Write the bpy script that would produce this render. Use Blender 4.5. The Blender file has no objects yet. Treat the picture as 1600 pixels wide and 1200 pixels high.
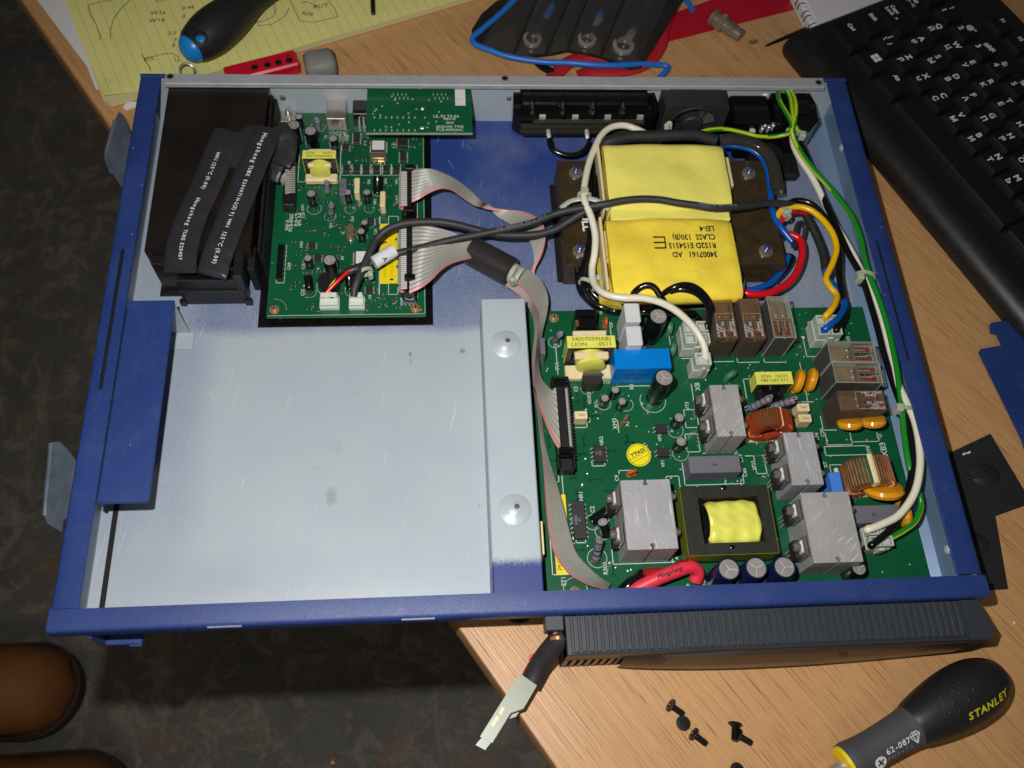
import bpy, math, random
from mathutils import Vector, Matrix, Euler
random.seed(7)
SC = bpy.context.scene
COL = SC.collection
S = 0.001                      # the script thinks in millimetres, Blender gets metres

# ------------------------------------------------------------ camera, lamps, exposure
CAMPOS = (178.998, -81.545, 460.825)
CX = Vector((0.99691206, -0.05044466, 0.06018034))
CY = Vector((0.01962288, 0.90209286, 0.4310956))
CD = Vector((0.07603472, 0.42858349, -0.90029712))
F = 1401.5
cam = bpy.data.cameras.new('camera'); cam.sensor_width = 36.0; cam.lens = F / 1600 * 36
cam.clip_start = 0.01; cam.clip_end = 30
co = bpy.data.objects.new('camera', cam); COL.objects.link(co)
mw = Matrix((CX, CY, -CD)).transposed().to_4x4(); mw.translation = Vector(CAMPOS) * S
co.matrix_world = mw
SC.camera = co
cam.dof.use_dof = True; cam.dof.focus_distance = 0.47; cam.dof.aperture_fstop = 14.0

w = bpy.data.worlds.new('World'); SC.world = w; w.use_nodes = True
bg = w.node_tree.nodes['Background']
bg.inputs[0].default_value = (0.80, 0.86, 1.0, 1); bg.inputs[1].default_value = 0.032

def area_lamp(name, loc, tgt, sx, sy, power, col):
    l = bpy.data.lights.new(name, 'AREA'); l.shape = 'RECTANGLE'; l.size = sx*S; l.size_y = sy*S
    l.energy = power; l.color = col
    o = bpy.data.objects.new(name, l); COL.objects.link(o)
    o.location = Vector(loc)*S
    d = (Vector(tgt)-Vector(loc)).normalized()
    o.rotation_euler = d.to_track_quat('-Z', 'Y').to_euler()
    return o
fl = bpy.data.lights.new('camera_flash', 'SPOT'); fl.energy = 8.9; fl.color = (1.0, 0.985, 0.96)
fl.spot_size = math.radians(122); fl.spot_blend = 1.0; fl.shadow_soft_size = 0.005
fo = bpy.data.objects.new('camera_flash', fl); COL.objects.link(fo)
fo.location = Vector((142, -34, 468))*S
fo.rotation_euler = (Vector((185, 118, 0))-Vector((142, -34, 468))).normalized().to_track_quat('-Z', 'Y').to_euler()
# weak warm room light from a ceiling lamp behind the desk
area_lamp('ceiling_lamp', (-200, -1300, 1500), (200, 150, 0), 900, 300, 3.8, (1.0, 0.86, 0.62))

SC.view_settings.view_transform = 'Standard'; SC.view_settings.look = 'None'
SC.view_settings.exposure = 0.12; SC.view_settings.gamma = 1.0

def P(u, v, z=0.0):
    """point of the place seen at (u, v) of the 1600x1200 photograph, at height z mm above the desk"""
    d = CX*((u-800)/F) + CY*((600-v)/F) + CD
    t = (z-CAMPOS[2])/d.z
    return Vector(CAMPOS) + d*t
def PX(u, v, z): return P(u, v, z).x
def PY(u, v, z): return P(u, v, z).y
def rect(u0, v0, u1, v1, z):
    um, vm = (u0+u1)/2, (v0+v1)/2
    x0, x1 = PX(u0, vm, z), PX(u1, vm, z); y0, y1 = PY(um, v1, z), PY(um, v0, z)
    return x0, y0, x1, y1

# ------------------------------------------------------------ mesh building
class MB:
    def __init__(s): s.v = []; s.f = []; s.m = []; s.k = 0; s.M = None
    def add(s, vs, fs, k=None):
        n = len(s.v)
        if s.M is not None: vs = [s.M @ Vector(p) for p in vs]
        s.v += [tuple(p) for p in vs]; s.f += [tuple(i+n for i in f) for f in fs]
        s.m += [s.k if k is None else k]*len(fs); return s
    def box(s, x0, y0, z0, x1, y1, z1, b=0.0, k=None, rz=0.0):
        c = Vector(((x0+x1)/2, (y0+y1)/2, (z0+z1)/2)); h = Vector((abs(x1-x0)/2, abs(y1-y0)/2, abs(z1-z0)/2))
        b = min(b, h.x*.98, h.y*.98, h.z*.98)
        R = Matrix.Rotation(rz, 3, 'Z')
        if b <= 0:
            vs = [c + R@Vector((h.x*i, h.y*j, h.z*l)) for i in (-1,1) for j in (-1,1) for l in (-1,1)]
            return s.add(vs, [(0,1,3,2),(4,6,7,5),(0,4,5,1),(2,3,7,6),(0,2,6,4),(1,5,7,3)], k)
        vs = []; idx = {}
        for i in (-1,1):
            for j in (-1,1):
                for l in (-1,1):
                    for a in range(3):
                        q = [h.x-b, h.y-b, h.z-b]; q[a] = h[a]
                        idx[(i,j,l,a)] = len(vs); vs.append(c + R@Vector((q[0]*i, q[1]*j, q[2]*l)))
        fs = []
        for a in range(3):
            o = [x for x in range(3) if x != a]
            for sg in (-1,1):
                def g(p, q, a=a, o=o, sg=sg):
                    t = [0,0,0]; t[a] = sg; t[o[0]] = p; t[o[1]] = q; return idx[(t[0],t[1],t[2],a)]
                q = [g(-1,-1), g(1,-1), g(1,1), g(-1,1)]
                fs.append(q)
        for a in range(3):
            for bb in range(a+1, 3):
                o = 3-a-bb
                for p in (-1,1):
                    for q in (-1,1):
                        t = [0,0,0]; t[a] = p; t[bb] = q
                        t[o] = -1; t0 = tuple(t); t[o] = 1; t1 = tuple(t)
                        fs.append([idx[t0+(a,)], idx[t1+(a,)], idx[t1+(bb,)], idx[t0+(bb,)]])
        for i in (-1,1):
            for j in (-1,1):
                for l in (-1,1): fs.append([idx[(i,j,l,a)] for a in range(3)])
        out = []
        for f in fs:      # outward winding
            n = (vs[f[1]]-vs[f[0]]).cross(vs[f[2]]-vs[f[0]]); m = sum((vs[i] for i in f), Vector())/len(f) - c
            out.append(f if n.dot(m) > 0 else f[::-1])
        return s.add(vs, out, k)
    def frustum(s, c, sx0, sy0, sx1, sy1, z0, z1, k=None):
        vs = [(c[0]+i*a/2, c[1]+j*b/2, z) for (a, b, z) in ((sx0,sy0,z0),(sx1,sy1,z1)) for (i,j) in ((-1,-1),(1,-1),(1,1),(-1,1))]
        return s.add(vs, [(3,2,1,0),(4,5,6,7),(0,1,5,4),(1,2,6,5),(2,3,7,6),(3,0,4,7)], k)
    def cyl(s, p0, p1, r0, r1=None, n=16, caps=(1,1), k=None, ph=0.0):
        p0 = Vector(p0); p1 = Vector(p1); r1 = r0 if r1 is None else r1
        a = (p1-p0).normalized(); u = a.orthogonal().normalized()
        if abs(a.z) > .99: u = Vector((1,0,0))
        w_ = a.cross(u)
        vs = []
        for p, r in ((p0,r0),(p1,r1)):
            for i in range(n):
                t = ph+2*math.pi*i/n; vs.append(p + (u*math.cos(t)+w_*math.sin(t))*r)
        fs = [(i, (i+1)%n, n+(i+1)%n, n+i) for i in range(n)]
        if caps[0]: fs.append(tuple(range(n-1,-1,-1)))
        if caps[1]: fs.append(tuple(range(n, 2*n)))
        return s.add(vs, fs, k)
    def lathe(s, prof, o=(0,0,0), ax=(0,0,1), n=20, k=None, ks=None, sy=1.0, cap=True):
        """prof: list of (radius, height along ax)"""
        o = Vector(o); a = Vector(ax).normalized(); u = a.orthogonal().normalized()
        if abs(a.z) > .99: u = Vector((1,0,0))
        w_ = a.cross(u); vs = []
        for r, h in prof:
            for i in range(n):
                t = 2*math.pi*i/n; vs.append(o + a*h + (u*math.cos(t)+w_*math.sin(t)*sy)*r)
        for q in range(len(prof)-1):
            fs = [(q*n+i, q*n+(i+1)%n, (q+1)*n+(i+1)%n, (q+1)*n+i) for i in range(n)]
            nn = len(s.v)
            s.f += [tuple(i+nn for i in f) for f in fs]; s.m += [(ks[q] if ks else (s.k if k is None else k))]*n
        nn = len(s.v)
        if cap and prof[0][0] > 1e-4: s.f.append(tuple(nn+i for i in range(n-1,-1,-1))); s.m.append(ks[0] if ks else (s.k if k is None else k))
        if cap and prof[-1][0] > 1e-4: s.f.append(tuple(nn+(len(prof)-1)*n+i for i in range(n))); s.m.append(ks[-1] if ks else (s.k if k is None else k))
        if s.M is not None: vs = [s.M @ p for p in vs]
        s.v += [tuple(p) for p in vs]; return s
    def tube(s, pts, r, n=8, k=None, stripe=None, flat=1.0, up=None, caps=True):
        pts = [Vector(p) for p in pts]; N = len(pts)
        rs = r if isinstance(r, (list, tuple)) else [r]*N
        t0 = (pts[1]-pts[0]).normalized()
        u = Vector((0,0,1)) - t0*t0.z
        if u.length < .05: u = Vector((1,0,0)) - t0*t0.x
        u.normalize(); vs = []
        for i in range(N):
            t = (pts[min(i+1,N-1)]-pts[max(i-1,0)]).normalized()
            u = (u - t*u.dot(t)).normalized(); w_ = t.cross(u)
            for j in range(n):
                a = 2*math.pi*j/n; vs.append(pts[i] + u*(math.cos(a)*rs[i]*flat) + w_*(math.sin(a)*rs[i]))
        kk = s.k if k is None else k
        for i in range(N-1):
            for j in range(n):
                s_ = kk
                if stripe is not None and ((j - (i//22)) % n) in (0, n-1) and stripe[0]: s_ = stripe[1]
                s.f.append(tuple(len(s.v)+x for x in (i*n+j, i*n+(j+1)%n, (i+1)*n+(j+1)%n, (i+1)*n+j))); s.m.append(s_)
        if caps:
            s.f.append(tuple(len(s.v)+j for j in range(n-1,-1,-1))); s.f.append(tuple(len(s.v)+(N-1)*n+j for j in range(n))); s.m += [kk, kk]
        if s.M is not None: vs = [s.M @ p for p in vs]
        s.v += [tuple(p) for p in vs]; return s
    def prism(s, poly, z0, z1, k=None, kt=None):
        n = len(poly)
        ar = sum(poly[i][0]*poly[(i+1)%n][1]-poly[(i+1)%n][0]*poly[i][1] for i in range(n))
        if ar < 0: poly = poly[::-1]
        zz0 = z0 if isinstance(z0, (list,tuple)) else [z0]*n; zz1 = z1 if isinstance(z1, (list,tuple)) else [z1]*n
        if ar < 0: zz0 = zz0[::-1]; zz1 = zz1[::-1]
        vs = [(p[0],p[1],z) for p,z in zip(poly,zz0)] + [(p[0],p[1],z) for p,z in zip(poly,zz1)]
        s.add(vs, [tuple(range(n-1,-1,-1))]+[(i,(i+1)%n,n+(i+1)%n,n+i) for i in range(n)], k)
        return s.add(vs[n:], [tuple(range(n))], kt if kt is not None else k)
    def sweep_y(s, prof, x0, x1, k=None):
        """closed profile of (y, z) extruded along x"""
        n = len(prof)
        ar = sum(prof[i][0]*prof[(i+1)%n][1]-prof[(i+1)%n][0]*prof[i][1] for i in range(n))
        if ar < 0: prof = prof[::-1]
        vs = [(x0,p[0],p[1]) for p in prof] + [(x1,p[0],p[1]) for p in prof]
        return s.add(vs, [tuple(range(n-1,-1,-1)), tuple(range(n,2*n))]+[(i,(i+1)%n,n+(i+1)%n,n+i) for i in range(n)], k)
    def ell(s, c, r, nu=14, nv=8, k=None, v0=-90, v1=90):
        prof = []
        for j in range(nv+1):
            a = math.radians(v0+(v1-v0)*j/nv); prof.append((math.cos(a), math.sin(a)))
        old = s.M; m = Matrix.Translation(Vector(c)) @ Matrix.Diagonal((r[0], r[1], r[2], 1))
        s.M = m if old is None else old @ m
        s.lathe([(max(p[0],1e-5), p[1]) for p in prof], n=nu, k=k); s.M = old; return s
    def sheet(s, A, B, th=0.8, k=None, up=Vector((0,0,1)), cols=1, kf=None):
        """ribbon between the polylines A and B, th thick; cols strands across"""
        n = len(A); vs = []; 
        for i in range(n):
            a = Vector(A[i]); b = Vector(B[i])
            t = (Vector(A[min(i+1,n-1)])+Vector(B[min(i+1,n-1)])-Vector(A[max(i-1,0)])-Vector(B[max(i-1,0)])).normalized()
            nn = t.cross(b-a)
            if nn.length < 1e-6: nn = Vector((0,0,1))
            nn.normalize()
            if i and nn.dot(pn) < 0: nn = -nn
            if i == 0 and nn.z < 0: nn = -nn
            pn = nn
            top = []; bot = []
            for j in range(cols*2+1):
                f = j/(cols*2); p = a.lerp(b, f)
                h = th*.5*(1.0 if (j % 2) else -0.15)
                if cols == 1: h = th*.5
                top.append(p+nn*h); bot.append(p-nn*h)
            vs += top + bot[::-1]
        m = 2*(cols*2+1)
        for i in range(n-1):
            for j in range(m):
                s.f.append(tuple(len(s.v)+x for x in (i*m+j, i*m+(j+1)%m, (i+1)*m+(j+1)%m, (i+1)*m+j)))
                jj = j if j < cols*2 else m-2-j
                s.m.append((kf(max(0,min(cols-1, jj//2))) if kf else (s.k if k is None else k)))
        s.f.append(tuple(len(s.v)+j for j in range(m-1,-1,-1))); s.f.append(tuple(len(s.v)+(n-1)*m+j for j in range(m)))
        s.m += [s.k if k is None else k]*2
        s.v += [tuple(p) for p in vs]; return s
    def text(s, body, size, M4, k=None, shear=0.0, sx=1.0, lift=0.0, bold=0.0, align='LEFT'):
        vs, fs = glyphs(body, shear, bold, align)
        q = M4 @ Matrix.Diagonal((size*sx, size, 1, 1))
        old = s.M; s.M = q if old is None else old @ q
        s.add([(x, y, lift) for x, y in vs], fs, k); s.M = old; return s
    def mesh(s, name, mats, org=(0,0,0), smooth=35):
        me = bpy.data.meshes.new(name); o = Vector(org)
        me.from_pydata([((x-o.x)*S, (y-o.y)*S, (z-o.z)*S) for x,y,z in s.v], [], s.f)
        for m in (mats if isinstance(mats, (list,tuple)) else [mats]): me.materials.append(m)
        me.polygons.foreach_set('material_index', s.m)
        if smooth:
            me.polygons.foreach_set('use_smooth', [True]*len(s.f))
            me.set_sharp_from_angle(angle=math.radians(smooth))
        me.update(); return me

_gl = {}
def glyphs(body, shear=0.0, bold=0.0, align='LEFT'):
    key = (body, shear, bold, align)
    if key in _gl: return _gl[key]
    c = bpy.data.curves.new('lettering', 'FONT'); c.body = body; c.shear = shear; c.offset = bold; c.align_x = align; c.align_y = 'CENTER'; c.resolution_u = 2
    o = bpy.data.objects.new('lettering', c); m = o.to_mesh()
    r = ([(v.co.x, v.co.y) for v in m.vertices], [tuple(p.vertices) for p in m.polygons])
    o.to_mesh_clear(); bpy.data.objects.remove(o); bpy.data.curves.remove(c)
    _gl[key] = r; return r
def TM(x, y, z, rz=0.0, rx=0.0, ry=0.0):
    return Matrix.Translation((x, y, z)) @ Euler((math.radians(rx), math.radians(ry), math.radians(rz))).to_matrix().to_4x4()

def spline(pts, n=8):
    pts = [Vector(p) for p in pts]; out = []
    for i in range(len(pts)-1):
        p0 = pts[max(i-1,0)]; p1 = pts[i]; p2 = pts[i+1]; p3 = pts[min(i+2,len(pts)-1)]
        for j in range(n):
            t = j/n; out.append(0.5*((2*p1)+(p2-p0)*t+(2*p0-5*p1+4*p2-p3)*t*t+(3*p1-p0-3*p2+p3)*t*t*t))
    out.append(pts[-1]); return out
def path(px, n=8): return spline([P(*p) for p in px], n)

# ------------------------------------------------------------ things, parts, sub-parts
WL = {}
def thing(name, label, cat, loc=(0,0,0), group=None):
    o = bpy.data.objects.new(name, None); o.empty_display_size = 0.02; COL.objects.link(o)
    o.location = Vector(loc)*S; o['label'] = label; o['category'] = cat
    if group: o['group'] = group
    WL[o.name] = Vector(loc); return o
def part(name, mb, mats, parent, label=None, org=None, smooth=35, kind=None):
    if org is None:
        xs = [v[0] for v in mb.v]; ys = [v[1] for v in mb.v]; zs = [v[2] for v in mb.v]
        org = ((min(xs)+max(xs))/2, (min(ys)+max(ys))/2, min(zs))
    o = bpy.data.objects.new(name, mb.mesh(name, mats, org, smooth)); COL.objects.link(o)
    o.location = (Vector(org)-(WL[parent.name] if parent else Vector()))*S
    if parent: o.parent = parent
    if label: o['label'] = label
    if kind: o['kind'] = kind
    WL[o.name] = Vector(org); return o
def solo(name, mb, mats, label, cat, group=None, smooth=35, org=None):
    o = part(name, mb, mats, None, label, org, smooth); o['category'] = cat
    if group: o['group'] = group
    return o
def struct(name, mb, mats, smooth=35):
    o = part(name, mb, mats, None, smooth=smooth); o['kind'] = 'structure'; return o
PR = {}
def proto(key, name, mb, mats, subs=(), smooth=35):
    PR[key] = (name, mb.mesh(name, mats, smooth=smooth), [(n_, m_.mesh(n_, mt_, smooth=smooth)) for n_, m_, mt_ in subs])
def put(key, parent, loc, rz=0.0, rx=0.0, ry=0.0, sc=1.0, label=None, name=None):
    nm, me, subs = PR[key]
    o = bpy.data.objects.new(name or nm, me); COL.objects.link(o); o.parent = parent
    o.location = (Vector(loc)-(WL[parent.name] if parent else Vector()))*S
    o.rotation_euler = (math.radians(rx), math.radians(ry), math.radians(rz)); o.scale = (sc,)*3 if not isinstance(sc, tuple) else sc
    if label: o['label'] = label
    for n_, m_ in subs:
        c = bpy.data.objects.new(n_, m_); COL.objects.link(c); c.parent = o
    WL[o.name] = Vector(loc); return o
def copies(src, locs, labels=None, group=None):
    """copies of a thing with its parts and sub-parts; locs = (x, y, z, rz) mm"""
    out = []
    def rec(o, par):
        c = o.copy(); COL.objects.link(c); c.parent = par
        for ch in list(o.children): rec(ch, c)
        return c
    for i, (x, y, z, rz) in enumerate(locs):
        c = rec(src, None); c.location = (x*S, y*S, z*S); c.rotation_euler = (0, 0, rz)
        if labels: c['label'] = labels[i]
        if group: c['group'] = group
        out.append(c)
    return out

# ------------------------------------------------------------ materials
def lin(c):
    return tuple(((x/255)/12.92 if x/255 <= .04045 else ((x/255+.055)/1.055)**2.4) for x in c)
def L(r, g, b, gain=1.0):
    c = lin((r, g, b)); return (min(c[0]*gain,.95), min(c[1]*gain,.95), min(c[2]*gain,.95), 1)
class NT:
    def __init__(s, name):
        s.m = bpy.data.materials.new(name); s.m.use_nodes = True; s.t = s.m.node_tree
        s.b = s.t.nodes['Principled BSDF']; s.out = s.t.nodes['Material Output']; s._p = None
    def n(s, ty, **kw):
        x = s.t.nodes.new(ty)
        for a, v in kw.items(): setattr(x, a, v)
        return x
    def l(s, a, b): s.t.links.new(a, b)
    def pos(s, scale=(1000,1000,1000), rot=(0,0,0), obj=False):
        if obj: g = s.n('ShaderNodeTexCoord').outputs['Object']
        else: g = s.n('ShaderNodeNewGeometry').outputs['Position']
        m = s.n('ShaderNodeMapping', vector_type='POINT'); m.inputs['Scale'].default_value = scale; m.inputs['Rotation'].default_value = rot
        s.l(g, m.inputs[0]); return m.outputs[0]
    def noise(s, vec, scale, detail=3, rough=.55, dist=0):
        x = s.n('ShaderNodeTexNoise'); x.inputs['Scale'].default_value = scale; x.inputs['Detail'].default_value = detail
        x.inputs['Roughness'].default_value = rough; x.inputs['Distortion'].default_value = dist
        s.l(vec, x.inputs['Vector']); return x.outputs['Fac']
    def ramp(s, fac, stops, interp='LINEAR'):
        r = s.n('ShaderNodeValToRGB'); r.color_ramp.interpolation = interp; e = r.color_ramp.elements
        while len(e) > 1: e.remove(e[-1])
        e[0].position = stops[0][0]; e[0].color = stops[0][1] if isinstance(stops[0][1], tuple) else (stops[0][1],)*3+(1,)
        for p, c in stops[1:]:
            q = e.new(p); q.color = c if isinstance(c, tuple) else (c,)*3+(1,)
        s.l(fac, r.inputs[0]); return r.outputs[0]
    def mix(s, fac, a, b, mode='MIX'):
        x = s.n('ShaderNodeMix', data_type='RGBA', blend_type=mode)
        for i, val in ((0, fac), (6, a), (7, b)):
            if isinstance(val, (int, float)): x.inputs[i].default_value = val if i == 0 else (val,)*3+(1,)
            elif isinstance(val, tuple): x.inputs[i].default_value = val
            else: s.l(val, x.inputs[i])
        return x.outputs[2]
    def math(s, op, a, b=None, c=None):
        x = s.n('ShaderNodeMath', operation=op)
        for i, val in enumerate((a, b, c)):
            if val is None: continue
            if isinstance(val, (int, float)): x.inputs[i].default_value = val
            else: s.l(val, x.inputs[i])
        return x.outputs[0]
    def bump(s, h, strength=.3, dist=.0002):
        x = s.n('ShaderNodeBump'); x.inputs['Strength'].default_value = strength; x.inputs['Distance'].default_value = dist
        s.l(h, x.inputs['Height']); s.l(x.outputs[0], s.b.inputs['Normal']); return x
    def set(s, **kw):
        names = dict(col='Base Color', rough='Roughness', metal='Metallic', spec='Specular IOR Level', coat='Coat Weight', coatr='Coat Roughness', sss='Subsurface Weight', trans='Transmission Weight', alpha='Alpha', ior='IOR')
        for k, v in kw.items():
            i = s.b.inputs[names[k]]
            if hasattr(v, 'is_linked') or hasattr(v, 'links'): s.l(v, i)
            else: i.default_value = v
        return s
_mc = {}
def mat(name, col, rough=.5, metal=0.0, spec=.5, var=.12, vs=.25, bump=.15, bs=3.0, bd=.00008, coat=0.0, sss=0.0, rv=.08, dust=0.0):
    """plain surface with grain: col linear rgba; vs, bs = noise frequencies per mm"""
    if name in _mc: return _mc[name]
    t = NT(name); v = t.pos()
    n1 = t.noise(v, vs, 4); n2 = t.noise(v, bs, 2)
    a = tuple(c*(1-var) for c in col[:3])+(1,); b = tuple(min(c*(1+var), 1) for c in col[:3])+(1,)
    c = t.ramp(n1, [(.3, a), (.7, b)])
    if dust:
        n3 = t.noise(v, 1.1, 2, .7); d = t.ramp(n3, [(.70, 0.0), (.78, dust)])
        c = t.mix(d, c, (.45, .43, .40, 1))
    t.set(col=c, metal=metal, spec=spec, coat=coat)
    if sss: t.b.inputs['Subsurface Weight'].default_value = sss; t.b.inputs['Subsurface Radius'].default_value = (1,1,1); t.b.inputs['Subsurface Scale'].default_value = .002
    t.set(rough=t.math('MULTIPLY_ADD', n1, rv*2, rough-rv))
    if bump: t.bump(n2, bump, bd)
    _mc[name] = t.m; return t.m
def paint_blue():
    t = NT('blue powder coat'); v = t.pos()
    n1 = t.noise(v, .02, 4); n2 = t.noise(v, 2.2, 2); n3 = t.noise(v, 1.6, 1, .3)
    c = t.ramp(n1, [(.3, L(31,52,110)), (.7, L(38,61,121))])
    sp = t.ramp(n3, [(.70, 0.0), (.76, .35)])
    c = t.mix(sp, c, L(120,130,170))
    sc = t.n('ShaderNodeTexVoronoi'); sc.inputs['Scale'].default_value = .09; t.l(v, sc.inputs[0])
    chip = t.ramp(sc.outputs['Distance'], [(.028, 1.0), (.04, 0.0)])
    c = t.mix(t.math('MULTIPLY', chip, .55), c, L(190,190,200))
    s2 = t.n('ShaderNodeTexVoronoi'); s2.inputs['Scale'].default_value = .33; t.l(v, s2.inputs[0]); kp = t.ramp(t.noise(v, .03, 2), [(.5, 0.0), (.6, 1.0)])
    c = t.mix(t.math('MULTIPLY', t.ramp(s2.outputs['Distance'], [(.05, .7), (.09, 0.0)]), kp), c, L(150,158,185))
    w_ = t.noise(v, .05, 5, .65); c = t.mix(t.ramp(w_, [(.5, 0.0), (.75, .16)]), c, L(84,98,140))
    t.set(col=c, rough=t.math('MULTIPLY_ADD', w_, .2, .32), spec=.45); t.bump(n2, .8, .00016); return t.m
def pale_steel(name='galvanised pale steel', over=False):
    """zinc panel; over=True adds the blue overspray where the tray was masked for painting"""
    t = NT(name); v = t.pos()
    n1 = t.noise(v, .012, 3); n2 = t.noise(v, .8, 3)
    vs_ = t.pos((3000, 120, 1000)); br = t.noise(vs_, 1.0, 2)
    c = t.ramp(n1, [(.3, L(166,177,186)), (.7, L(175,184,190))])
    c = t.mix(t.ramp(br, [(.3, 0.0), (.7, .10)]), c, L(165,178,190))
    st = t.noise(v, .045, 5, .6); c = t.mix(t.ramp(st, [(.69, 0.0), (.78, .16)]), c, L(120,125,120))
    vo = t.n('ShaderNodeTexVoronoi'); vo.inputs['Scale'].default_value = .055; t.l(v, vo.inputs[0])
    c = t.mix(t.ramp(vo.outputs['Distance'], [(.022, .6), (.035, 0.0)]), c, L(70,70,72))
    vec2 = t.pos((900, 60, 1000), (0, 0, .5)); scn = t.noise(vec2, .5, 1)
    if over:
        sep = t.n('ShaderNodeSeparateXYZ'); t.l(v, sep.inputs[0]); x, y = sep.outputs[0], sep.outputs[1]
        wob = t.math('MULTIPLY_ADD', t.noise(v, .02, 2), 8.0, -4.0)
        def band(s_, a, b):   # 0 below a, 1 above b
            m = t.n('ShaderNodeMapRange', interpolation_type='SMOOTHSTEP'); m.inputs[1].default_value = a; m.inputs[2].default_value = b
            t.l(s_, m.inputs[0]); return m.outputs[0]
        yy = t.math('ADD', y, wob); xx = t.math('ADD', x, wob)
        upper = band(yy, 167, 177)                       # above the battery bay: blue
        paleL = band(xx, 52, 26)                      # left margin stays thinly painted
        m2 = t.n('ShaderNodeMapRange', interpolation_type='SMOOTHSTEP'); m2.inputs[1].default_value = 48; m2.inputs[2].default_value = 22; t.l(xx, m2.inputs[0]); paleL = m2.outputs[0]
        m3 = t.n('ShaderNodeMapRange', interpolation_type='SMOOTHSTEP'); m3.inputs[1].default_value = 170; m3.inputs[2].default_value = 300; m3.inputs[3].default_value = .55; m3.inputs[4].default_value = 1.0; t.l(yy, m3.inputs[0])
        up = t.math('MULTIPLY', upper, m3.outputs[0])
        right = band(xx, 372, 400); up = t.math('MULTIPLY', up, t.math('MULTIPLY_ADD', right, -.45, 1.0))
        mid = t.math('MULTIPLY', t.math('MULTIPLY', band(xx, 178, 200), band(y, 215, 180)), .0)
        up = t.math('MULTIPLY', up, t.math('MULTIPLY_ADD', paleL, -.72, 1.0))
        # thin veil of blue down the left side of the bay
        m4 = t.n('ShaderNodeMapRange', interpolation_type='SMOOTHSTEP'); m4.inputs[1].default_value = 60; m4.inputs[2].default_value = 36; m4.inputs[4].default_value = .20; t.l(xx, m4.inputs[0])
        low = t.math('MULTIPLY', band(y, 20, 70), m4.outputs[0])
        dens = t.math('MAXIMUM', up, low)
        gr = t.noise(v, 2.6, 2, .6)                    # spray droplets
        edge = t.math('MULTIPLY', t.math('MULTIPLY', dens, t.math('SUBTRACT', 1.0, dens)), 2.6)
        dens = t.math('ADD', dens, t.math('MULTIPLY', edge, t.math('MULTIPLY_ADD', gr, 2.4, -1.2)))
        cl = t.n('ShaderNodeClamp'); t.l(dens, cl.inputs[0])
        c = t.mix(cl.outputs[0], c, L(44,70,138))
    sx = t.n('ShaderNodeSeparateXYZ'); t.l(v, sx.inputs[0])
    if over:
        for (a_, b_, rx, ry, amt, cc) in ((118.9,72.6,3.0,5.5,.36,(112,108,98)),(121.8,99.5,2.6,4.6,.12,(120,118,108)),(190.2,157.5,1.8,1.6,.6,(112,100,84)),(160.3,156.0,.9,1.8,.55,(104,98,88)),(160.8,151.5,1.0,2.0,.3,(120,112,100)),(66,30,16,8,.06,(130,130,120)),(150,60,30,22,.05,(140,138,128))):
            dx = t.math('DIVIDE', t.math('SUBTRACT', sx.outputs[0], a_), rx); dy = t.math('DIVIDE', t.math('SUBTRACT', sx.outputs[1], b_), ry)
            d2 = t.math('ADD', t.math('MULTIPLY', dx, dx), t.math('MULTIPLY', dy, dy)); d2 = t.math('ADD', d2, t.math('MULTIPLY_ADD', t.noise(v, .6, 3), .8, -.4))
            m_ = t.n('ShaderNodeMapRange', interpolation_type='SMOOTHSTEP'); m_.inputs[1].default_value = 1.5; m_.inputs[2].default_value = .1; m_.inputs[4].default_value = amt; t.l(d2, m_.inputs[0])
            c = t.mix(m_.outputs[0], c, L(*cc))
    def scratches(rt, sc_, th, amt, cc, c):
        v0 = t.pos((1000,1000,1000), (0,0,rt)); mp = t.n('ShaderNodeMapping'); mp.inputs['Scale'].default_value = sc_; t.l(v0, mp.inputs[0])
        return t.mix(t.ramp(t.noise(mp.outputs[0], 1.0, 2, .5), [(th, 0.0), (th+.03, amt)]), c, L(*cc))
    c = scratches(.2, (.9,.03,1), .70, .4, (222,228,232), c); c = scratches(1.25, (1.1,.04,1), .72, .35, (120,124,130), c); c = scratches(-.5, (1.3,.05,1), .72, .4, (228,226,216), c)
    sm = t.noise(v, .018, 4, .6); c = t.mix(t.ramp(sm, [(.5, 0.0), (.7, .13)]), c, L(196,190,184))
    t.set(col=c, rough=t.math('MULTIPLY_ADD', sm, .25, .32), spec=.5, metal=.05); t.bump(n2, .12, .0001); return t.m
def divider_paint():
    t = NT('pale steel with blue sprayed end'); v = t.pos()
    sep = t.n('ShaderNodeSeparateXYZ'); t.l(v, sep.inputs[0])
    gr = t.noise(v, 1.6, 3, .7); yy = t.math('ADD', sep.outputs[1], t.math('MULTIPLY_ADD', gr, 9.0, -4.5))
    m = t.n('ShaderNodeMapRange', interpolation_type='SMOOTHSTEP'); m.inputs[1].default_value = 29; m.inputs[2].default_value = 24.5; t.l(yy, m.inputs[0])
    n1 = t.noise(v, .03, 3); c = t.ramp(n1, [(.3, L(166,177,185)), (.7, L(174,183,189))])
    st = t.noise(v, .16, 4); c = t.mix(t.ramp(st, [(.72, 0.0), (.8, .25)]), c, L(110,110,108))
    c = t.mix(m.outputs[0], c, L(44,60,124)); t.set(col=c, rough=.4, spec=.5); t.bump(t.noise(v, 2, 2), .12, .0001); return t.m
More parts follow.
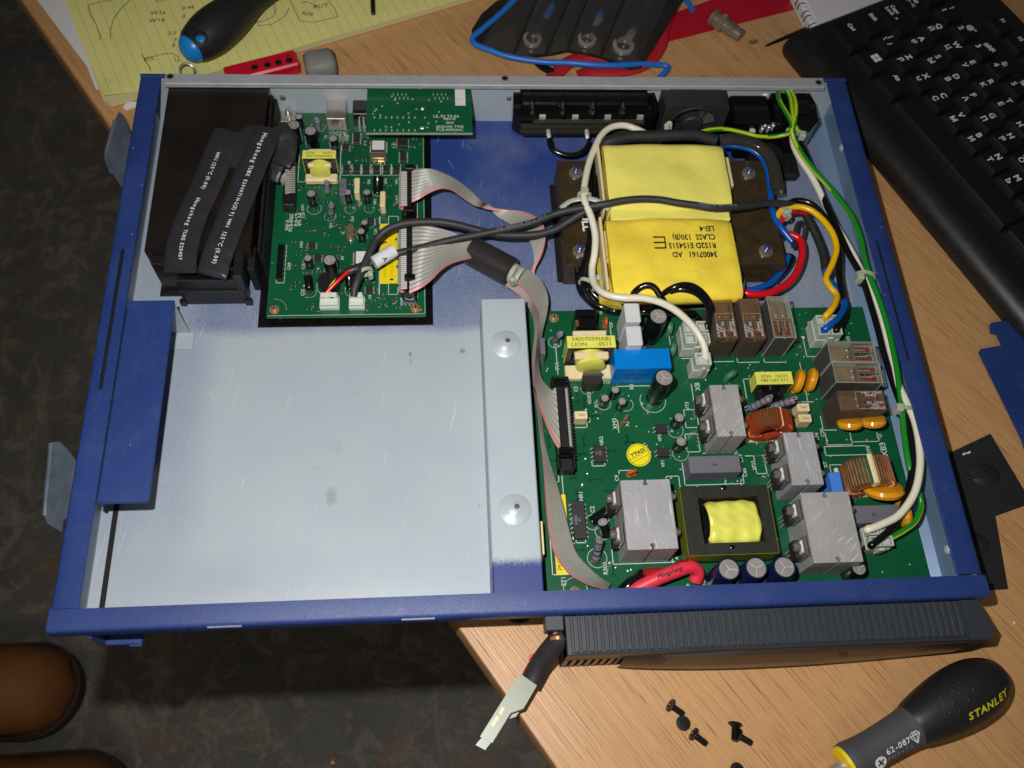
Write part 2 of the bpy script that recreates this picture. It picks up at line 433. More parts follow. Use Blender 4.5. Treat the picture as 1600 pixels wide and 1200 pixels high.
def wood():
    t = NT('oak laminate'); ang = math.radians(54.5)
    # grain runs along the desk's left edge
    v = t.pos((1000,1000,1000), (0,0,ang))
    def st(sx, sy, det=3, dist=0.0):
        m = t.n('ShaderNodeMapping'); m.inputs['Scale'].default_value = (sx, sy, 1); t.l(v, m.inputs[0]); return t.noise(m.outputs[0], 1.0, det, .6, dist)
    broad = st(.002, .045, 4, .6); fine = st(.008, .6, 3, .3); pore = st(.030, 1.35, 2, .0); big = t.noise(v, .012, 3)
    c = t.ramp(broad, [(.25, L(182,137,90)), (.5, L(199,154,106)), (.75, L(186,141,93))])
    c = t.mix(t.ramp(fine, [(.42, 0.0), (.70, .28)]), c, L(150,103,62))
    c = t.mix(t.ramp(pore, [(.575, 0.0), (.64, .68)]), c, L(116,76,42))
    c = t.mix(t.ramp(big, [(.3, 0.0), (.7, .22)]), c, L(202,148,88))
    t.set(col=c, spec=.42); t.set(rough=t.math('MULTIPLY_ADD', fine, .25, .26))
    h = t.math('ADD', t.math('MULTIPLY', pore, -1.0), t.math('MULTIPLY', fine, .6)); t.bump(h, .55, .00025); return t.m
def floor_mat():
    t = NT('worn dark concrete floor'); v = t.pos((1000,1000,0))
    a = t.noise(v, .006, 6, .62, .6); b = t.noise(v, .022, 7, .72, 1.2); c_ = t.noise(v, .014, 4, .6, .4); f = t.noise(v, .2, 4, .7)
    c = t.ramp(a, [(.3, L(88,87,83)), (.55, L(112,109,102)), (.75, L(100,100,99))])
    c = t.mix(t.ramp(b, [(.50, 0.0), (.58, .40), (.66, .5), (.74, .25)]), c, L(166,152,134))
    c = t.mix(t.ramp(c_, [(.57, 0.0), (.68, .42)]), c, L(150,104,62))
    c = t.mix(t.ramp(f, [(.35, .35), (.6, 0.0)]), c, L(62,59,55))
    m = t.n('ShaderNodeMapping'); m.inputs['Scale'].default_value = (.02, .003, 1); m.inputs['Rotation'].default_value = (0,0,1.1); t.l(v, m.inputs[0])
    k = t.noise(m.outputs[0], 1.0, 5, .7, 1.5); c = t.mix(t.ramp(k, [(.58, 0.0), (.68, .16), (.76, 0.0)]), c, L(188,180,166))
    t.set(col=c, spec=.3); t.set(rough=t.math('MULTIPLY_ADD', b, .4, .35)); t.bump(f, .3, .001); return t.m
def pcb():
    t = NT('green solder mask'); v = t.pos()
    n1 = t.noise(v, .03, 3)
    c = t.ramp(n1, [(.3, L(12,77,48)), (.7, L(17,91,56))])
    # copper runs under the mask: long thin cells in two directions
    def runs(rot, sx, sy):
        m = t.n('ShaderNodeTexVoronoi', distance='CHEBYCHEV', feature='F1'); mp = t.n('ShaderNodeMapping'); mp.inputs['Scale'].default_value = (sx, sy, 1); mp.inputs['Rotation'].default_value = (0,0,rot)
        t.l(v, mp.inputs[0]); t.l(mp.outputs[0], m.inputs[0]); m.inputs['Scale'].default_value = 1; m.inputs['Randomness'].default_value = 1
        return t.ramp(m.outputs['Distance'], [(.36, 0.0), (.39, 1.0)])
    r1 = runs(0, .05, .42); r2 = runs(0, .5, .045)
    sel = t.ramp(t.noise(v, .028, 2), [(.48, 0.0), (.50, 1.0)])
    rr = t.mix(sel, r1, r2)
    c = t.mix(t.math('MULTIPLY', rr, .42), c, L(18,86,52))
    vo = t.n('ShaderNodeTexVoronoi'); vo.inputs['Scale'].default_value = .22; t.l(v, vo.inputs[0])
    via = t.ramp(vo.outputs['Distance'], [(.10, 1.0), (.13, 0.0)]); keep = t.ramp(t.noise(v, .11, 1), [(.56, 0.0), (.58, 1.0)])
    c = t.mix(t.math('MULTIPLY', t.math('MULTIPLY', via, keep), .7), c, L(130,150,110))
    t.set(col=c, rough=.3, spec=.5, coat=.05); t.bump(rr, .12, .00006); return t.m
def brushed(name, base=(172,169,168), rot=0.5, rough=.36, scr=.5, met=.12):
    t = NT(name)
    def two(sc, rt):
        v0 = t.pos((1,1,1), (0,0,rt)); mp = t.n('ShaderNodeMapping'); mp.inputs['Scale'].default_value = sc; t.l(v0, mp.inputs[0]); return mp.outputs[0]
    v = two((4000, 120, 400), rot); a = t.noise(v, 1.0, 3, .6)
    v2 = two((1300, 45, 400), rot+.35); b = t.noise(v2, 1.0, 2, .6); big = t.noise(t.pos(), .06, 3)
    c = t.ramp(a, [(.3, L(*[x*.93 for x in base])), (.7, L(*[min(255, x*1.04) for x in base]))])
    msk = t.ramp(t.noise(t.pos(), .09, 2), [(.42, 0.0), (.6, 1.0)]); v3 = two((1500, 60, 400), rot-.75); d3 = t.noise(v3, 1.0, 2, .6)
    c = t.mix(t.math('MULTIPLY', t.ramp(b, [(.60, 0.0), (.66, scr)]), msk), c, L(232,230,228)); c = t.mix(t.ramp(d3, [(.66, 0.0), (.70, scr*.6)]), c, L(222,220,220))
    c = t.mix(t.ramp(big, [(.3, .25), (.7, 0.0)]), c, L(120,118,120))
    t.set(col=c, metal=met, rough=t.math('MULTIPLY_ADD', a, .2, rough), spec=.5); t.bump(a, .3, .00006); return t.m
def brown_metal():
    t = NT('dark bronze insulating film'); v = t.pos()
    n = t.noise(v, .05, 4)
    c = t.ramp(n, [(.3, L(20,17,15)), (.75, L(38,30,23))])
    t.set(col=c, rough=.3, spec=.55); t.bump(t.noise(v, .5, 3), .2, .0002); return t.m
def clear_case(name, tint, op=.28, rough=.06):
    t = NT(name); tr = t.n('ShaderNodeBsdfTransparent'); tr.inputs[0].default_value = tint
    gl = t.b; t.set(col=tuple(c*.6 for c in tint[:3])+(1,), rough=rough, spec=.6)
    fr = t.n('ShaderNodeFresnel'); fr.inputs[0].default_value = 1.45
    m = t.n('ShaderNodeMixShader'); t.l(t.math('ADD', fr.outputs[0], op), m.inputs[0]); t.l(tr.outputs[0], m.inputs[1]); t.l(gl.outputs[0], m.inputs[2]); t.l(m.outputs[0], t.out.inputs[0])
    return t.m
def paper_yellow():
    t = NT('ruled yellow paper'); ang = math.radians(-22.9)
    v = t.pos((1000,1000,1000), (0,0,0))
    mp = t.n('ShaderNodeMapping'); mp.inputs['Rotation'].default_value = (0,0,ang); t.l(v, mp.inputs[0])
    sep = t.n('ShaderNodeSeparateXYZ'); t.l(mp.outputs[0], sep.inputs[0])
    fr = t.math('FRACT', t.math('DIVIDE', sep.outputs[0], 7.1)); ln = t.ramp(fr, [(.0, 1.0), (.06, 1.0), (.08, 0.0)])
    n = t.noise(v, .03, 3); c = t.ramp(n, [(.3, L(220,214,130)), (.7, L(228,220,138))])
    c = t.mix(t.math('MULTIPLY', ln, .45), c, L(110,150,130)); t.set(col=c, rough=.75, spec=.25); t.bump(t.noise(v, .05, 3), .4, .0012); return t.m

M = {}
M['blue'] = paint_blue(); M['pale'] = pale_steel(); M['tray'] = pale_steel('tray floor with overspray', True); M['divider'] = divider_paint()
M['wood'] = wood(); M['floor'] = floor_mat(); M['pcb'] = pcb()
M['edge'] = mat('oak edge band', L(168,124,80), .4, var=.15, vs=.3)
M['deskunder'] = mat('chipboard underside', L(60,42,28), .8)
M['alu'] = brushed('milled aluminium', scr=.8); M['alu2'] = brushed('milled aluminium fine', (172,170,173), -.4, .32, .95)
M['strip'] = brushed('zinc strip', (168,170,176), 1.57, .45, .1, .1)
M['bronze'] = brown_metal()
M['lam'] = mat('varnished core steel', L(58,46,28), .28, spec=.6, var=.25, vs=.15, bump=.3, bs=1.2, bd=.0002)
M['blackg'] = mat('glossy black plastic', L(16,16,17), .18, spec=.55, var=.2)
M['black'] = mat('black plastic', L(24,24,25), .42, spec=.5, var=.2, dust=.12)
M['blackm'] = mat('matt black film', L(22,22,23), .6, spec=.35, var=.2, dust=.15)
M['rubber'] = mat('charcoal rubber', L(42,41,42), .6, spec=.35, var=.12, bump=.25, bs=2.5)
M['sleeve'] = mat('dark grey woven sleeve', L(50,50,52), .5, spec=.4, var=.1, bump=.5, bs=2.2, bd=.0002)
M['shrink'] = mat('heat shrink', L(44,44,47), .4, spec=.45, var=.1, vs=.08, dust=.15)
M['chip'] = mat('chip epoxy', L(44,41,42), .55, spec=.4)
M['lead'] = mat('tinned lead', L(206,202,196), .28, metal=.45, bump=0)
M['solder'] = mat('solder', L(220,220,220), .2, metal=.45, bump=0)
M['steel'] = mat('zinc plated steel', L(176,168,160), .22, metal=.75, bump=.1)
M['brass'] = mat('yellow passivated screw', L(198,150,110), .28, metal=.5, bump=.1)
M['darksteel'] = mat('black oxide screw', L(30,29,29), .34, metal=.3, spec=.6, bump=.1)
M['can'] = mat('aluminium can top', L(158,153,150), .3, metal=.25, bump=.1)
M['vent'] = mat('pressed vent line', L(232,228,224), .3, metal=.5, bump=0)
M['sleeveblk'] = mat('black shrink wrap', L(17,18,22), .16, spec=.6, bump=0)
M['sleeveblue'] = mat('navy shrink wrap', L(22,30,66), .16, spec=.6, bump=0)
M['capstripe'] = mat('pale print', L(150,170,205), .3, bump=0)
M['silk'] = mat('white silkscreen', L(196,206,196), .5, bump=0, var=.05)
M['white'] = mat('white nylon', L(206,206,198), .4, sss=.05, var=.04)
M['whiteb'] = mat('white ceramic block', L(205,205,208), .5, var=.03)
M['nylon'] = mat('natural nylon connector', L(190,196,184), .35, sss=.15, var=.06)
M['nylonty'] = mat('cable tie nylon', L(176,180,162), .35, sss=.2, var=.05)
M['jst'] = mat('jst nylon', L(206,214,202), .4, sss=.05, var=.03)
M['cream'] = mat('cream bobbin plastic', L(226,208,160), .42, var=.05)
M['yellow'] = mat('yellow polyester tape', L(240,228,112), .24, spec=.5, var=.06, vs=.05, bump=.5, bs=.09, bd=.0014)
M['yellow2'] = mat('amber varnished tape', L(242,214,70), .18, spec=.55, var=.14, vs=.04, bump=.6, bs=.085, bd=.0016)
M['lime'] = mat('lime core tape', L(224,222,98), .28, spec=.5, var=.08, vs=.12, bump=.5, bs=.22, bd=.0008)
M['olive'] = mat('olive tape edge', L(112,122,36), .35, var=.1)
M['label'] = mat('yellow paper label', L(240,212,0), .5, var=.04)
M['pass'] = mat('round yellow sticker', L(246,228,20), .45, var=.03)
M['ink'] = mat('black ink', L(20,20,22), .6, bump=0)
M['inkw'] = mat('white print', L(228,228,230), .6, bump=0)
M['inkgrey'] = mat('grey print', L(140,142,146), .6, bump=0)
M['relayblue'] = mat('bright blue plastic', L(0,120,205), .3, var=.03)
M['capblue'] = mat('blue film capacitor', L(70,130,215), .35, var=.04)
M['greybox'] = mat('grey film capacitor', L(104,104,112), .5, var=.05)
M['greyres'] = mat('grey resistor coat', L(112,114,128), .45, var=.08)
M['mov'] = mat('orange epoxy', L(222,150,28), .18, spec=.6, var=.08, vs=.15, bump=.2, bs=.3, bd=.0003)
M['disc'] = mat('terracotta ceramic', L(200,88,40), .35, var=.08)
M['copper'] = mat('enamelled copper', L(188,78,44), .25, metal=.5, bump=0, var=.15)
M['copperg'] = mat('bright copper wire', L(196,132,90), .25, metal=.7, bump=0, var=.15)
M['relay'] = clear_case('smoked relay case', (.74,.62,.48,1), .045); M['caseedge'] = mat('bright moulded edge', L(150,150,132), .2, bump=0); M['clear'] = clear_case('clear relay case', (.92,.93,.88,1), .0)
M['tubeclear'] = clear_case('clear dark sleeve', (.35,.33,.26,1), .12, .08)
M['relayinner'] = mat('relay mechanism', L(132,112,92), .4, var=.2)
M['ferrite'] = mat('grey ferrite', L(42,42,36), .42, spec=.5, var=.1)
M['ribbon'] = mat('grey ribbon cable', L(160,158,150), .4, spec=.4, var=.04)
M['pink'] = mat('pink edge strand', L(205,138,140), .4, var=.03)
M['wwhite'] = mat('white wire', L(226,220,200), .28, var=.03, bump=0); M['wblack'] = mat('black wire', L(16,16,17), .16, spec=.6, bump=0)
M['wgreen'] = mat('green wire', L(24,132,36), .28, bump=0, var=.05); M['wyel'] = mat('yellow stripe', L(186,200,30), .28, bump=0, var=.05)
M['wyellow'] = mat('yellow wire', L(232,180,10), .26, bump=0, var=.04); M['wblue'] = mat('blue wire', L(0,84,176), .26, bump=0, var=.05)
M['wred'] = mat('red wire', L(206,20,32), .26, bump=0, var=.05); M['wpink'] = mat('red silicone wire', L(230,52,74), .45, bump=.1, var=.05)
M['blue2'] = mat('blue pvc piping', L(30,110,200), .4, var=.06); M['bluetape'] = mat('blue tape', L(36,104,190), .5, var=.06)
M['redcloth'] = mat('red cloth', L(172,20,34), .7, var=.1, bump=.5, bs=1.2, bd=.0003); M['redtape'] = mat('red tape', L(176,18,38), .45, var=.06)
M['pvc'] = mat('black vinyl', L(40,36,32), .3, spec=.5, var=.15, vs=.04, bump=.4, bs=.08, bd=.001)
M['vinylclear'] = clear_case('smoky vinyl pocket', (.80,.76,.70,1), .035, .1)
M['chrome'] = mat('chrome vanadium', L(190,186,180), .2, metal=.6, bump=0)
M['grip'] = mat('black grip', L(34,33,34), .45, spec=.4, var=.08, bump=.2, bs=1.5)
M['gripg'] = mat('grey grip', L(74,74,78), .55, spec=.35, var=.06)
M['gripblue'] = mat('blue grip', L(20,130,200), .3, var=.05)
M['stanyel'] = mat('yellow tool plastic', L(240,206,10), .4, var=.04)
M['eraser'] = mat('grey rubber', L(128,126,120), .6, var=.12, vs=.1)
M['redbox'] = mat('red bit holder', L(196,18,44), .3, var=.05)
M['bnc'] = mat('nickel plating', L(142,130,112), .3, metal=.5, bump=.15, var=.15)
M['key'] = mat('keycap plastic', L(19,19,20), .45, spec=.45, var=.1, bump=.2, bs=4, dust=.06)
M['kbody'] = mat('keyboard body', L(28,26,25), .38, spec=.5, var=.1, dust=.08)
M['bezel'] = mat('grey bezel plastic', L(52,56,62), .42, spec=.5, var=.08, bump=.35, bs=2.4, bd=.0001)
M['bezelf'] = mat('dark bezel front', L(56,44,36), .35, spec=.5, var=.1)
M['film'] = mat('black fish paper', L(34,34,35), .62, spec=.35, var=.08, bump=.3, bs=.05, bd=.002)
M['ear'] = mat('worn grey painted tab', L(84,92,104), .4, spec=.5, var=.2, vs=.12)
M['boot'] = mat('tan leather', L(134,86,46), .62, spec=.25, var=.15, vs=.02, bump=.3, bs=.3, bd=.0006)
M['sole'] = mat('dark boot sole', L(58,42,34), .7); M['trouser'] = mat('black cloth', L(16,16,18), .9)
M['paper'] = mat('white paper', L(214,212,214), .8, var=.02); M['padyellow'] = paper_yellow(); M['paded'] = mat('pad edge', L(196,188,140), .8, var=.08, vs=2)
M['cover'] = mat('notebook cover', L(190,196,206), .5, var=.03)
M['connbeige'] = mat('aged battery connector', L(150,155,136), .35, sss=.05, var=.07, vs=.08)
M['inkblue'] = mat('pen ink', L(50,50,80), .7, bump=0)
M['greencap'] = mat('green dipped capacitor', L(70,122,86), .35, var=.05)
M['gold'] = mat('gold can', L(196,176,136), .3, metal=.8, bump=0)
M['red2'] = mat('red dipped part', L(150,30,28), .25, var=.1)
# ============================================================ floor and desk
m = MB(); m.add([(-2600,-2200,-720),(2600,-2200,-720),(2600,2600,-720),(-2600,2600,-720)], [(0,1,2,3)]); struct('floor', m, M['floor'], smooth=0)
def edge_pt(t): # the desk's left edge, from far to near
    a = Vector((-22.7, 313.1)); b = Vector((182.7, 4.5)); return a.lerp(b, t)
desk = thing('desk', 'oak laminate desk top running diagonally beneath the open blue metal tray', 'desk', (300, 200, -25))
e0, e1 = edge_pt(-2.3), edge_pt(3.2); dn = (e1-e0).normalized(); nrm = Vector((-dn.y, dn.x))   # nrm points onto the desk
if nrm.x < 0: nrm = -nrm
def q(p, k): return (p.x+nrm.x*k, p.y+nrm.y*k)
m = MB(); m.prism([q(e0, 1.6), q(e1, 1.6), q(e1, 1300), q(e0, 1300)], -25, 0); part('desk_top', m, M['wood'], desk, smooth=0)
m = MB(); prof = [(0,-24.6),(0,-1.2),(.35,-.35),(1.2,-.05),(1.6,-.05),(1.6,-24.6)]
vs = [(q(p,a)[0], q(p,a)[1], z) for p in (e0, e1) for a, z in prof]; n_ = len(prof)
m.add(vs, [(i,(i+1)%n_,n_+(i+1)%n_,n_+i) for i in range(n_)]); part('edge_band', m, M['edge'], desk)
m = MB()
for t_, k_ in ((-2.0,420),(3.0,420),(-2.0,1200),(3.0,1200)):
    p = q(edge_pt(t_), k_); m.box(p[0]-25,p[1]-25,-720,p[0]+25,p[1]+25,-25,2)
    part('leg', m, M['black'], desk); m = MB()

# ============================================================ open blue tray (the chassis)
T = 40.0
ch = thing('equipment_chassis', 'open blue steel tray with a pale bare battery bay, overhanging the desk edge', 'metal chassis', (220, 165, 0))
m = MB(); m.box(1.3, 10.0, 2.8, 438, 327.5, 4.0); part('floor_panel', m, M['tray'], ch, smooth=0)
# feet under the tray
for x, y in ((390, 20), (390, 300), (120,300), (215,10)):
    m = MB(); m.cyl((x,y,0),(x,y,2.79),7,n=20); part('rubber_foot', m, M['rubber'], ch)
# left flange with its slot
m = MB(); s0, s1 = 120.5, 205.0
def sweep_x(m, prof, y0, y1):
    m.M = Matrix(((0,1,0,0),(1,0,0,0),(0,0,1,0),(0,0,0,1))); n0 = len(m.f); m.sweep_y(prof, y0, y1)
    m.f[n0:] = [f[::-1] for f in m.f[n0:]]; m.M = None
sweep_x(m, [(5.4,T),(1.6,T),(.6,T-.3),(.12,T-.9),(0,T-1.8),(0,3),(1.2,3),(1.2,38.8),(5.4,38.8)], 11.4, 329.2)
sweep_x(m, [(12.4,T-.3),(12.1,T),(7.4,T),(7.4,38.8),(12.4,38.8)], 11.4, 329.2)
m.box(5.4, 11.4, 38.8, 7.4, s0, T); m.box(5.4, s1, 38.8, 7.4, 329.2, T)
part('left_flange', m, M['blue'], ch)
m = MB(); m.box(8.0, 11.2, 4.0, 10.7, 172, 4.7, .3); part('gap_shade_strip', m, M['blackm'], ch)  # black strip stands in for the dark of the gap beside the bay floor
m = MB(); m.box(12.7, 11.2, 4.0, 13.1, 172, 4.18); m.box(1.3, 11.5, 4.05, 2.2, 326, 37.5); part('side_lining', m, M['pale'], ch)
m = MB(); m.box(5.0, 119, 36.9, 7.8, 206.5, 38.75); part('slot_shade_strip', m, M['blackm'], ch)  # black strip added under the slot to stand for the shade inside it
m = MB(); m.box(430.5, 126, 36.9, 433.1, 209, 38.75); part('slot_shade_strip', m, M['blackm'], ch)  # same added shade strip below the right flange slot
# right flange
m = MB(); r0, r1 = 427.0, 440.0
sweep_x(m, [(431,T),(r0+.3,T),(r0,T-.3),(r0,38.8),(431,38.8)], 11.4, 329.2)
sweep_x(m, [(438.4,T),(432.6,T),(432.6,38.8),(438.8,38.8),(438.8,3),(440,3),(440,T-1.8),(439.88,T-.9),(439.4,T-.3)], 11.4, 329.2)
m.box(431.0, 11.4, 38.8, 432.6, 128, T); m.box(431.0, 207, 38.8, 432.6, 329.2, T)
part('right_flange', m, M['blue'], ch)
m = MB(); m.box(436.6, 11.2, 4, 437.9, 327, 38); m.prism([(428.8,11.2),(436.6,11.2),(436.6,327),(428.8,327)], [4.1,4.1,4.1,4.1], [4.3,9,9,4.3]); part('right_wall_lining', m, mat('bluish bare steel', L(120,146,176), .35, metal=.2, var=.12, vs=.02), ch)
for y in (290, 28):
    m = MB(); m.ell((435.6,y,22),(1.4,2.6,2.6)); part('dimple', m, M['pale'], ch)
# front flange: rounded lip folded down
m = MB(); prof = [(10.6,T),(2.4,T),(1.1,T-.35),(.3,T-1.2),(0,T-2.4),(0,31.5),(1.2,31.5),(1.2,T-2.2),(2.6,T-1.2),(10.6,T-1.2)]
m.sweep_y(prof, -.4, 441.0); part('front_flange', m, M['blue'], ch)
m = MB(); m.box(-.2, 0.2, 33, 1.0, 11, 38.7); m.box(-.4,10.9,38.9,13.2,11.4,T-.1); part('corner_fold', m, M['blue'], ch)
for x in (70.0, 157.5):
    m = MB(); m.box(x, -.35, 38.2-.6, x+15.5, .6, 39.75, .25); part('lip_notch', m, mat('worn notch edge', L(120,130,160), .35, var=.25, vs=.8), ch)
# front lower lip and corner foot of the tray floor
m = MB(); m.box(14, -.5, 6, 32, 10.0, 8.2, .4); m.box(14,-.5,8.2,15.2,10.0,27); m.box(26,-1.6,6.2,32,-.5,8.4,.3); part('corner_bracket', m, M['blue'], ch)
# back wall with screws and the zinc strip on top
m = MB(); m.box(1.3, 327.6, 2.5, 438.7, 328.8, 38.85); part('back_wall', m, M['pale'], ch)
m = MB(); m.box(0,329.3,2.5,440,331.9,T-.2,.3); m.box(0, 329.25, 38.0, 14.5, 331.6, T+.1,.2); m.box(425.1,329.25,38.0,440,331.6,T+.1,.2); part('back_edge', m, M['blue'], ch)
m = MB(); m.box(14.6, 323.3, 38.9, 425, 331.4, T+.5, .5); m.box(14.7,323.3,37.4,424.9,324.0,38.95)
st = part('zinc_strip', m, M['strip'], ch)
for u, v in ((266,119.5),(789,122.5),(1279,129)):
    p = P(u, v, T+.5); m = MB()
    m.lathe([(2.3,0.02),(2.3,.25),(1.6,.3),(1.5,.02)], (p.x,p.y,T+.5), n=20); m.cyl((p.x,p.y,T+.52),(p.x,p.y,T+.56),1.5,n=16,k=1); m.box(p.x-.3,p.y-1.2,T+.56,p.x+.3,p.y+1.2,T+.62,k=1)
    part('strip_screw', m, [M['steel'], M['darksteel']], ch)
def wall_screw(u, v, r=1.6):
    d = CX*((u-800)/F)+CY*((600-v)/F)+CD; t = (327.4-CAMPOS[1])/d.y; p = Vector(CAMPOS)+d*t
    p = Vector((p.x, 327.5, max(p.z,7)+0)); m = MB()
    m.cyl(p, p-Vector((0,1.3,0)), r, r*.8, n=14); m.box(p.x-r*.9, p.y-1.45, p.z-.2, p.x+r*.9, p.y-1.3, p.z+.2, k=1)
    part('wall_screw', m, [M['steel'], M['darksteel']], ch)
for u, v, r in ((442,152,2.0),(795,153,1.7),(1064,157,1.7),(1058,184,1.5),(1278,185,1.9)): wall_screw(u, v+9 if False else v, r)
# inner angle on the back wall, left of the boards
m = MB(); m.box(2.5, 300, 30, 3.6, 320, 37); part('inner_tab', m, M['pale'], ch)
# blue hold-down bracket at the left of the bay
m = MB(); bx0, bx1, by0, by1 = 13.2, 37.4, 60.3, 172.2
m.box(bx0, by0, 38.7, bx1, by1, T+.1, .5); m.box(bx0+1, by0+.1, 37.3, bx1-1, by0+1.2, 38.8, .3)
m.box(bx0+.02, by0, 33.5, bx0+1.2, by1, 38.8)
br = part('hold_down_bracket', m, M['blue'], ch)
m = MB(); vs = [(bx1-1.2, by1-.9, 38.7),(bx1-1.2,by1+.2,38.7),(bx1-1.2,by1-.9,4.2),(bx1-1.2,by1+.2,4.2),(bx0+1,by1-.9,38.7),(bx0+1,by1+.2,38.7),(bx0+1,by1-.9,4.2),(bx0+1,by1+.2,4.2)]
m.add(vs, [(0,1,3,2),(4,6,7,5),(0,4,5,1),(2,3,7,6),(0,2,6,4),(1,5,7,3)])
m.box(bx1-14, by1-11, 4.05, bx1+1.5, by1+.2, 5.2, .4); part('bracket_leg', m, M['pale'], br)
# pale divider with two pressed domes
m = MB(); dx0, dx1, dy0, dy1 = 200.6, 224.8, 10.8, 174.4
m.box(dx0, dy0, 32.8, dx1, dy1, 34, .6); m.box(dx0+.02, dy0, 4.1, dx0+1.2, dy1, 33.2); m.box(dx1-1.2, dy0, 4.1, dx1-.02, dy1, 33.2); m.box(dx0+.1,dy1-1.2,4.1,dx1-.1,dy1-.02,33.2)
dv = part('divider', m, M['divider'], ch)
for u, v in ((790,538),(804,797)):
    p = P(u, v, 34.0); m = MB()
    m.lathe([(8.3,0.0),(8.25,.5),(7.2,1.1),(5.2,1.35),(3.6,2.2),(1.8,2.7),(0.01,2.8)], (p.x,p.y,33.95), n=32)
    d_ = part('pressed_dome', m, mat('pressed dome steel', L(178,188,194), .36, metal=.08, var=.04), dv)
    m = MB(); m.lathe([(1.5,0),(1.1,.35),(.3,.42),(.01,.4)], (p.x+1,p.y+1,36.55), n=9); part('weld_mark', m, mat('burnt weld', L(92,84,76), .7, var=.3), d_)
# rack ear tabs on the outside left
def ear(px, rim, z):
    m = MB(); poly = [P(u,v,z+h) for u,v,h in px]
    m.prism([(p.x,p.y) for p in poly], [p.z-1.6 for p in poly], [p.z for p in poly])
    rr = [P(u,v,z+h+.6) for u,v,h in rim]; m.tube(spline(rr,6), 1.3, 8)
    ys = [p.y for p in poly]; xm = max(p.x for p in poly); tb = part('side_tab', m, M['ear'], ch)
    m = MB(); m.box(xm-1.5, min(ys)+16, z+.5, .2, max(ys)-14, z+2.2, .3); part('tab_mount', m, M['ear'], tb)
ear([(185,175,2),(190,177,2),(197,190,3),(209,220,4),(209,262,4),(196,282,3),(188,290,2),(174,268,-4),(165,246,-6),(167,232,-6),(178,192,-2)], [(180,188,-1),(168,232,-6),(166,248,-6),(174,268,-4)], 20)
ear([(80,691,0),(92,690,1),(106,702,3),(118,718,5),(121,740,5),(117,790,5),(108,806,4),(99,812,3),(97,832,2),(74,818,-3),(69,806,-4),(74,740,-3)], [(80,693,-1),(77,730,-2),(72,780,-3),(70,806,-4)], 20)
# ============================================================ electronic component kinds (made once, then placed)
def elco(key, r, h, wrap='sleeveblk', stripe='capstripe', name='capacitor', txt=''):
    b = MB(); b.lathe([(r*.9,0),(r,.3),(r,.9),(r*.93,1.3),(r,1.7),(r,h-.5),(r*.97,h-.1),(r*.86,h),(r*.84,h-.25)], n=22)
    t = MB(); t.cyl((0,0,h-.3),(0,0,h-.12),r*.85,n=22)
    for a in (90, 210, 330):
        a = math.radians(a+20); d = Vector((math.cos(a), math.sin(a), 0)); n_ = Vector((-d.y, d.x, 0))*.09*r/2.5
        p0, p1 = n_*1.2, d*r*.72; z = h-.105
        t.add([(p0.x,p0.y,z),(p1.x+n_.x,p1.y+n_.y,z),(p1.x-n_.x,p1.y-n_.y,z),(-p0.x,-p0.y,z)], [(0,3,2,1)], 1)
    s = MB()
    for i in range(5):
        a0 = math.radians(-70+i*8+180+90); a1 = a0+math.radians(8); R = r*1.006
        s.add([(R*math.cos(a0),R*math.sin(a0),1.9),(R*math.cos(a1),R*math.sin(a1),1.9),(R*math.cos(a1),R*math.sin(a1),h-.6),(R*math.cos(a0),R*math.sin(a0),h-.6)], [(0,1,2,3)])
    for j in range(max(2, int(h/5))):   # minus marks on the stripe
        z = 3+j*5
        if z+1.6 < h-1:
            for i in (1,2,3):
                a0 = math.radians(-70+i*8+180+90); a1 = a0+math.radians(8); R = r*1.012
                s.add([(R*math.cos(a0),R*math.sin(a0),z),(R*math.cos(a1),R*math.sin(a1),z),(R*math.cos(a1),R*math.sin(a1),z+.6),(R*math.cos(a0),R*math.sin(a0),z+.6)], [(0,1,2,3)], 1)
    p = MB()      # printed rating wrapped round the front
    random.seed(int(r*10+h))
    for row in range(3):
        a = -100
        while a < -55:
            wd = random.uniform(3, 6); z = h*.3+row*r*.42
            if random.random() < .75:
                a0, a1, R = math.radians(a), math.radians(a+wd*.6), r*1.008
                p.add([(R*math.cos(a0),R*math.sin(a0),z),(R*math.cos(a1),R*math.sin(a1),z),(R*math.cos(a1),R*math.sin(a1),z+r*.22),(R*math.cos(a0),R*math.sin(a0),z+r*.22)], [(0,1,2,3)])
            a += wd
    proto(key, name, b, M[wrap], [('can_top', t, [M['can'], M['vent']]), ('polarity_stripe', s, [M[stripe], M['ink']]), ('printed_rating', p, M['capstripe'])])
elco('e25', 2.4, 9); elco('e3', 2.9, 10.5); elco('e35', 3.2, 12); elco('e4', 3.9, 15); elco('e5', 5.0, 20.5); elco('e6', 5.2, 25)
elco('e7', 5.6, 24, 'sleeveblue'); elco('e2', 2.1, 7.5)

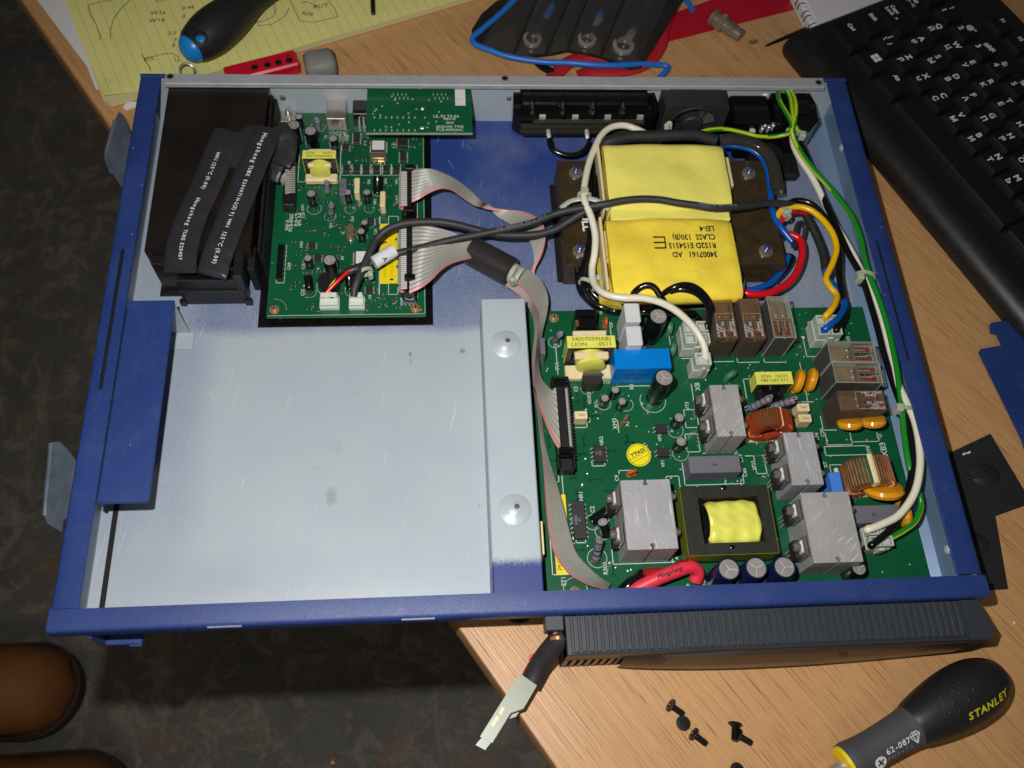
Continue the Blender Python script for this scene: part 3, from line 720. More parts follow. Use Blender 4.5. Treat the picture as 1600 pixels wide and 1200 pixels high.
def dip(key, n, w, l, h=3.2, pins='lead', pw=.55, name='chip', span=1.2, mark=None):
    b = MB(); b.box(-w/2,-l/2,.5,w/2,l/2,h,.25); b.cyl((-w*.22,l*.38,h+.001),(-w*.22,l*.38,h+.01),.4,n=10,k=1)
    subs = []
    pm = MB(); pt = l/n
    for i in range(n):
        y = -l/2+pt*(i+.5)
        for sx in (-1,1):
            pm.box(sx*w/2, y-pw/2, h*.45, sx*(w/2+span*.6), y+pw/2, h*.55); pm.box(sx*(w/2+span*.5), y-pw/2, 0, sx*(w/2+span*.7), y+pw/2, h*.54)
            pm.box(sx*(w/2+span*.5), y-pw/2, 0.02, sx*(w/2+span*1.1), y+pw/2, .2)
    subs.append(('pins', pm, M[pins]))
    if mark:
        t = MB()
        for i, line in enumerate(mark): t.text(line, w*.3, TM(w*(.05-.3*i), 0, h+.02, 90), align='CENTER')
        subs.append(('chip_marking', t, M['inkgrey']))
    proto(key, name, b, [M['chip'], M['black']], subs)
dip('dip8', 4, 6.4, 9.4, mark=['393','N']); dip('dip16', 8, 6.6, 20, mark=['ST','K4022','74H']); dip('opto', 2, 6.2, 5.0, name='optocoupler')
dip('so8', 4, 3.9, 4.9, 1.7, pw=.4, span=.9); dip('so16', 8, 4.2, 9.6, 2.0, pw=.4, span=1.0); dip('so14', 7, 3.9, 8.4, 1.8, pw=.4, span=.9)
dip('smopto', 2, 3.6, 4.6, 2.2, pw=.5, span=.9, name='optocoupler'); dip('plcc', 6, 6.6, 6.6, 2.4, pw=.5, span=.5)
def qfp(key, w, n, lab=True):
    b = MB(); b.box(-w/2,-w/2,.3,w/2,w/2,2.6,.3)
    pm = MB(); pt = w*.94/n
    for i in range(n):
        y = -w*.47+pt*(i+.5)
        for sx in (-1,1):
            pm.box(sx*w/2, y-pt*.28, .9, sx*(w/2+.6), y+pt*.28, 1.1); pm.box(sx*(w/2+.5), y-pt*.28, .02, sx*(w/2+1.2), y+pt*.28, .2)
            pm.box(y-pt*.28, sx*w/2, .9, y+pt*.28, sx*(w/2+.6), 1.1); pm.box(y-pt*.28, sx*(w/2+.5), .02, y+pt*.28, sx*(w/2+1.2), .2)
    s = MB(); s.box(-w*.42,-w*.4,2.6,w*.42,w*.4,2.72)
    proto(key, 'chip', b, M['chip'], [('pins', pm, M['lead']), ('white_sticker', s, M['paper'])])
qfp('qfp', 10.5, 20)

def resistor(key, r, l, col='greyres', bands=((.18,'brown'),(.38,'red'),(.58,'black'),(.8,'gold'))):
    bc = {'brown': mat('brown band', L(84,44,26), .5, bump=0), 'red': mat('red band', L(150,40,40), .5, bump=0), 'black': M['ink'], 'gold': M['gold'], 'green': mat('green band', L(30,84,70), .5, bump=0)}
    b = MB(); b.lathe([(.01,-.02),(r*.8,0),(r,l*.06),(r,l*.16),(r*.9,l*.22),(r*.9,l*.78),(r,l*.84),(r,l*.94),(r*.8,l),(.01,l+.02)], n=16)
    subs = [('leads', MB().tube([(0,0,-3),(0,0,0)], .3, 6).tube([(0,0,l),(0,0,l+1.2),(.8,0,l+1.6),(1.5,0,l+1),(1.7,0,0),(1.7,0,-3)], .3, 6), M['lead'])]
    for f, c in bands:
        s = MB(); s.lathe([(r*.98 if .2 < f < .8 else r*1.02, l*f),(r*.98 if .2 < f < .8 else r*1.02, l*f+l*.055)], n=16); s.f = s.f[:16]; s.m = s.m[:16]
        subs.append(('colour_band', s, bc[c]))
    proto(key, 'resistor', b, M[col], subs)
resistor('res', 2.0, 11); resistor('res2', 2.2, 14, bands=((.1,'red'),(.3,'black'),(.52,'black'),(.86,'brown'))); resistor('resp', 1.9, 8, bands=())
resistor('resh', 2.2, 13, bands=((.12,'green'),(.34,'green'),(.56,'brown'),(.82,'red')))

def xtal(key):
    b = MB(); pr = []
    w, l, h = 2.1, 5.2, 3.4
    def ring(s_, z): return [(s_*(w*math.cos(t)), (l-w)*(1 if math.sin(t) > 0 else -1)+s_*w*math.sin(t), z) for t in [math.pi*2*i/20+.01 for i in range(20)]]
    lev = [(1.15,0),(1.15,.5),(1,.5),(1,h-.3),(.86,h)]; vs = []
    for s_, z in lev: vs += ring(s_, z)
    fs = [(q_*20+i, q_*20+(i+1)%20, (q_+1)*20+(i+1)%20, (q_+1)*20+i) for q_ in range(len(lev)-1) for i in range(20)]+[tuple(range(80,100))]
    b.add(vs, fs); proto(key, 'crystal', b, M['gold'])
xtal('xtal')

def screwp(key, r, matn):
    b = MB(); b.lathe([(r*1.25,0),(r*1.25,.35),(r,.4),(r,.9),(r*.85,1.6),(r*.4,2.0),(.01,2.05)], n=20)
    c = MB(); c.box(-r*.65,-.22,1.62,r*.65,.22,2.12); c.box(-.22,-r*.65,1.62,.22,r*.65,2.125)
    proto(key, 'screw', b, M[matn], [('cross_recess', c, M['darksteel'])])
screwp('screwb', 2.2, 'brass'); screwp('screws', 2.0, 'steel')

def boxcap(key, sx, sy, h, matn, mark='', ms=1.4, bev=.35, name='film_capacitor', ink='ink', lines=None, rz=0, mx=0, my=0):
    b = MB(); b.box(-sx/2,-sy/2,0,sx/2,sy/2,h,bev); subs = []
    if mark:
        t = MB()
        for i, ln in enumerate(mark.split('|')): t.text(ln, ms, TM(mx, my-(i-.5*(mark.count('|')))*ms*1.1, h+.03, rz), align='CENTER')
        subs.append(('printed_marking', t, M[ink]))
    proto(key, name, b, M[matn], subs)

def disc(key, r, th, matn, name='varistor'):
    b = MB(); b.lathe([(.01,-th/2),(r*.6,-th/2),(r*.9,-th*.38),(r,0),(r*.9,th*.38),(r*.6,th/2),(.01,th/2)], (0,0,r+1.5), (0,1,0), n=24)
    b.lathe([(1.6,0),(1.0,-2.2)], (-r*.45,0,2.2), n=8); b.lathe([(1.6,0),(1.0,-2.2)], (r*.45,0,2.2), n=8)
    ld = MB(); ld.cyl((-r*.45,0,-1),(-r*.45,0,1),.35,n=6); ld.cyl((r*.45,0,-1),(r*.45,0,1),.35,n=6)
    proto(key, name, b, M[matn], [('leads', ld, M['lead'])])
disc('mov', 7.0, 4.6, 'mov'); disc('movb', 10.6, 5.2, 'mov'); disc('disc', 3.0, 2.0, 'disc', 'disc_capacitor'); disc('grn', 4.2, 3.4, 'greencap', 'disc_capacitor')

def relay(key, sx, sy, h, clear, rot=False):
    """case of smoked or clear plastic over coil and contacts; long side along y"""
    b = MB(); b.box(-sx/2,-sy/2,.6,sx/2,sy/2,h,.45)
    base = MB(); base.box(-sx/2+.3,-sy/2+.3,0,sx/2-.3,sy/2-.3,2.2 if clear else h*.42,.2)
    inn = MB(); inn.box(-sx*.36, sy*.02, 2.2, sx*.36, sy*.44, h-2.6, .5)
    inn.box(-sx*.4,-sy*.06,2.2,sx*.4,-sy*.01,h-1.6,.1)
    coil = MB()
    for i in range(2):
        x = (-.22+.44*i)*sx
        for j in range(4):
            y = -sy*.42+j*sy*.085; coil.box(x-sx*.13,y,h-4.2,x+sx*.13,y+sy*.05,h-2.2-(j%2)*.4,.15)
    lead = MB()
    for i in range(2):
        x = (-.16+.32*i)*sx; lead.ell((x,sy*.08,h-2.4),(.55,.55,.4),10,5); lead.box(x-.25,-sy*.32,h-2.1,x+.25,-sy*.06,h-1.9)
    fr = MB()     # moulded ribs of the lid
    for i in (-1,0,1): fr.box(i*sx*.44-.2,-sy*.47,h-1.5,i*sx*.44+.2,-sy*.03,h-.5)
    fr.box(-sx*.44,-sy*.03-.2,h-1.5,sx*.44,-sy*.03+.2,h-.55); fr.box(-sx*.44,-sy*.47,h-1.5,sx*.44,-sy*.47+.4,h-.55)
    ed = MB(); e_ = .28
    for i in (-1,1):
        for j in (-1,1):
            ed.box(i*sx/2-e_,j*sy/2-e_,.6,i*sx/2+e_,j*sy/2+e_,h,.1)
        ed.box(i*sx/2-e_,-sy/2,h-.4,i*sx/2+e_,sy/2,h+.05,.1); ed.box(-sx/2,i*sy/2-e_,h-.4,sx/2,i*sy/2+e_,h+.05,.1)
    subs = [('relay_base', base, mat('relay base', L(150,140,108), .5) if not clear else M['relayinner']), ('magnet_yoke', inn, M['relayinner']), ('coil', coil, M['copper']), ('contact', lead, M['lead']), ('lid_rib', fr, M['clear'])]
    if clear: subs.append(('case_edge', ed, M['caseedge']))
    if not clear:
        t = MB(); random.seed(4)
        for i in range(5):
            x = -sx*.38+i*sx*.13+(sx*.22 if i > 2 else 0)
            t.text(['RTS3T024','FDC','24VDC 10A','250VAC','30VDC cURus'][i], 1.9, TM(x, -sy*.45+(i%2)*3, h+.03, 90))
        fr2 = MB(); 
        for (a,b_,c,d) in ((-.42,-.30,.42,-.285),(-.42,.10,.42,.115),(-.42,-.3,-.39,.1),(.39,-.3,.42,.1)): fr2.box(a*sx,b_*sy,h+.01,c*sx,d*sy,h+.03)
        subs.append(('printed_marking', t, M['inkw'])); subs.append(('printed_frame', fr2, mat('tan print', L(150,130,100), .6, bump=0)))
    proto(key, 'relay', b, M['clear' if clear else 'relay'], subs)
relay('relayd', 12.2, 26, 23.5, False); relay('relayc', 12.2, 26, 23.5, True)

def heatsink(key, sx, sy, h, alu='alu', left=1):
    b = MB(); n_ = 1.7; k = 10
    def notch(cx, cy, sg):
        return [(cx+n_*.45*-sg if False else cx-(.7), cy)] 
    poly = []
    def arc(cx, cy, up):   # keyhole notch cut into the edge
        pts = [(cx-.55*up, cy)]
        for i in range(k+1):
            a = math.pi*(.80 if True else 0)
            t = -a+ (2*a)*i/k
            pts.append((cx-math.sin(-t)*1.15*(-1)*up*-1, cy-(1.9)*up-math.cos(t)*1.15*(-1)*up*-1+.0))
        pts.append((cx+.55*up, cy)); return pts
    # top edge left->right, bottom right->left
    top = [(-sx/2, sy/2), (-.6, sy/2)]+[(math.sin(math.radians(a))*1.2, sy/2-1.9+math.cos(math.radians(a))*1.2) for a in (-30,-75,-120,-160,160,120,75,30)][:8]
    top = [(-sx/2, sy/2),(-.6, sy/2),(-.6,sy/2-.95),(-1.15,sy/2-1.6),(-1.15,sy/2-2.3),(-.6,sy/2-3.0),(.6,sy/2-3.0),(1.15,sy/2-2.3),(1.15,sy/2-1.6),(.6,sy/2-.95),(.6,sy/2),(sx/2,sy/2)]
    poly = top + [(-x+0, -y) for x, y in top]
    b.prism(poly, .4, h)
    # transistors clamped on the left face with insulators and screws
    subs = []
    for sgn, yy in ((1, sy*.28), (-1, -sy*.24)):
        x = -sx/2
        t = MB(); t.box(x-5.2, yy-4.6, h-15.5, x-.9, yy+4.6, h-7.5, .3); subs.append(('transistor', t, M['chip']))
        t = MB(); t.box(x-.55, yy-5.2, h-16, x-.05, yy+5.2, h-.6, .1); t.box(x-2.0,yy-4.8,h-13,x-.9,yy+4.8,h-1.2,.2); t.box(x-3.0,yy-4.2,h-4.6,x-2.1,yy+4.2,h-1.6,.2); subs.append(('mounting_tab', t, M['steel']))
        t = MB(); t.box(x-3.9, yy-3.2, h-7.0, x-2.3, yy+3.2, h-2.0,.6); subs.append(('insulating_bush', t, M['white']))
        t = MB(); t.lathe([(2.3,0),(2.5,.8),(2.3,2.6),(1.5,3.3),(.01,3.4)], (x-3.9,yy,h-4.4), (-1,0,0), n=16); t.box(x-7.35,yy-1.3,h-4.6,x-7.25,yy+1.3,h-4.2,k=1); t.box(x-7.36,yy-.2,h-5.6,x-7.26,yy+.2,h-3.2,k=1)
        subs.append(('clamp_screw', t, [M['steel'], M['darksteel']]))
        t = MB(); t.lathe([(2.6,0),(2.6,1.4),(2.0,1.6),(1.4,1.7),(1.4,3.0),(.01,3.1)], (sx/2,yy,h-4.4), (1,0,0), n=14); subs.append(('clamp_nut', t, M['steel']))
        t = MB()
        for k_ in (-2.2,0,2.2): t.box(x-3.6,yy+k_-.4,-.5,x-3.0,yy+k_+.4,h-15.4)
        subs.append(('leads', t, M['lead']))
    proto(key, 'heat_sink', b, M[alu], subs)
heatsink('hsA', 25, 35.6, 25.5, 'alu2'); heatsink('hsB', 15.2, 29.5, 25); heatsink('hsC', 16.2, 28.8, 25, 'alu2'); heatsink('hsD', 25, 36, 25.5)

def plugblock(key, sx, sy, h, nx, ny):
    b = MB(); b.box(-sx/2,-sy/2,0,sx/2,sy/2,h*.62,.5)
    pt = sx/nx; py = sy/ny
    u = MB()
    for i in range(nx):
        for j in range(ny):
            x = -sx/2+pt*(i+.5); y = -sy/2+py*(j+.5)
            for (a,b_,c,d) in ((-.44,-.44,.44,-.32),(-.44,.32,.44,.44),(-.44,-.32,-.32,.32),(.32,-.32,.44,.32)):
                u.box(x+a*pt, y+b_*py, h*.5, x+c*pt, y+d*py, h, .15)
            u.box(x-pt*.26,y-py*.26,h*.3,x+pt*.26,y+py*.26,h*.9,.2); u.cyl((x,y,h*.9),(x,y,h*.93),min(pt,py)*.16,n=10)
    u.box(-sx*.12, -sy/2-1.6, h*.35, sx*.12, -sy/2-.2, h*.9, .3)
    proto(key, 'plug_connector', b, M['nylon'], [('plug_housing', u, M['nylon'])])
plugblock('plug6', 15, 15, 16, 2, 2); plugblock('plug1', 10, 8.4, 17, 1, 1); plugblock('plug4', 14.5, 13.5, 16, 2, 2); plugblock('plug3', 13, 12, 14, 2, 2)

def jst(key, sx):
    b = MB(); b.box(-sx/2,-3.2,0,sx/2,3.2,6.2,.25); b.box(-sx/2+.5,.4,6.2,sx/2-.5,3.2,9.0,.25)
    w_ = MB(); w_.box(-sx/2-.5,-3.6,0,sx/2+.5,3.6,3.4,.3); proto(key, 'wire_connector', b, M['jst'], [('wafer', w_, M['jst'])])
jst('jst3', 10.2); jst('jst2', 8.0)

def toroid(key, r, th, w, wire, n=36, gap=False):
    """ring lying on its rim, axis along y"""
    core = MB(); core.lathe([(r-th,-w/2),(r,-w/2),(r,w/2),(r-th,w/2),(r-th,-w/2)], (0,0,r+1.5), (0,1,0), n=32, cap=False)
    wr = MB()
    for i in range(n):
        a = 2*math.pi*i/n
        if gap and (abs((a-math.radians(100))) < .14 or abs(a-math.radians(280)) < .2): continue
        def pt(rad, y, a=a): return (math.cos(a)*rad, y, r+1.5+math.sin(a)*rad)
        R1, R0, h = r+.75, r-th-.75, w/2+.75
        wr.tube([pt(R1,-h+.8),pt(R1,h-.8),pt(R1-.8,h),pt(R0+.8,h),pt(R0,h-.8),pt(R0,-h+.8),pt(R0+.8,-h),pt(R1-.8,-h),pt(R1,-h+.8)], .72 if n < 40 else .55, 6, caps=False)
    base = MB(); base.box(-r*.9,-w/2-1,0,r*.9,w/2+1,2.2,.4)
    band = MB(); a = math.radians(100 if gap else 75); R1, R0, h = r+.9, r-th-.9, w/2+.9
    def bp(rad, y): return (math.cos(a)*rad, y, r+1.5+math.sin(a)*rad)
    band.tube([bp(R1,-h),bp(R1,h),bp(R0,h),bp(R0,-h),bp(R1,-h)], 1.5 if gap else .4, 8, flat=.3 if gap else 1.0, caps=False)
    proto(key, 'toroid_choke', core, mat('green toroid core', L(16,88,56), .35), [('copper_winding', wr, M[wire]), ('core_band', band, M['cream']), ('choke_base', base, M['cream'])])
toroid('torA', 11.2, 4.6, 8.5, 'copper', 46); toroid('torB', 11.6, 4.6, 13.5, 'copperg', 44, True)
def stroke(m, pts, w, z=0.0, k=None):
    """flat printed line through the points (x, y)"""
    for i in range(len(pts)-1):
        a = Vector(pts[i]); b = Vector(pts[i+1]); d = b-a
        if d.length < 1e-6: continue
        d.normalize(); n_ = Vector((-d.y, d.x))*w/2; e = d*w*.4
        p = [a-e+n_, a-e-n_, b+e-n_, b+e+n_]
        m.add([(q_.x, q_.y, z) for q_ in p], [(0,1,2,3)], k)
def ring(m, x, y, r, w, z, a0=0, a1=360, n=24):
    pts = [(x+r*math.cos(math.radians(a0+(a1-a0)*i/n)), y+r*math.sin(math.radians(a0+(a1-a0)*i/n))) for i in range(n+1)]
    stroke(m, pts, w, z)
# ============================================================ small control board
ZB = 12.0
def at(key, parent, u, v, h, rz=0, rx=0, ry=0, sc=1.0, label=None, zb=ZB, name=None):
    """component whose top is seen at (u, v), h above its board"""
    p = P(u, v, zb+h); return put(key, parent, (p.x, p.y, zb), rz, rx, ry, sc, label, name)
def lay(key, parent, base, top, label=None):
    """component whose foot and head are both seen: (u, v, z above desk)"""
    a = P(*base); b = P(*top); d = (b-a).normalized()
    o = put(key, parent, a, label=label); q_ = d.to_track_quat('Z', 'Y'); o.rotation_mode = 'QUATERNION'; o.rotation_quaternion = q_; return o
cb = thing('control_circuit_board', 'small green circuit board with two white wire plugs on its near edge', 'circuit board', (124, 240, ZB-1.6))
bl = [(79.7,177.0),(169.8,176.6),(169.9,326.5),(79.7,326.5)]
m = MB(); m.prism(bl, ZB-1.6, ZB); part('board', m, M['pcb'], cb, smooth=0)
m = MB(); m.box(80.5, 177.6, ZB+.015, 169.2, 178.1, ZB+.03); m.box(168.9,178,ZB+.015,169.3,320,ZB+.03); part('bare_edge', m, mat('laminate edge', L(150,170,140), .5), cb)
sh = MB(); sh.box(73.8, 174.6, 4.2, 173.6, 322, 5.0); solo('insulating_sheet', sh, M['blackg'], 'black plastic insulating sheet lying beneath the small rear control board', 'plastic sheet')
for u, v in ((428,482),(649,480)):
    p = P(u, v, ZB+1.6); put('screwb', cb, (p.x,p.y,ZB))
m = MB()
for x, y in ((86,182),(164,182),(86,318),(164,318)): m.cyl((x,y,5),(x,y,ZB-1.6),2.5,n=10)
part('standoff', m, M['brass'], cb, kind='stuff')
# electrolytics: top centre pixel and kind
for k, u, v, h in (('e25',467,182,9),('e4',459,195,15),('e4',485,204,15),('e3',486,302,10.5),('e25',543,300,9),('e25',573,300,9),('e2',569,345,9),('e25',564,361,9),('e25',481,403,9),('e4',515,406,15)):
    at(k, cb, u, v, h, rz=random.uniform(120,200))
at('e3', cb, 482, 213, 10.5); at('e3', cb, 520, 216, 10.5)
lay('e25', cb, (484,455,14), (480,424,17)); lay('e3', cb, (590,302,14), (590,268,22)); lay('e25', cb, (547,452,14), (545,425,19))
lay('resp', cb, (497,205,13), (496,184,22)); lay('resp', cb, (517,333,13), (518,318,22)); lay('resp', cb, (511,300,13), (511,282,22))
at('xtal', cb, 547, 360, 3.4); at('xtal', cb, 591, 243, 3.4, rz=90)
at('qfp', cb, 568, 402, 2.7); at('qfp', cb, 591, 226, 2.7, sc=.85)
for u, v, k in ((487,382,'so8'),(496,402,'so8'),(577,451,'so8'),(579,344,'so8'),(540,229,'so8'),(557,214,'so14'),(630,243,'so14'),(629,222,'plcc')): at(k, cb, u, v, 2)
for u in (541,557,572,588,604,619): at('smopto', cb, u, 263, 2.2, rz=0)
boxcap('gb', 4.2, 12, 9, 'greybox', 'X', 3); boxcap('gb2', 3.2, 11, 8, 'cream'); at('gb', cb, 536, 291, 9); at('gb2', cb, 598, 310, 8)
at('gb2', cb, 559, 297, 3, label='flat brown resistor pack')
at('jst3', cb, 513, 464, 9); at('jst2', cb, 556, 464, 9)
p = P(513, 438, ZB+7); m = MB(); m.lathe([(6,0),(6.1,.4),(6.1,7),(5.7,7.5),(1.0,7.5),(.9,7.1),(.01,7.1)], (p.x,p.y,ZB), n=30); part('buzzer', m, M['black'], cb)
# header strip with eight sockets
x0,y0,x1,y1 = rect(433,382,443,436,ZB+2.5); m = MB(); m.box(x0,y0,ZB,x1,y1,ZB+3,.2)
n = 8
for i in range(n):
    y = y1-(i+.5)*(y1-y0)/n; m.cyl(((x0+x1)/2,y,ZB+3.0),((x0+x1)/2,y,ZB+3.05),.75,n=10,k=1); m.box(x1,y-.9,ZB,x1+1,y-.6,ZB+.3,k=1)
part('pin_header', m, [M['blackg'], M['darksteel']], cb)
# usb socket and rear connector
x0,y0,x1,y1 = rect(510,158,541,186,ZB+10.5); y0 = P(525,186,ZB+10.5).y; m = MB(); m.box(x0,y0,ZB,x1,327.4,ZB+10.6,.5); m.box(x0+.4,y0-.15,ZB+9.9,x1-.4,y0+.2,ZB+10.75,.1); part('usb_socket', m, M['steel'], cb)
p = P(566,160,ZB+12); m = MB(); m.box(p.x-6,316,ZB,p.x+9,327.4,ZB+11,.4); ds = part('serial_socket', m, M['blackg'], cb)
m = MB()
for i in range(3):
    for j in range(2): m.tube([(p.x-2+i*2.7,316,ZB+8-j*3),(p.x-2+i*2.7,313+j,ZB+8-j*3),(p.x-2+i*2.7,311.5+j*1.5,ZB+5-j*2),(p.x-2+i*2.7,311.5+j*1.5,ZB)], .5, 6)
part('solder_pins', m, M['solder'], ds)
# grounding bracket by the rear wall
p = P(449,172,ZB+5); m = MB(); m.box(p.x-5,p.y-6,ZB,p.x+5,327.4,ZB+1.2,.3); m.cyl((p.x,p.y,ZB+1.2),(p.x,p.y,ZB+5.5),1.4,n=12); m.cyl((p.x,p.y,ZB+1.2),(p.x,p.y,ZB+3),2.4,n=6); part('ground_terminal', m, M['steel'], cb)
# small transformer with lime label
def small_trafo(parent, u0, v0, u1, v1, h, lines, flip, depth, label, cream=True):
    z = ZB+h; x0, y0, x1, y1 = rect(u0, v0, u1, v1, z); cx = (x0+x1)/2; w_ = x1-x0
    m = MB(); m.box(x0, y0, z-3.4, x1, y1, z-.15, .3); m.box(x0, y0+.01, ZB+3, x0+3.0, y1-.01, z-3.3,.2); m.box(x1-3.0, y0+.01, ZB+3, x1, y1-.01, z-3.3,.2); m.box(x0,y0,ZB+2,x1,y1,ZB+4)
    o = part('transformer', m, M['ferrite'], parent, label)
    t = MB(); t.box(x0-.15, y0-.15, z-.16, x1+.15, y1+.15, z, .1); t.box(x0-.3,y0-.1,ZB+3,x0-.02,y1+.1,z-.1,.1); t.box(x1+.02,y0-.1,ZB+3,x1+.3,y1+.1,z-.1,.1); part('core_tape', t, M['lime'], o)
    yc = (y0+y1)/2; b = MB()
    if cream:
        b.box(cx-w_*.36, y0-depth*.42, z-5.5, cx+w_*.36, y0-1.0, z-2.2, .6); b.box(cx-w_*.36, y1+1.0, z-5.5, cx+w_*.36, y1+depth*.38, z-2.2, .6)
        b.box(cx-w_*.5, y0-depth*.75, ZB+.5, cx+w_*.5, y0-1.2, ZB+4.5, .6); part('bobbin', b, M['cream'], o)
    else: b.box(x0+2,y0-depth*.5,ZB+.3,x1-2,y1+depth*.3,ZB+3,.4); part('bobbin', b, M['black'], o)
    wv = MB(); R_ = (h-6)/2
    rw = w_*.33 if cream else h*.36
    wv.lathe([(rw*.8,-depth*.55-(y1-y0)/2),(rw*.95,-depth*.5-(y1-y0)/2),(rw,0),(rw*.95,(y1-y0)/2),(rw*.8,depth*.25+(y1-y0)/2)], (cx,yc,ZB+(4+R_ if cream else h*.42)), (0,1,0), n=26, sy=1.0)
    part('winding', wv, M['lime'] if cream or True else M['blackg'], o)
    t = MB()
    for i, ln in enumerate(lines): t.text(ln, w_*.125, TM(cx, yc-(i-.5)*w_*.125*(-1 if flip else 1), z+.02, 180 if flip else 0), align='CENTER', sx=1.15)
    part('printed_marking', t, M['ink'], o); return o
small_trafo(cb, 473, 235, 524, 247, 17, ['34007053(AB)','LION      0523'], True, 9, 'transformer with lime tape and upside-down print')
# daughter ribbon headers at the right edge
def box_header(parent, x0, y0, x1, y1, z, zb=ZB, key=True):
    m = MB()
    for a in ((x0,y0,x0+1,y1),(x1-1,y0,x1,y1),(x0,y0,x1,y0+1.4),(x0,y1-1.4,x1,y1)): m.box(a[0],a[1],zb,a[2],a[3],z,.15)
    m.box(x0+.2,y0+.2,zb,x1-.2,y1-.2,zb+2)
    return part('box_header', m, M['black'], parent)
hx0, hx1 = PX(628,300,20), PX(650,300,20)
box_header(cb, hx0, PY(640,335,20), hx1, PY(640,262,20), 19.5); box_header(cb, hx0, PY(640,458,20), hx1, PY(640,340,20), 19.5)
x0,y0,x1,y1 = rect(630,458,650,470,ZB+2); m = MB(); m.box(x0,y0,ZB,x1,y1,ZB+1.2); m.tube([(x0+1,y1,ZB+4),(x0+2,y0+1,ZB+2),(x1-2,y0+.6,ZB+2),(x1-1,y1,ZB+4)],.5,6,k=1); part('latch_foot', m, [M['blackg'],M['solder']], cb)
# yellow part-number sticker
x0,y0,x1,y1 = rect(594,350,621,443,ZB); m = MB(); m.box(x0,y0,ZB+.02,x1,y1,ZB+.12); lb = part('yellow_sticker', m, M['label'], cb)
t = MB(); t.text('PN34007088', 2.8, TM(x0+3.0, y0+4, ZB+.13, 90)); t.text('2005 0523', 2.8, TM(x0+7.0, y0+4, ZB+.13, 90)); part('printed_marking', t, mat('faded print', L(196,160,0), .6, bump=0), lb)
# silkscreen
m = MB(); Z = ZB+.03; W = .38
def srect(m, u0, v0, u1, v1, z, w=W, sides='tblr'):
    x0,y0,x1,y1 = rect(u0,v0,u1,v1,z)
    if 't' in sides: stroke(m, [(x0,y1),(x1,y1)], w, z)
    if 'b' in sides: stroke(m, [(x0,y0),(x1,y0)], w, z)
    if 'l' in sides: stroke(m, [(x0,y0),(x0,y1)], w, z)
    if 'r' in sides: stroke(m, [(x1,y0),(x1,y1)], w, z)
def sring(m, u, v, r, z, a0=0, a1=360, w=W):
    p = P(u, v, z); ring(m, p.x, p.y, r, w, z, a0, a1)
def stext(m, s_, u, v, z, size=2.2, rz=90, bold=0.012):
    p = P(u, v, z); m.text(s_, size*1.2, TM(p.x, p.y, z, rz), align='CENTER', bold=bold)
srect(m, 593,338,622,460,Z); srect(m,593,338,607,350,Z); srect(m,593,443,607,460,Z)
srect(m, 448,231,450.5,440,Z,sides='l') if False else None
srect(m, 467,228,532,284,Z,sides='lrb'); srect(m, 443,383,446,442,Z,.32,'r'); srect(m,432,425,443,442,Z,sides='lb')
srect(m, 626,258,652,340,Z,sides='r'); srect(m, 626,340,652,466,Z,sides='rb')
for u in (541,557,572,588,604,619): srect(m,u-7,257,u+7,274,Z,.28,'lrb')
for u,v,r in ((491,326,4.2),(516,338,3.4),(547,327,3.1),(577,326,3.1),(577,350,3.0),(566,370,3.0),(485,457,3.3),(482,410,3.3),(518,424,3.9),(513,447,6.6),(497,198,4.4),(548,455,3.2),(590,300,3.2)): sring(m,u,v,r,Z,150,380)
sring(m, 428, 484, 7, Z, 0, 90)
for s_,u,v,sz,rz in (('5062',466,343,4.2,90),('PCB-0062',455,348,2.6,90),('94V-0',449,352,2.6,90),('CN9',452,416,2.2,90),('NA3',471,382,2.0,90),('C12',474,416,2.0,90),('C33',473,457,2.2,90),('R21',517,352,2.0,90),('C24',474,336,2.0,90),('CN14',620,312,2.0,90),('CN8',628,472,2.0,90),
  ('U2',578,464,2.0,90),('G2',536,363,2,90),('C63',551,342,2,90),('C24',587,362,2,90),('B3',535,403,2,90),('VP8',616,228,2,90),('CN3',543,215,2,90),('D5',571,224,2,90),('VP7',555,284,2,90),('VP5',577,284,2,90),('VP4',603,284,2,90),('VP3',620,284,2,90),('NR1',586,315,2,90),('C57',563,317,2,90),('P8',546,254,2,90),('L5',527,248,2,90),('C6',509,214,2,90),('CN1',473,324,2,90),
  ('+',474,328,2.4,0),('+',497,420,2.6,0),('+',475,447,2.6,0),('+',540,451,2.6,0),('+',552,325,2.4,0),('UL 94V-0 0523',449,352,0.1,90)):
    if sz > .5: stext(m, s_, u, v, Z, sz, rz)
part('silkscreen', m, M['silk'], cb, smooth=0)
# test pads, chip resistors and solder joints too small to count
m = MB(); random.seed(3)
for i in range(260):
    x = random.uniform(92,167); y = random.uniform(181,320); a = random.choice((0,1))
    sx_, sy_ = (.9,.5) if a else (.5,.9)
    m.box(x-sx_,y-sy_,ZB,x+sx_,y+sy_,ZB+.5,k=0 if i % 3 else 1); 
    m.box(x-sx_-.3*a,y-sy_-.3*(1-a),ZB+.02,x+sx_+.3*a,y+sy_+.3*(1-a),ZB+.2,k=2)
part('chip_resistors', m, [mat('brown chip part', L(70,58,48), .5, bump=0), M['chip'], M['lead']], cb, kind='stuff')

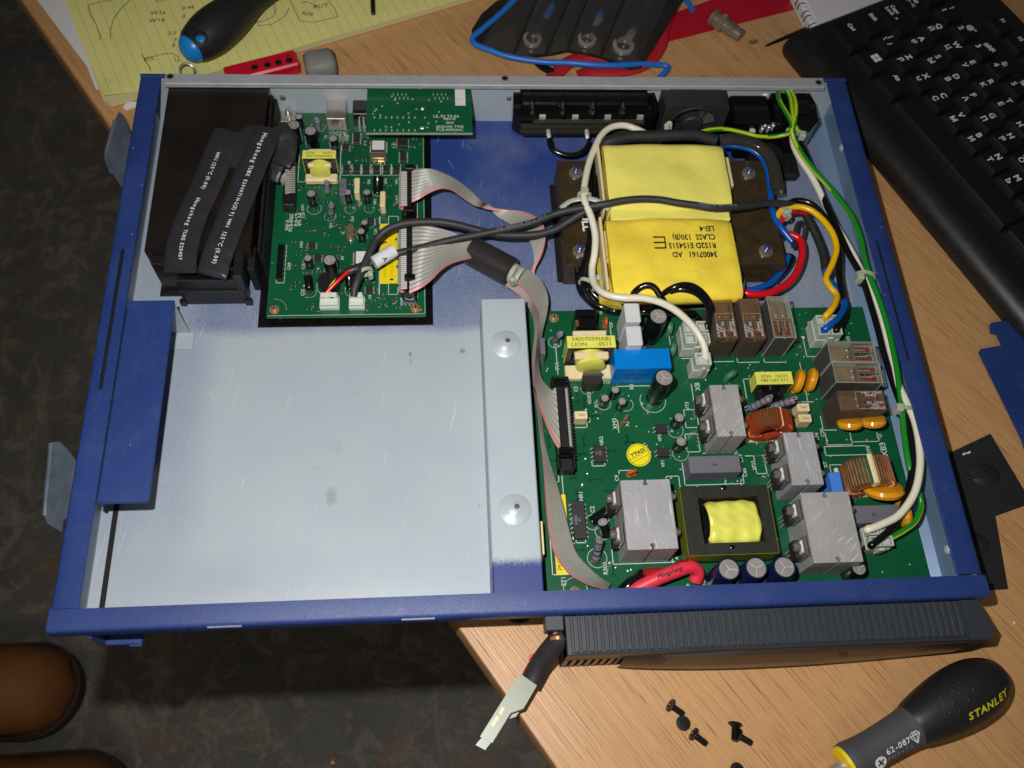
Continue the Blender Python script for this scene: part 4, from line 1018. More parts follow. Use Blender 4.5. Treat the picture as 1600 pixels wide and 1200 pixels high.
# ============================================================ daughter card hanging off the rear panel
ZD = 33.5
dc = thing('network_card', 'small green card seen from its solder side, mounted high against the rear wall', 'circuit board', (178, 305, ZD-1.6))
x0,y0,x1,y1 = rect(573,136,737,208,ZD); y0 = P(655,208,ZD).y
m = MB(); m.box(x0,y0,ZD-1.6,x1,327,ZD); part('board', m, M['pcb'], dc, smooth=0)
m = MB(); m.box(x0,y0-.02,ZD-1.5,x1,y0+.25,ZD+.02); part('bare_edge', m, mat('laminate edge', L(150,170,140), .5), dc)
x2,y2,x3,y3 = rect(711,137,727,165,ZD); m = MB(); m.box(x2,y2,ZD+.02,x3,y3,ZD+.12); part('white_sticker', m, M['paper'], dc)
m = MB(); random.seed(9)
for u in range(585,655,9): m.ell((PX(u,184,ZD),PY(u,184,ZD),ZD),(.55,.55,.6),8,4); m.ell((PX(u,204,ZD),PY(u,204,ZD),ZD),(.55,.55,.6),8,4); m.cyl((PX(u,184,ZD),PY(u,184,ZD),ZD),(PX(u,184,ZD)+.3,PY(u,184,ZD)+.2,ZD+1.3),.2,n=5); m.cyl((PX(u,204,ZD),PY(u,204,ZD),ZD),(PX(u,204,ZD)+.3,PY(u,204,ZD)+.2,ZD+1.3),.2,n=5)
for i in range(4):
    for b_, uu in ((0,615),(1,677)):
        for k_ in (0,1):
            p = P(uu+i*6.5+k_*3, 149+k_*6, ZD); m.cyl((p.x,p.y,ZD),(p.x,p.y+.3,ZD+1.4),.3,n=6)
for i in range(26):
    p = P(random.uniform(582,730), random.uniform(150,205), ZD); m.ell((p.x,p.y,ZD),(.6,.6,.4),8,4)
for u,v in ((660,170),(660,200),(656,137)):
    p = P(u,v,ZD); m.ell((p.x,p.y,ZD),(1.2,1.2,.9),10,5)
part('solder_joints', m, M['solder'], dc, kind='stuff')
m = MB(); Z2 = ZD+.03
for s_,u,v,sz in (('JAGUAR TVSS',703,198,2.3),('PCB-90002AC',703,203,2.3),('94V-0',702,186,2.6),('UL.92 TS-04',697,182,2.6),('0000',703,192,2.0)): stext(m, s_, u, v, Z2, sz, 180 if False else 0)
part('silkscreen', m, M['silk'], dc, smooth=0)
m = MB(); m.box(x0+8,311,14,x0+24,327.3,ZD-1.7,.4); m.box(x1-24,311,14,x1-6,327.3,ZD-1.7,.4); part('network_socket', m, M['blackg'], dc, kind='stuff')

# ============================================================ black film-covered charger box at the far left
bb = thing('charger_box', 'dark bronze box in the rear left tray corner under black sleeved cables', 'electronics box', (48, 262, 4))
m = MB(); m.prism([(16.5,205.6),(73.5,205.6),(76.2,324.5),(16.5,324.5)], 6, 36.6); m2 = part('cover', m, M['bronze'], bb)
m = MB(); m.box(19.5, 199.3, 5, 31, 205.55, 33.2, .4); part('bent_tab', m, M['bronze'], m2)
for i, (x, w_, z) in enumerate(((77.0,1.6,33),(79.0,1.2,30))):
    m = MB(); m.box(x-.6,208-i*2,5,x+w_-.6,322,z,.3); part('heat_fin', m, M['blackm'], bb)
m = MB(); m.box(31.5,190.5,4.2,68,199.0,18,.5); m.box(31.5,192,18.1,68,194,27,.4); m.box(31.5,197,18.1,68,199,31,.4); m.box(64,191,18.1,69.5,206,33,.5); m.box(29.5,189.2,4.2,33,192,9,.4); m.box(66,189.2,4.2,70.2,192,9,.4)
part('end_frame', m, M['black'], bb)
m = MB(); m.box(70.5,199,5,74.5,214,28,.4); m.box(17,196,4.2,30,205,5.5,.3); part('side_clip', m, M['blackm'], bb, kind='stuff')
m = MB(); m.tube([(14.5,300,22),(15.5,297,24),(16.2,294,22)], .35, 6); part('stray_wire', m, M['wwhite'], bb)

def flat_tube(parent, px, w_, marks=(), label=None, sm=6, sharp=False):
    """flattened heat-shrink sleeve following px = (u, v, z); marks = (text, size, start fraction)"""
    pts = [P(*p) for p in px]
    pts = spline(pts, sm); n = len(pts); A, B = [], []
    for i, p in enumerate(pts):
        t = (pts[min(i+1,n-1)]-pts[max(i-1,0)]); t.z = 0; t.normalize(); s_ = Vector((-t.y, t.x, 0))*w_/2; A.append(p+s_); B.append(p-s_)
    m = MB(); nn = len(pts); vs = []
    for i, (a, b) in enumerate(zip(A, B)):
        for f, h in ((0,0),(.06,.8),(.2,1.15),(.5,1.3),(.8,1.15),(.94,.8),(1,0),(.94,-.8),(.5,-1.0),(.06,-.8)):
            q_ = a.lerp(b, f); vs.append((q_.x,q_.y,q_.z+h+.15*math.sin(i*.9+f*3)))
    m.add(vs, [(i*10+j, i*10+(j+1)%10, (i+1)*10+(j+1)%10, (i+1)*10+j) for i in range(nn-1) for j in range(10)]+[tuple(range(9,-1,-1)), tuple(range((nn-1)*10, nn*10))])
    o = part('heat_shrink_sleeve', m, M['shrink'], parent, label)
    if marks:
        t = MB(); L_ = [0]
        for i in range(1, n): L_.append(L_[-1]+(pts[i]-pts[i-1]).length)
        def at_len(s_):
            for i in range(1, n):
                if L_[i] >= s_: f = (s_-L_[i-1])/(L_[i]-L_[i-1]); return pts[i-1].lerp(pts[i], f), (pts[min(i+1,n-1)]-pts[max(i-2,0)]).normalized()
            return pts[-1], (pts[-1]-pts[-2]).normalized()
        for s_, size, f0 in marks:
            d = f0*L_[-1]
            for c_ in s_:
                adv = size*(.36 if c_ in ' iIl1.()-' else .82 if c_ in 'mWM' else .68)
                q_, tn = at_len(d+adv/2)
                if c_ != ' ': t.text(c_, size, TM(q_.x, q_.y, q_.z+1.5, math.degrees(math.atan2(tn.y, tn.x))), bold=.012, align='CENTER')
                d += adv
        part('printed_marking', t, M['inkw'], o, smooth=0)
    return o
def sleeved(label, loc): return thing('sleeved_cable', label, 'sleeved cable', P(*loc), 'flat sleeved cables over the charger box')
sc1 = sleeved('left of two flat black sleeved cables crossing the bronze box, printed in white', (300,340,36))
flat_tube(sc1, [(358,206,38.3),(350,220,38.7),(340,246,38.7),(328,276,38.7),(314,306,38.7),(301,334,38.7),(291,362,38.7),(284,390,38.6),(281,426,38.0)], 17.5, [('VW-1 125°C (0.00)', 3.0, .17),('Hongshang', 3.2, .51),('TUBE E20407', 2.8, .73)])
flat_tube(sc1, [(402,206,37.2),(388,212,37.4),(378,224,37.4),(370,242,37.4),(362,262,37.2)], 13)
sc2 = sleeved('right of two flat black sleeved cables crossing the bronze box, nearer the board', (370,330,36))
flat_tube(sc2, [(420,201,38.2),(413,216,38.9),(402,242,38.9),(390,270,38.9),(378,300,38.9),(366,330,38.9),(355,358,38.9),(345,384,38.8),(338,404,38.2),(333,422,37.6),(331,431,36.2)], 16.8, [('Hongshang', 3.8, .05),('TUBE', 3.1, .285),('E204071 H-2(Z) 9J VW-1', 2.8, .385),('125°C (0.00)', 3.2, .74)])
flat_tube(sc2, [(432,199,37.5),(441,209,37),(447,224,35),(445,242,33),(438,258,31)], 13)
flat_tube(sc2, [(441,240,32),(432,256,29),(425,272,26),(422,282,24)], 11)
# its plug and grey strands at the board edge
rc = thing('sleeved_cable_plug', 'black ribbon plug with grey ribbon ends at the left edge of the small control board', 'cable plug', P(450,300,14))
x0,y0,x1,y1 = rect(441,290,460,318,ZB+9); m = MB(); m.box(x0,y0,ZB,x1,y1,ZB+8,.4); m.box(x0+1,y1,ZB+3,x1-3,y1+24,ZB+10,.4); part('plug_body', m, M['black'], rc)
for v0, v1 in ((223,255),(261,300)):
    m = MB(); n = 12
    for i in range(n):
        f = i/(n-1); v = v0+(v1-v0)*f; m.tube([P(446,v+2,22),P(454,v,23.5),P(460,v,22),P(461,v+3,17),P(459,v+3,13)], .62, 6, k=1 if i == 0 else 0)
    part('ribbon_end', m, [M['ribbon'], M['pink']], rc, kind='stuff')
m = MB(); m.sheet([P(436,278,20),P(447,268,22)],[P(442,290,18),P(447,288,22)], 1.0, cols=5); part('ribbon_end', m, [M['ribbon']], rc)
# ============================================================ main power board
pb = thing('power_circuit_board', 'large green power circuit board crowded with relays, heat sinks and toroids', 'circuit board', (328, 98, ZB-1.6))
m = MB(); m.prism([(227.6,13.8),(428.4,13.8),(428.4,178.5),(228.4,178.5)], ZB-1.6, ZB); part('board', m, M['pcb'], pb, smooth=0)
sh = MB(); sh.box(226, 12, 4.2, 424, 181.5, 5.0); solo('insulating_sheet', sh, M['blackg'], 'black plastic insulating sheet lying beneath the large power board', 'plastic sheet')
m = MB()
for x, y in ((236,172),(236,20),(420,172),(420,20),(330,100)): m.cyl((x,y,5),(x,y,ZB-1.6),2.5,n=10)
part('standoff', m, M['brass'], pb, kind='stuff')
for u, v in ((866,495),(899,924)):
    p = P(u, v, ZB+1.6); put('screwb', pb, (p.x,p.y,ZB))
for k, u, v, h, ang in (('hsA',1014,803,25.5,0),('hsB',1137,641,25,0),('hsC',1255,716,25,0),('hsD',1299,823,25.5,0)): at(k, pb, u, v, h, rz=ang)
for k, u, v, h in (('e6',1029,494,25),('e6',1038,590,25),('e25',946,620,10.5),('e25',962,607,10.5),('e25',973,625,10.5),('e3',1063,649,13),('e3',1066,687,13),('e7',1139,889,24),('e7',1182,887,24),('e7',1226,886,24),('e4',1345,886,17)):
    at(k, pb, u, v, h, rz=random.uniform(120,175))
lay('e3', pb, (925,815,15), (952,797,21)); lay('e3', pb, (947,835,13), (941,812,24))
lay('res', pb, (867,531,13), (876,521,24)); lay('res2', pb, (930,876,13), (938,838,26)); lay('resh', pb, (1172,638,22), (1198,625,30)); lay('resh', pb, (1206,636,22), (1240,625,30))
at('disc', pb, 948, 498, 8, rz=85); at('disc', pb, 990, 734, 8.5, rz=15); at('grn', pb, 986+2, 545, 5, rz=80) if False else None
at('grn', pb, 1048, 508, 9, rz=80); at('grn', pb, 1053, 542, 9, rz=75); at('grn', pb, 1144, 583, 9, rz=30)
at('mov', pb, 1252, 590, 13, rz=70); at('mov', pb, 1272, 588, 13, rz=72); 
def lean(key, u, v, zc, R0, rx, rz):
    c_ = P(u, v, zc); a = math.radians(rx); r_ = math.radians(rz); off = Vector((math.sin(r_)*math.sin(a), -math.cos(r_)*math.sin(a), math.cos(a)))*(R0+1.5)
    put(key, pb, (c_.x-off.x, c_.y-off.y, c_.z-off.z), rz, rx, 0)
lean('mov', 1328, 661, 24, 7.0, 42, 8); lean('mov', 1364, 658, 25, 7.0, 42, 10); lean('movb', 1380, 765, 25, 10.6, 42, 3)
at('mov', pb, 1415, 800, 12, rz=95)
at('relayd', pb, 1132, 497, 23.5); at('relayd', pb, 1175, 497, 23.5); at('relayc', pb, 1221, 495, 23.5)
at('relayc', pb, 1330, 552, 21.5, rz=88); at('relayc', pb, 1338, 584, 21.5, rz=88); at('relayd', pb, 1345, 627, 22, rz=90)
o = at('plug6', pb, 1088, 520, 15); at('plug1', pb, 1099, 560, 17); at('plug4', pb, 1296, 507, 16); at('plug3', pb, 1376, 836, 14)
at('torA', pb, 1211, 652, 23); at('torB', pb, 1369, 733, 24, rz=3)
boxcap('k1', 31, 12.2, 19, 'relayblue', '', 2, .3, 'relay'); at('k1', pb, 1004, 560, 19, label='bright blue relay box')
boxcap('wb', 8.6, 12.0, 25, 'whiteb', '', 2, .7, 'power_resistor'); t_ = None
at('wb', pb, 989, 486, 26); at('wb', pb, 992, 522, 26)
boxcap('cb5', 27.5, 9.5, 12, 'greybox', 'M', 3.2, 0.3, rz=180); at('cb5', pb, 1117, 725, 12); at('cb5', pb, 1367, 802, 13)
boxcap('cf', 7, 4.6, 8.5, 'cream', 'E9FL', 2.0, .3, rz=180); at('cf', pb, 908, 648, 8.5); at('cf', pb, 1258, 633, 11); at('cf', pb, 1261, 650, 11)
boxcap('cbl', 6.2, 14, 15, 'capblue', '', 2, .4); at('cbl', pb, 1308, 757, 15)
at('dip8', pb, 937, 708, 3.2); at('dip16', pb, 905, 812, 3.2); at('opto', pb, 1034, 669, 3.2, rz=0); at('opto', pb, 1037, 706, 3.2)
t = MB(); p = P(975,592,ZB+9); t.text('CFK  TRB', 3.0, TM(p.x+6, P(1000,577,ZB+19).y-.12, ZB+12, 0, 90), align='CENTER'); t.text('24VDC', 2.6, TM(p.x+6, P(1000,577,ZB+19).y-.12, ZB+8, 0, 90), align='CENTER'); part('printed_marking', t, mat('dark blue print', L(0,50,96), .5, bump=0), pb, smooth=0)
# tall label sticker, round pass sticker
x0,y0,x1,y1 = rect(865,773,885,898,ZB); m = MB(); m.box(x0,y0,ZB+.02,x1+1,y1,ZB+.12); lb = part('yellow_sticker', m, M['label'], pb)
t = MB(); t.text('PN3400716080', 3.6, TM(x0+2.2, y0+2, ZB+.14, 90)); t.text('9  0511    0523', 3.2, TM(x0+5.9, y0+2, ZB+.14, 90)); part('printed_marking', t, M['ink'], lb)
p = P(998,711,ZB); m = MB(); m.cyl((p.x,p.y,ZB+.02),(p.x,p.y,ZB+.14),6.6,n=40); ps = part('round_sticker', m, M['pass'], pb)
t = MB(); ring(t, p.x, p.y, 5.9, .28, ZB+.15, n=40); t.text("T'PASS", 3.1, TM(p.x-.2, p.y+1.3, ZB+.16, 26), align='CENTER', bold=.03)
for k_ in (-.3, -2.1):
    a = math.radians(26); d = Vector((math.cos(a), math.sin(a))); n_ = Vector((-d.y, d.x)); c_ = Vector((p.x,p.y))+n_*k_; hl = math.sqrt(5.8**2-k_**2); stroke(t, [c_-d*hl, c_+d*hl], .22, ZB+.15)
part('printed_marking', t, M['ink'], ps)
# labelled transformer at the upper left, choke with lime label, big switching transformer
small_trafo(pb, 887, 525, 961, 543, 22.5, ['34007059(AB)','LION      0511'], False, 13, 'transformer with cream bobbin and lime label')
tr2 = small_trafo(pb, 1182, 581, 1238, 600, 14, ['510-3401480','LION   0525'], True, 9, 'low transformer with black winding', cream=False)
for c_ in tr2.children:
    if c_.name.startswith('winding'): c_.data.materials[0] = M['blackg']
x0,y0,x1,y1 = rect(1068,758,1206,866,ZB+21); zt = ZB+19
x0,y0 = P(1075,867,zt).x, P(1140,866,zt).y; x1,y1 = P(1206,800,zt).x, P(1130,759,zt).y; x0 = P(1069,810,zt).x
m = MB(); fx, fy = 8.6, 6.0
m.box(x0,y0,zt-8,x0+fx,y1,zt,.3); m.box(x1-fx+3,y0,zt-8,x1,y1,zt,.3); m.box(x0+fx-.01,y0,zt-8,x1-fx+3.01,y0+fy,zt,.3); m.box(x0+fx-.01,y1-fy,zt-8,x1-fx+3.01,y1,zt,.3)
bt = part('switching_transformer', m, M['ferrite'], pb)
m = MB(); 
for a in ((x0-.3,y0-.3,x0-.02,y1+.3),(x0-.3,y0-.3,x1+.3,y0-.02),(x1+.02,y0-.3,x1+.3,y1+.3)): m.box(a[0],a[1],zt-12,a[2],a[3],zt-.1)
part('core_tape', m, M['olive'], bt)
m = MB(); m.box(x0+fx+.2,y0+fy+.2,ZB+1,x1-fx+2.8,y1-fy-.2,zt-9,.5); m.box(x0+2,y0+1,ZB,x1-2,y1-1,ZB+2); part('bobbin', m, M['blackg'], bt)
wx0, wx1, wy0, wy1 = P(1106,812,zt).x, P(1189,812,zt).x, P(1147,848,zt).y, P(1147,778,zt).y
m = MB(); m.box(wx0-4,wy0-.4,zt-7,wx0-.4,wy1+.4,zt-2.4,.5); part('bobbin_flange', m, M['blackg'], bt)
m = MB(); vs = []; nx, n = 26, 20; cy = (wy0+wy1)/2; hy = (wy1-wy0)/2
for i in range(nx+1):
    f = i/nx; x = wx0+(wx1-wx0)*f
    e = -2.2*(1-math.sqrt(max(0, 1-((abs(f-.5)*2)**8)))) if i not in (0, nx) else -2.6
    ridge = .45*math.sin(f*19+.5)*(1 if .1 < f < .9 else .3)
    for j in range(n+1):
        a = math.pi*j/n; ca, sa = math.cos(a), math.sin(a); k = 1/((abs(ca)**3.2+abs(sa)**3.2)**(1/3.2))
        w_ = .35*math.sin(j*.9+f*8)+.2*math.sin(j*1.7-f*21)
        vs.append((x+.5*math.sin(j*.7), cy+ca*k*(hy+e+ridge*.5+w_*.3), zt-7+sa*k*(7.4+e*.7+ridge*.5+w_)))
m.add(vs, [(i*(n+1)+j,(i+1)*(n+1)+j,(i+1)*(n+1)+j+1,i*(n+1)+j+1) for i in range(nx) for j in range(n)])
m.add([vs[nx*(n+1)+j] for j in range(n+1)], [tuple(range(n,-1,-1))]); m.add([vs[j] for j in range(n+1)], [tuple(range(n+1))])
part('winding_tape', m, M['lime'], bt, smooth=50)
m = MB(); m.lathe([(hy*.93,0),(hy*.93,3.2)], (wx0-3.0,cy,zt-9.2),(1,0,0), n=30); part('dark_winding_end', m, M['blackg'], bt, smooth=50)
for (u,v,r) in ((1131,762,2),(1144,855,1.8)):
    p = P(u,v,zt); m = MB(); m.ell((p.x,p.y,zt-.4),(r,r*.8,.9),10,5); part('varnish_drop', m, M['blackg'], bt)
# header of the wide ribbon, pin rows, regulator tabs, fuse holder
hx0_, hx1_ = PX(867,650,22), PX(894,650,22); box_header(pb, hx0_, PY(880,735,20), hx1_, PY(880,588,20), 20)
m = MB()
for i in range(24):
    y = PY(889,600+i*5,21); m.box(hx1_-.1,y-.35,ZB+3,hx1_+.7,y+.35,20.2)
part('header_teeth', m, M['black'], pb, kind='stuff')
m = MB(); p = P(926,583,ZB+15); m.box(p.x-5.2,p.y-.4,ZB+5,p.x+5.2,p.y+.9,ZB+15,.2); tb = part('regulator', m, M['steel'], pb)
m = MB(); m.box(p.x-4.9,p.y-5.0,ZB+3.2,p.x+4.9,p.y-.41,ZB+12,.3); part('regulator_body', m, M['ferrite'], tb)
m = MB(); p = P(916,490,ZB+19); m.box(p.x-6,p.y-8,ZB,p.x+6,p.y+3,ZB+16,.5); m.box(p.x-6,p.y-1,ZB+16,p.x+6,p.y+3.0,ZB+19,.5); m.box(p.x-6,p.y-8,ZB+16,p.x+6,p.y-6.6,ZB+18,.4); fh = part('terminal_block', m, M['blackg'], pb)
m = MB(); m.box(p.x-6.3,p.y-7.5,ZB+7,p.x-4.6,p.y-3.5,ZB+18.4,.1); part('copper_clip', m, M['copperg'], fh)
for u, v, k_ in ((971,659,0),(976,664,1)):
    pass
m = MB()
for i in range(3):
    for j in range(2):
        p = P(969+i*3.0+j*3, 667-i*5, ZB); m.box(p.x-.35,p.y-.35,ZB,p.x+.35,p.y+.35,ZB+7)
part('pin_header', m, M['brass'], pb)
m = MB(); p = P(1034,892,ZB+10); m.box(p.x-9,p.y-2.6,ZB,p.x+2,p.y+2.2,ZB+10,1.4); part('film_capacitor', m, M['red2'], pb, 'dark red dipped capacitor')
m = MB(); p = P(1072,882,ZB+12); m.ell((p.x,p.y,ZB+7),(6,3.4,6.5)); part('film_capacitor', m, M['red2'], pb, 'dark red dipped capacitor')
m = MB(); p = P(1300,738,ZB+3); m.lathe([(.01,0),(1.3,.1),(1.3,4.4),(.01,4.6)], (p.x+3,p.y-2,ZB+2),(0,1,0),n=12); part('resistor', m, M['white'], pb)
for u, v, sx_, sy_, h in ((848,540,5,10,14),(845,840,4,17,14)):
    p = P(u,v,ZB+h); m = MB(); m.box(p.x-1.4,p.y-sy_/2,ZB,p.x+1.4,p.y+sy_/2,ZB+h,.2); part('cable_guide', m, M['greybox'] if v < 600 else M['cream'], pb)
# silkscreen
m = MB(); Z = ZB+.03
for a in ((858,741,884,898,'lrtb'),(858,741,873,753,'tbr'),(953,780,1063,880,'lb'),(1068,722,1160,757,'lrb'),(1083,600,1098,640,'lb'),(1072,678,1092,706,'lrtb'),(1070,640,1090,668,'lrtb'),(1164,592,1182,622,'lt'),(1286,566,1302,600,'l'),(1098,700,1118,708,'b'),(1240,620,1270,628,'lb'),(1284,650,1302,672,'lb'),
   (1291,676,1330,695,'lrb'),(1332,676,1372,690,'rb'),(1289,697,1355,711,'lrtb'),(1298,726,1340,745,'lt'),(1256,566,1300,630,'l'),(1256,556,1278,558,'l'),(1108,560,1146,565,'b'),(1152,560,1186,566,'lb'),(1194,560,1228,566,'lb'),(1258,532,1290,557,'lb'),(1046,500,1060,556,'l'),(1064,548,1080,560,'b'),(925,720,945,728,'lrb'),(900,838,915,848,'lrb'),(894,640,916,668,'rb'),(870,540,878,585,'lt'),(966,657,976,676,'l'),(967,735,985,740,'lt'),(1042,744,1062,768,'lrtb'),(957,598,1044,603,'b'),(958,503,966,600,'l'),(1180,712,1196,740,'lrtb'),(1158,752,1180,760,'l'),(1190,650,1198,704,'b'),(1164,707,1200,712,'b')):
    srect(m, a[0],a[1],a[2],a[3], Z, .42, a[4])
for u,v,r,a0,a1 in ((867,535,3.6,90,380),(918,606,4,180,360),(1020,626,7.2,150,400),(978,632,4,150,400),(943,630,4,150,400),(1055,672,4.4,150,400),(1063,708,4.4,150,400),(933,872,5,90,400),(943,830,4.4,90,400),(926,816,4,90,400),(1120,915,6.5,90,300),(899,921,6,0,180)): sring(m,u,v,r,Z,a0,a1,.42)
for s_,u,v,sz,rz in (('R1',868,540,2.4,90),('TV1',871,572,2.6,90),('C5',900,608,2.4,90),('VD300',921,622,2.2,90),('C4',932,632,2.4,90),('K1',987,604,2.6,90),('XM3',961,662,2.8,90),('X5',980,662,2.4,90),('NR2',940,689,2.4,90),('NR1',908,775,2.4,90),('C9',964,747,2.4,90),('C2',926,796,2.6,90),('C6',955,508,2.4,90),('VP2',1031,684,2.2,90),('VP1',1036,724,2.2,90),('VT5',1074,634,2.4,90),('XB',1090,604,3.4,90),('C17',1158,716,2.4,90),('CB5',1164,738,2.4,90),('VD3',1178,727,2.4,90),('C30',1285,676,2.4,90),('C1',1373,682,2.4,90),('RV4',1358,703,2.4,90),('XB3',1381,702,4.0,90),('XB2',1267,510,3.4,90),('K05',1326,531,2.6,90),('R300',946,888,2.6,90),('ET1',881,908,2.6,90),('V2',1055,876,4,90),('V6',1150,706,2.4,90),('VP4',1277,682,2.4,90),('X7',1290,726,2.4,90),('C1',920,656,2.4,90),('+',1003,631,3,0),('+',1050,674,2.6,0),('+',928,808,2.6,0),('TOA',1015-65,597,2.4,0),('+',1075,915,3,0)):
    stext(m, s_, u, v, Z, sz, rz)
for u,v in ((853,616),(1255,528),(1325,779)):
    p = P(u,v,Z); m.add([(p.x-1.2,p.y+1,Z),(p.x+1.2,p.y+1,Z),(p.x,p.y-1.4,Z)], [(0,2,1)])
part('silkscreen', m, M['silk'], pb, smooth=0)
m = MB(); random.seed(5)
for i in range(230):
    x = random.uniform(234,424); y = random.uniform(20,174); m.ell((x,y,ZB-.1),(.55,.55,.35),7,3)
part('solder_joints', m, M['solder'], pb, kind='stuff')
# black wriggling test loops drawn on the mask
m = MB(); random.seed(11)
for u,v in ((902,620),(913,628),(930,650),(912,690),(911,710),(980,685),(984,692),(858,690),(862,720),(896,747),(930,750),(955,767),(902,775),(905,860),(958,892),(955,705)):
    p = P(u,v,ZB); a = random.choice((0,90)); l = random.uniform(3,6)
    dx, dy = (l/2,0) if a == 0 else (0,l/2)
    ring(m, p.x-dx, p.y-dy, .8, .22, ZB+.02); ring(m, p.x+dx, p.y+dy, .8, .22, ZB+.02); stroke(m, [(p.x-dx,p.y-dy),(p.x,p.y+.5),(p.x+dx,p.y+dy)], .5, ZB+.02)
part('mask_print', m, mat('dark mask gap', L(10,44,26), .4, bump=0), pb, smooth=0, kind='stuff')
# ============================================================ mains transformer
tf = thing('mains_transformer', 'large transformer wrapped in yellow tape on a brown bolted core behind the power board', 'transformer', (315, 235, 4))
zl = 26.0
tx0, tx1, ty0, ty1 = 251.3, 381.5, 200.5, 277.0
m = MB(); m.box(tx0, ty0, 5.2, tx1, ty1, zl, .6)
for i in range(18): m.box(tx0-.12, ty0-.12, 6+i*1.1, tx1+.12, ty1+.12, 6.5+i*1.1)
core = part('laminated_core', m, M['lam'], tf)
m = MB(); m.box(tx0-3, ty0+2, 4.1, tx1+3, ty1-2, 5.1, .3); part('mounting_plate', m, M['blackm'], tf)
for u, v in ((901,263),(1173,264),(907,386),(1200,386)):
    p = P(u, v, zl+5); m = MB(); m.cyl((p.x,p.y,zl),(p.x,p.y,zl+.9),4.2,n=24); m.cyl((p.x,p.y,zl+.9),(p.x,p.y,zl+3.6),3.4,3.2,n=6)
    b_ = part('bolt', m, M['steel'], tf)
    m = MB(); m.lathe([(1.8,0),(1.8,2.2),(1.3,2.6),(.01,2.7)], (p.x,p.y,zl+3.5), n=14); part('bolt_end', m, mat('blued bolt end', L(84,96,150), .25, metal=.7), b_)
def coil(x0, x1, y0, y1, z, matn, seed, bot=14, und=0):
    """taped winding: rounded box with slack wrinkled tape"""
    random.seed(seed); m = MB(); nx, ny = 30, 34; vs = []
    r = 6.5; prof = []
    for j in range(ny+1):
        f = j/ny
        if f < .22: a = f/.22; prof.append((y0+und*(1-a)**1.3, bot+(z-r-bot)*a, 0))
        elif f < .36: a = (f-.22)/.14*math.pi/2; prof.append((y0+r-r*math.cos(a), z-r+r*math.sin(a), math.sin(a)))
        elif f < .64: a = (f-.36)/.28; prof.append((y0+r+(y1-y0-2*r)*a, z, 1))
        elif f < .78: a = (f-.64)/.14*math.pi/2; prof.append((y1-r+r*math.sin(a), z-r+r*math.cos(a), math.cos(a)))
        else: a = (f-.78)/.22; prof.append((y1, z-r-(z-r-bot)*a, 0))
    ph = [random.uniform(0,6) for _ in range(6)]
    for i in range(nx+1):
        fx = i/nx; x = x0+(x1-x0)*fx
        for j, (y, zz, up) in enumerate(prof):
            h = .75*math.sin(fx*6+ph[0]+j*.16)*math.sin(j*.21+ph[3])+.3*math.sin(fx*15+j*.42+ph[1])+.22*math.sin(j*.9+fx*3+ph[2])+.9*math.sin(math.pi*fx)*math.sin(math.pi*j/ny)
            side = -.8 if i in (0, nx) else 0
            s_ = 1 if j > ny/2 else -1
            vs.append((x, y+s_*(1-up)*(h*.6+side), zz+up*(h+side)))
    m.add(vs, [(i*(ny+1)+j,(i+1)*(ny+1)+j,(i+1)*(ny+1)+j+1,i*(ny+1)+j+1) for i in range(nx) for j in range(ny)])
    m.add([vs[j] for j in range(ny+1)], [tuple(range(ny+1))]); m.add([vs[nx*(ny+1)+j] for j in range(ny+1)], [tuple(range(ny,-1,-1))])
    return part('winding', m, M[matn], tf, smooth=50)
wx0 = 276.8
w1 = coil(wx0+.5, 350.5, 231.0, 279.5, 41.0, 'yellow', 1); w2 = coil(wx0-2.8, 347.5, 170.5, 225.5, 40.0, 'yellow2', 5, 12, 12)
m = MB(); m.box(wx0+1, 224, 20, 349, 234, 37.2, 1.0); part('inner_tape', m, M['yellow'], w1)
for a in ((wx0-3.2, 231, wx0-1.6, 278, 40.0, w1), (wx0-6.6, 176, wx0-5.0, 225, 39.5, w2), (350.6,234,352.0,272,34,w1), (347.8,182,349.4,218,33,w2)):
    m = MB(); m.box(a[0], a[1], 8, a[2], a[3], a[4], .4); part('bobbin_flange', m, M['cream'], a[5])
for (u0,v0,u1,v1,z,w_) in ((941,360,953,410,33,w2),(942,255,947,296,33,w1),(1135,245,1143,290,30,w1)):
    x0,y0,x1,y1 = rect(u0,v0,u1,v1,z); m = MB(); m.box(x0,y0,z-8,x1,y1,z,.5); part('bobbin_tab', m, M['cream'], w_)
m = MB(); m.box(349.5,188,18,352.5,214,29,.4); part('bobbin_tab', m, M['cream'], w2)
m = MB(); vs = [(wx0-5.6,178,30),(wx0-2.8,171,38),(wx0+3,169,32),(wx0-4,186,37),(wx0-8.5,176,24),(wx0+4,171.5,22)]
m.add(vs, [(0,1,3),(0,4,5,2,1)]); m.add([(wx0-8.5,176,24),(wx0-5.6,178,30),(wx0-4,200,37),(wx0-8,205,26)], [(0,1,2,3)]); m.add([(347,176,36),(352,186,34),(352.5,180,26),(347.5,173,26)], [(0,1,2,3)]); part('loose_tape', m, M['yellow2'], w2, smooth=0, kind='stuff')
t = MB(); zc = 41.4
x0,y0,x1,y1 = rect(1014,350,1126,410,zc)
for i, (s_, uu, vv, sz) in enumerate((('34007161   AD',1120,398,5.2),('R152D E154515',1118,384,5.2),('CLASS  130(B)',1117,371,5.2),('LEI-4',1115,358,5.2))):
    p = P(uu, vv, zc); t.text(s_, sz, TM(p.x, p.y, zc+.9, 180), bold=.014, sx=.80)
p = P(1030,380,zc); 
for dx, dy, sx_, sy_ in ((0,0,.6,8),(-3.2,3.7,6.6,.7),(-3.2,0,6.6,.7),(-3.2,-3.7,6.6,.7)): t.box(p.x+3.2+dx-sx_/2, p.y+dy-sy_/2, zc+.7, p.x+3.2+dx+sx_/2, p.y+dy+sy_/2, zc+.95)
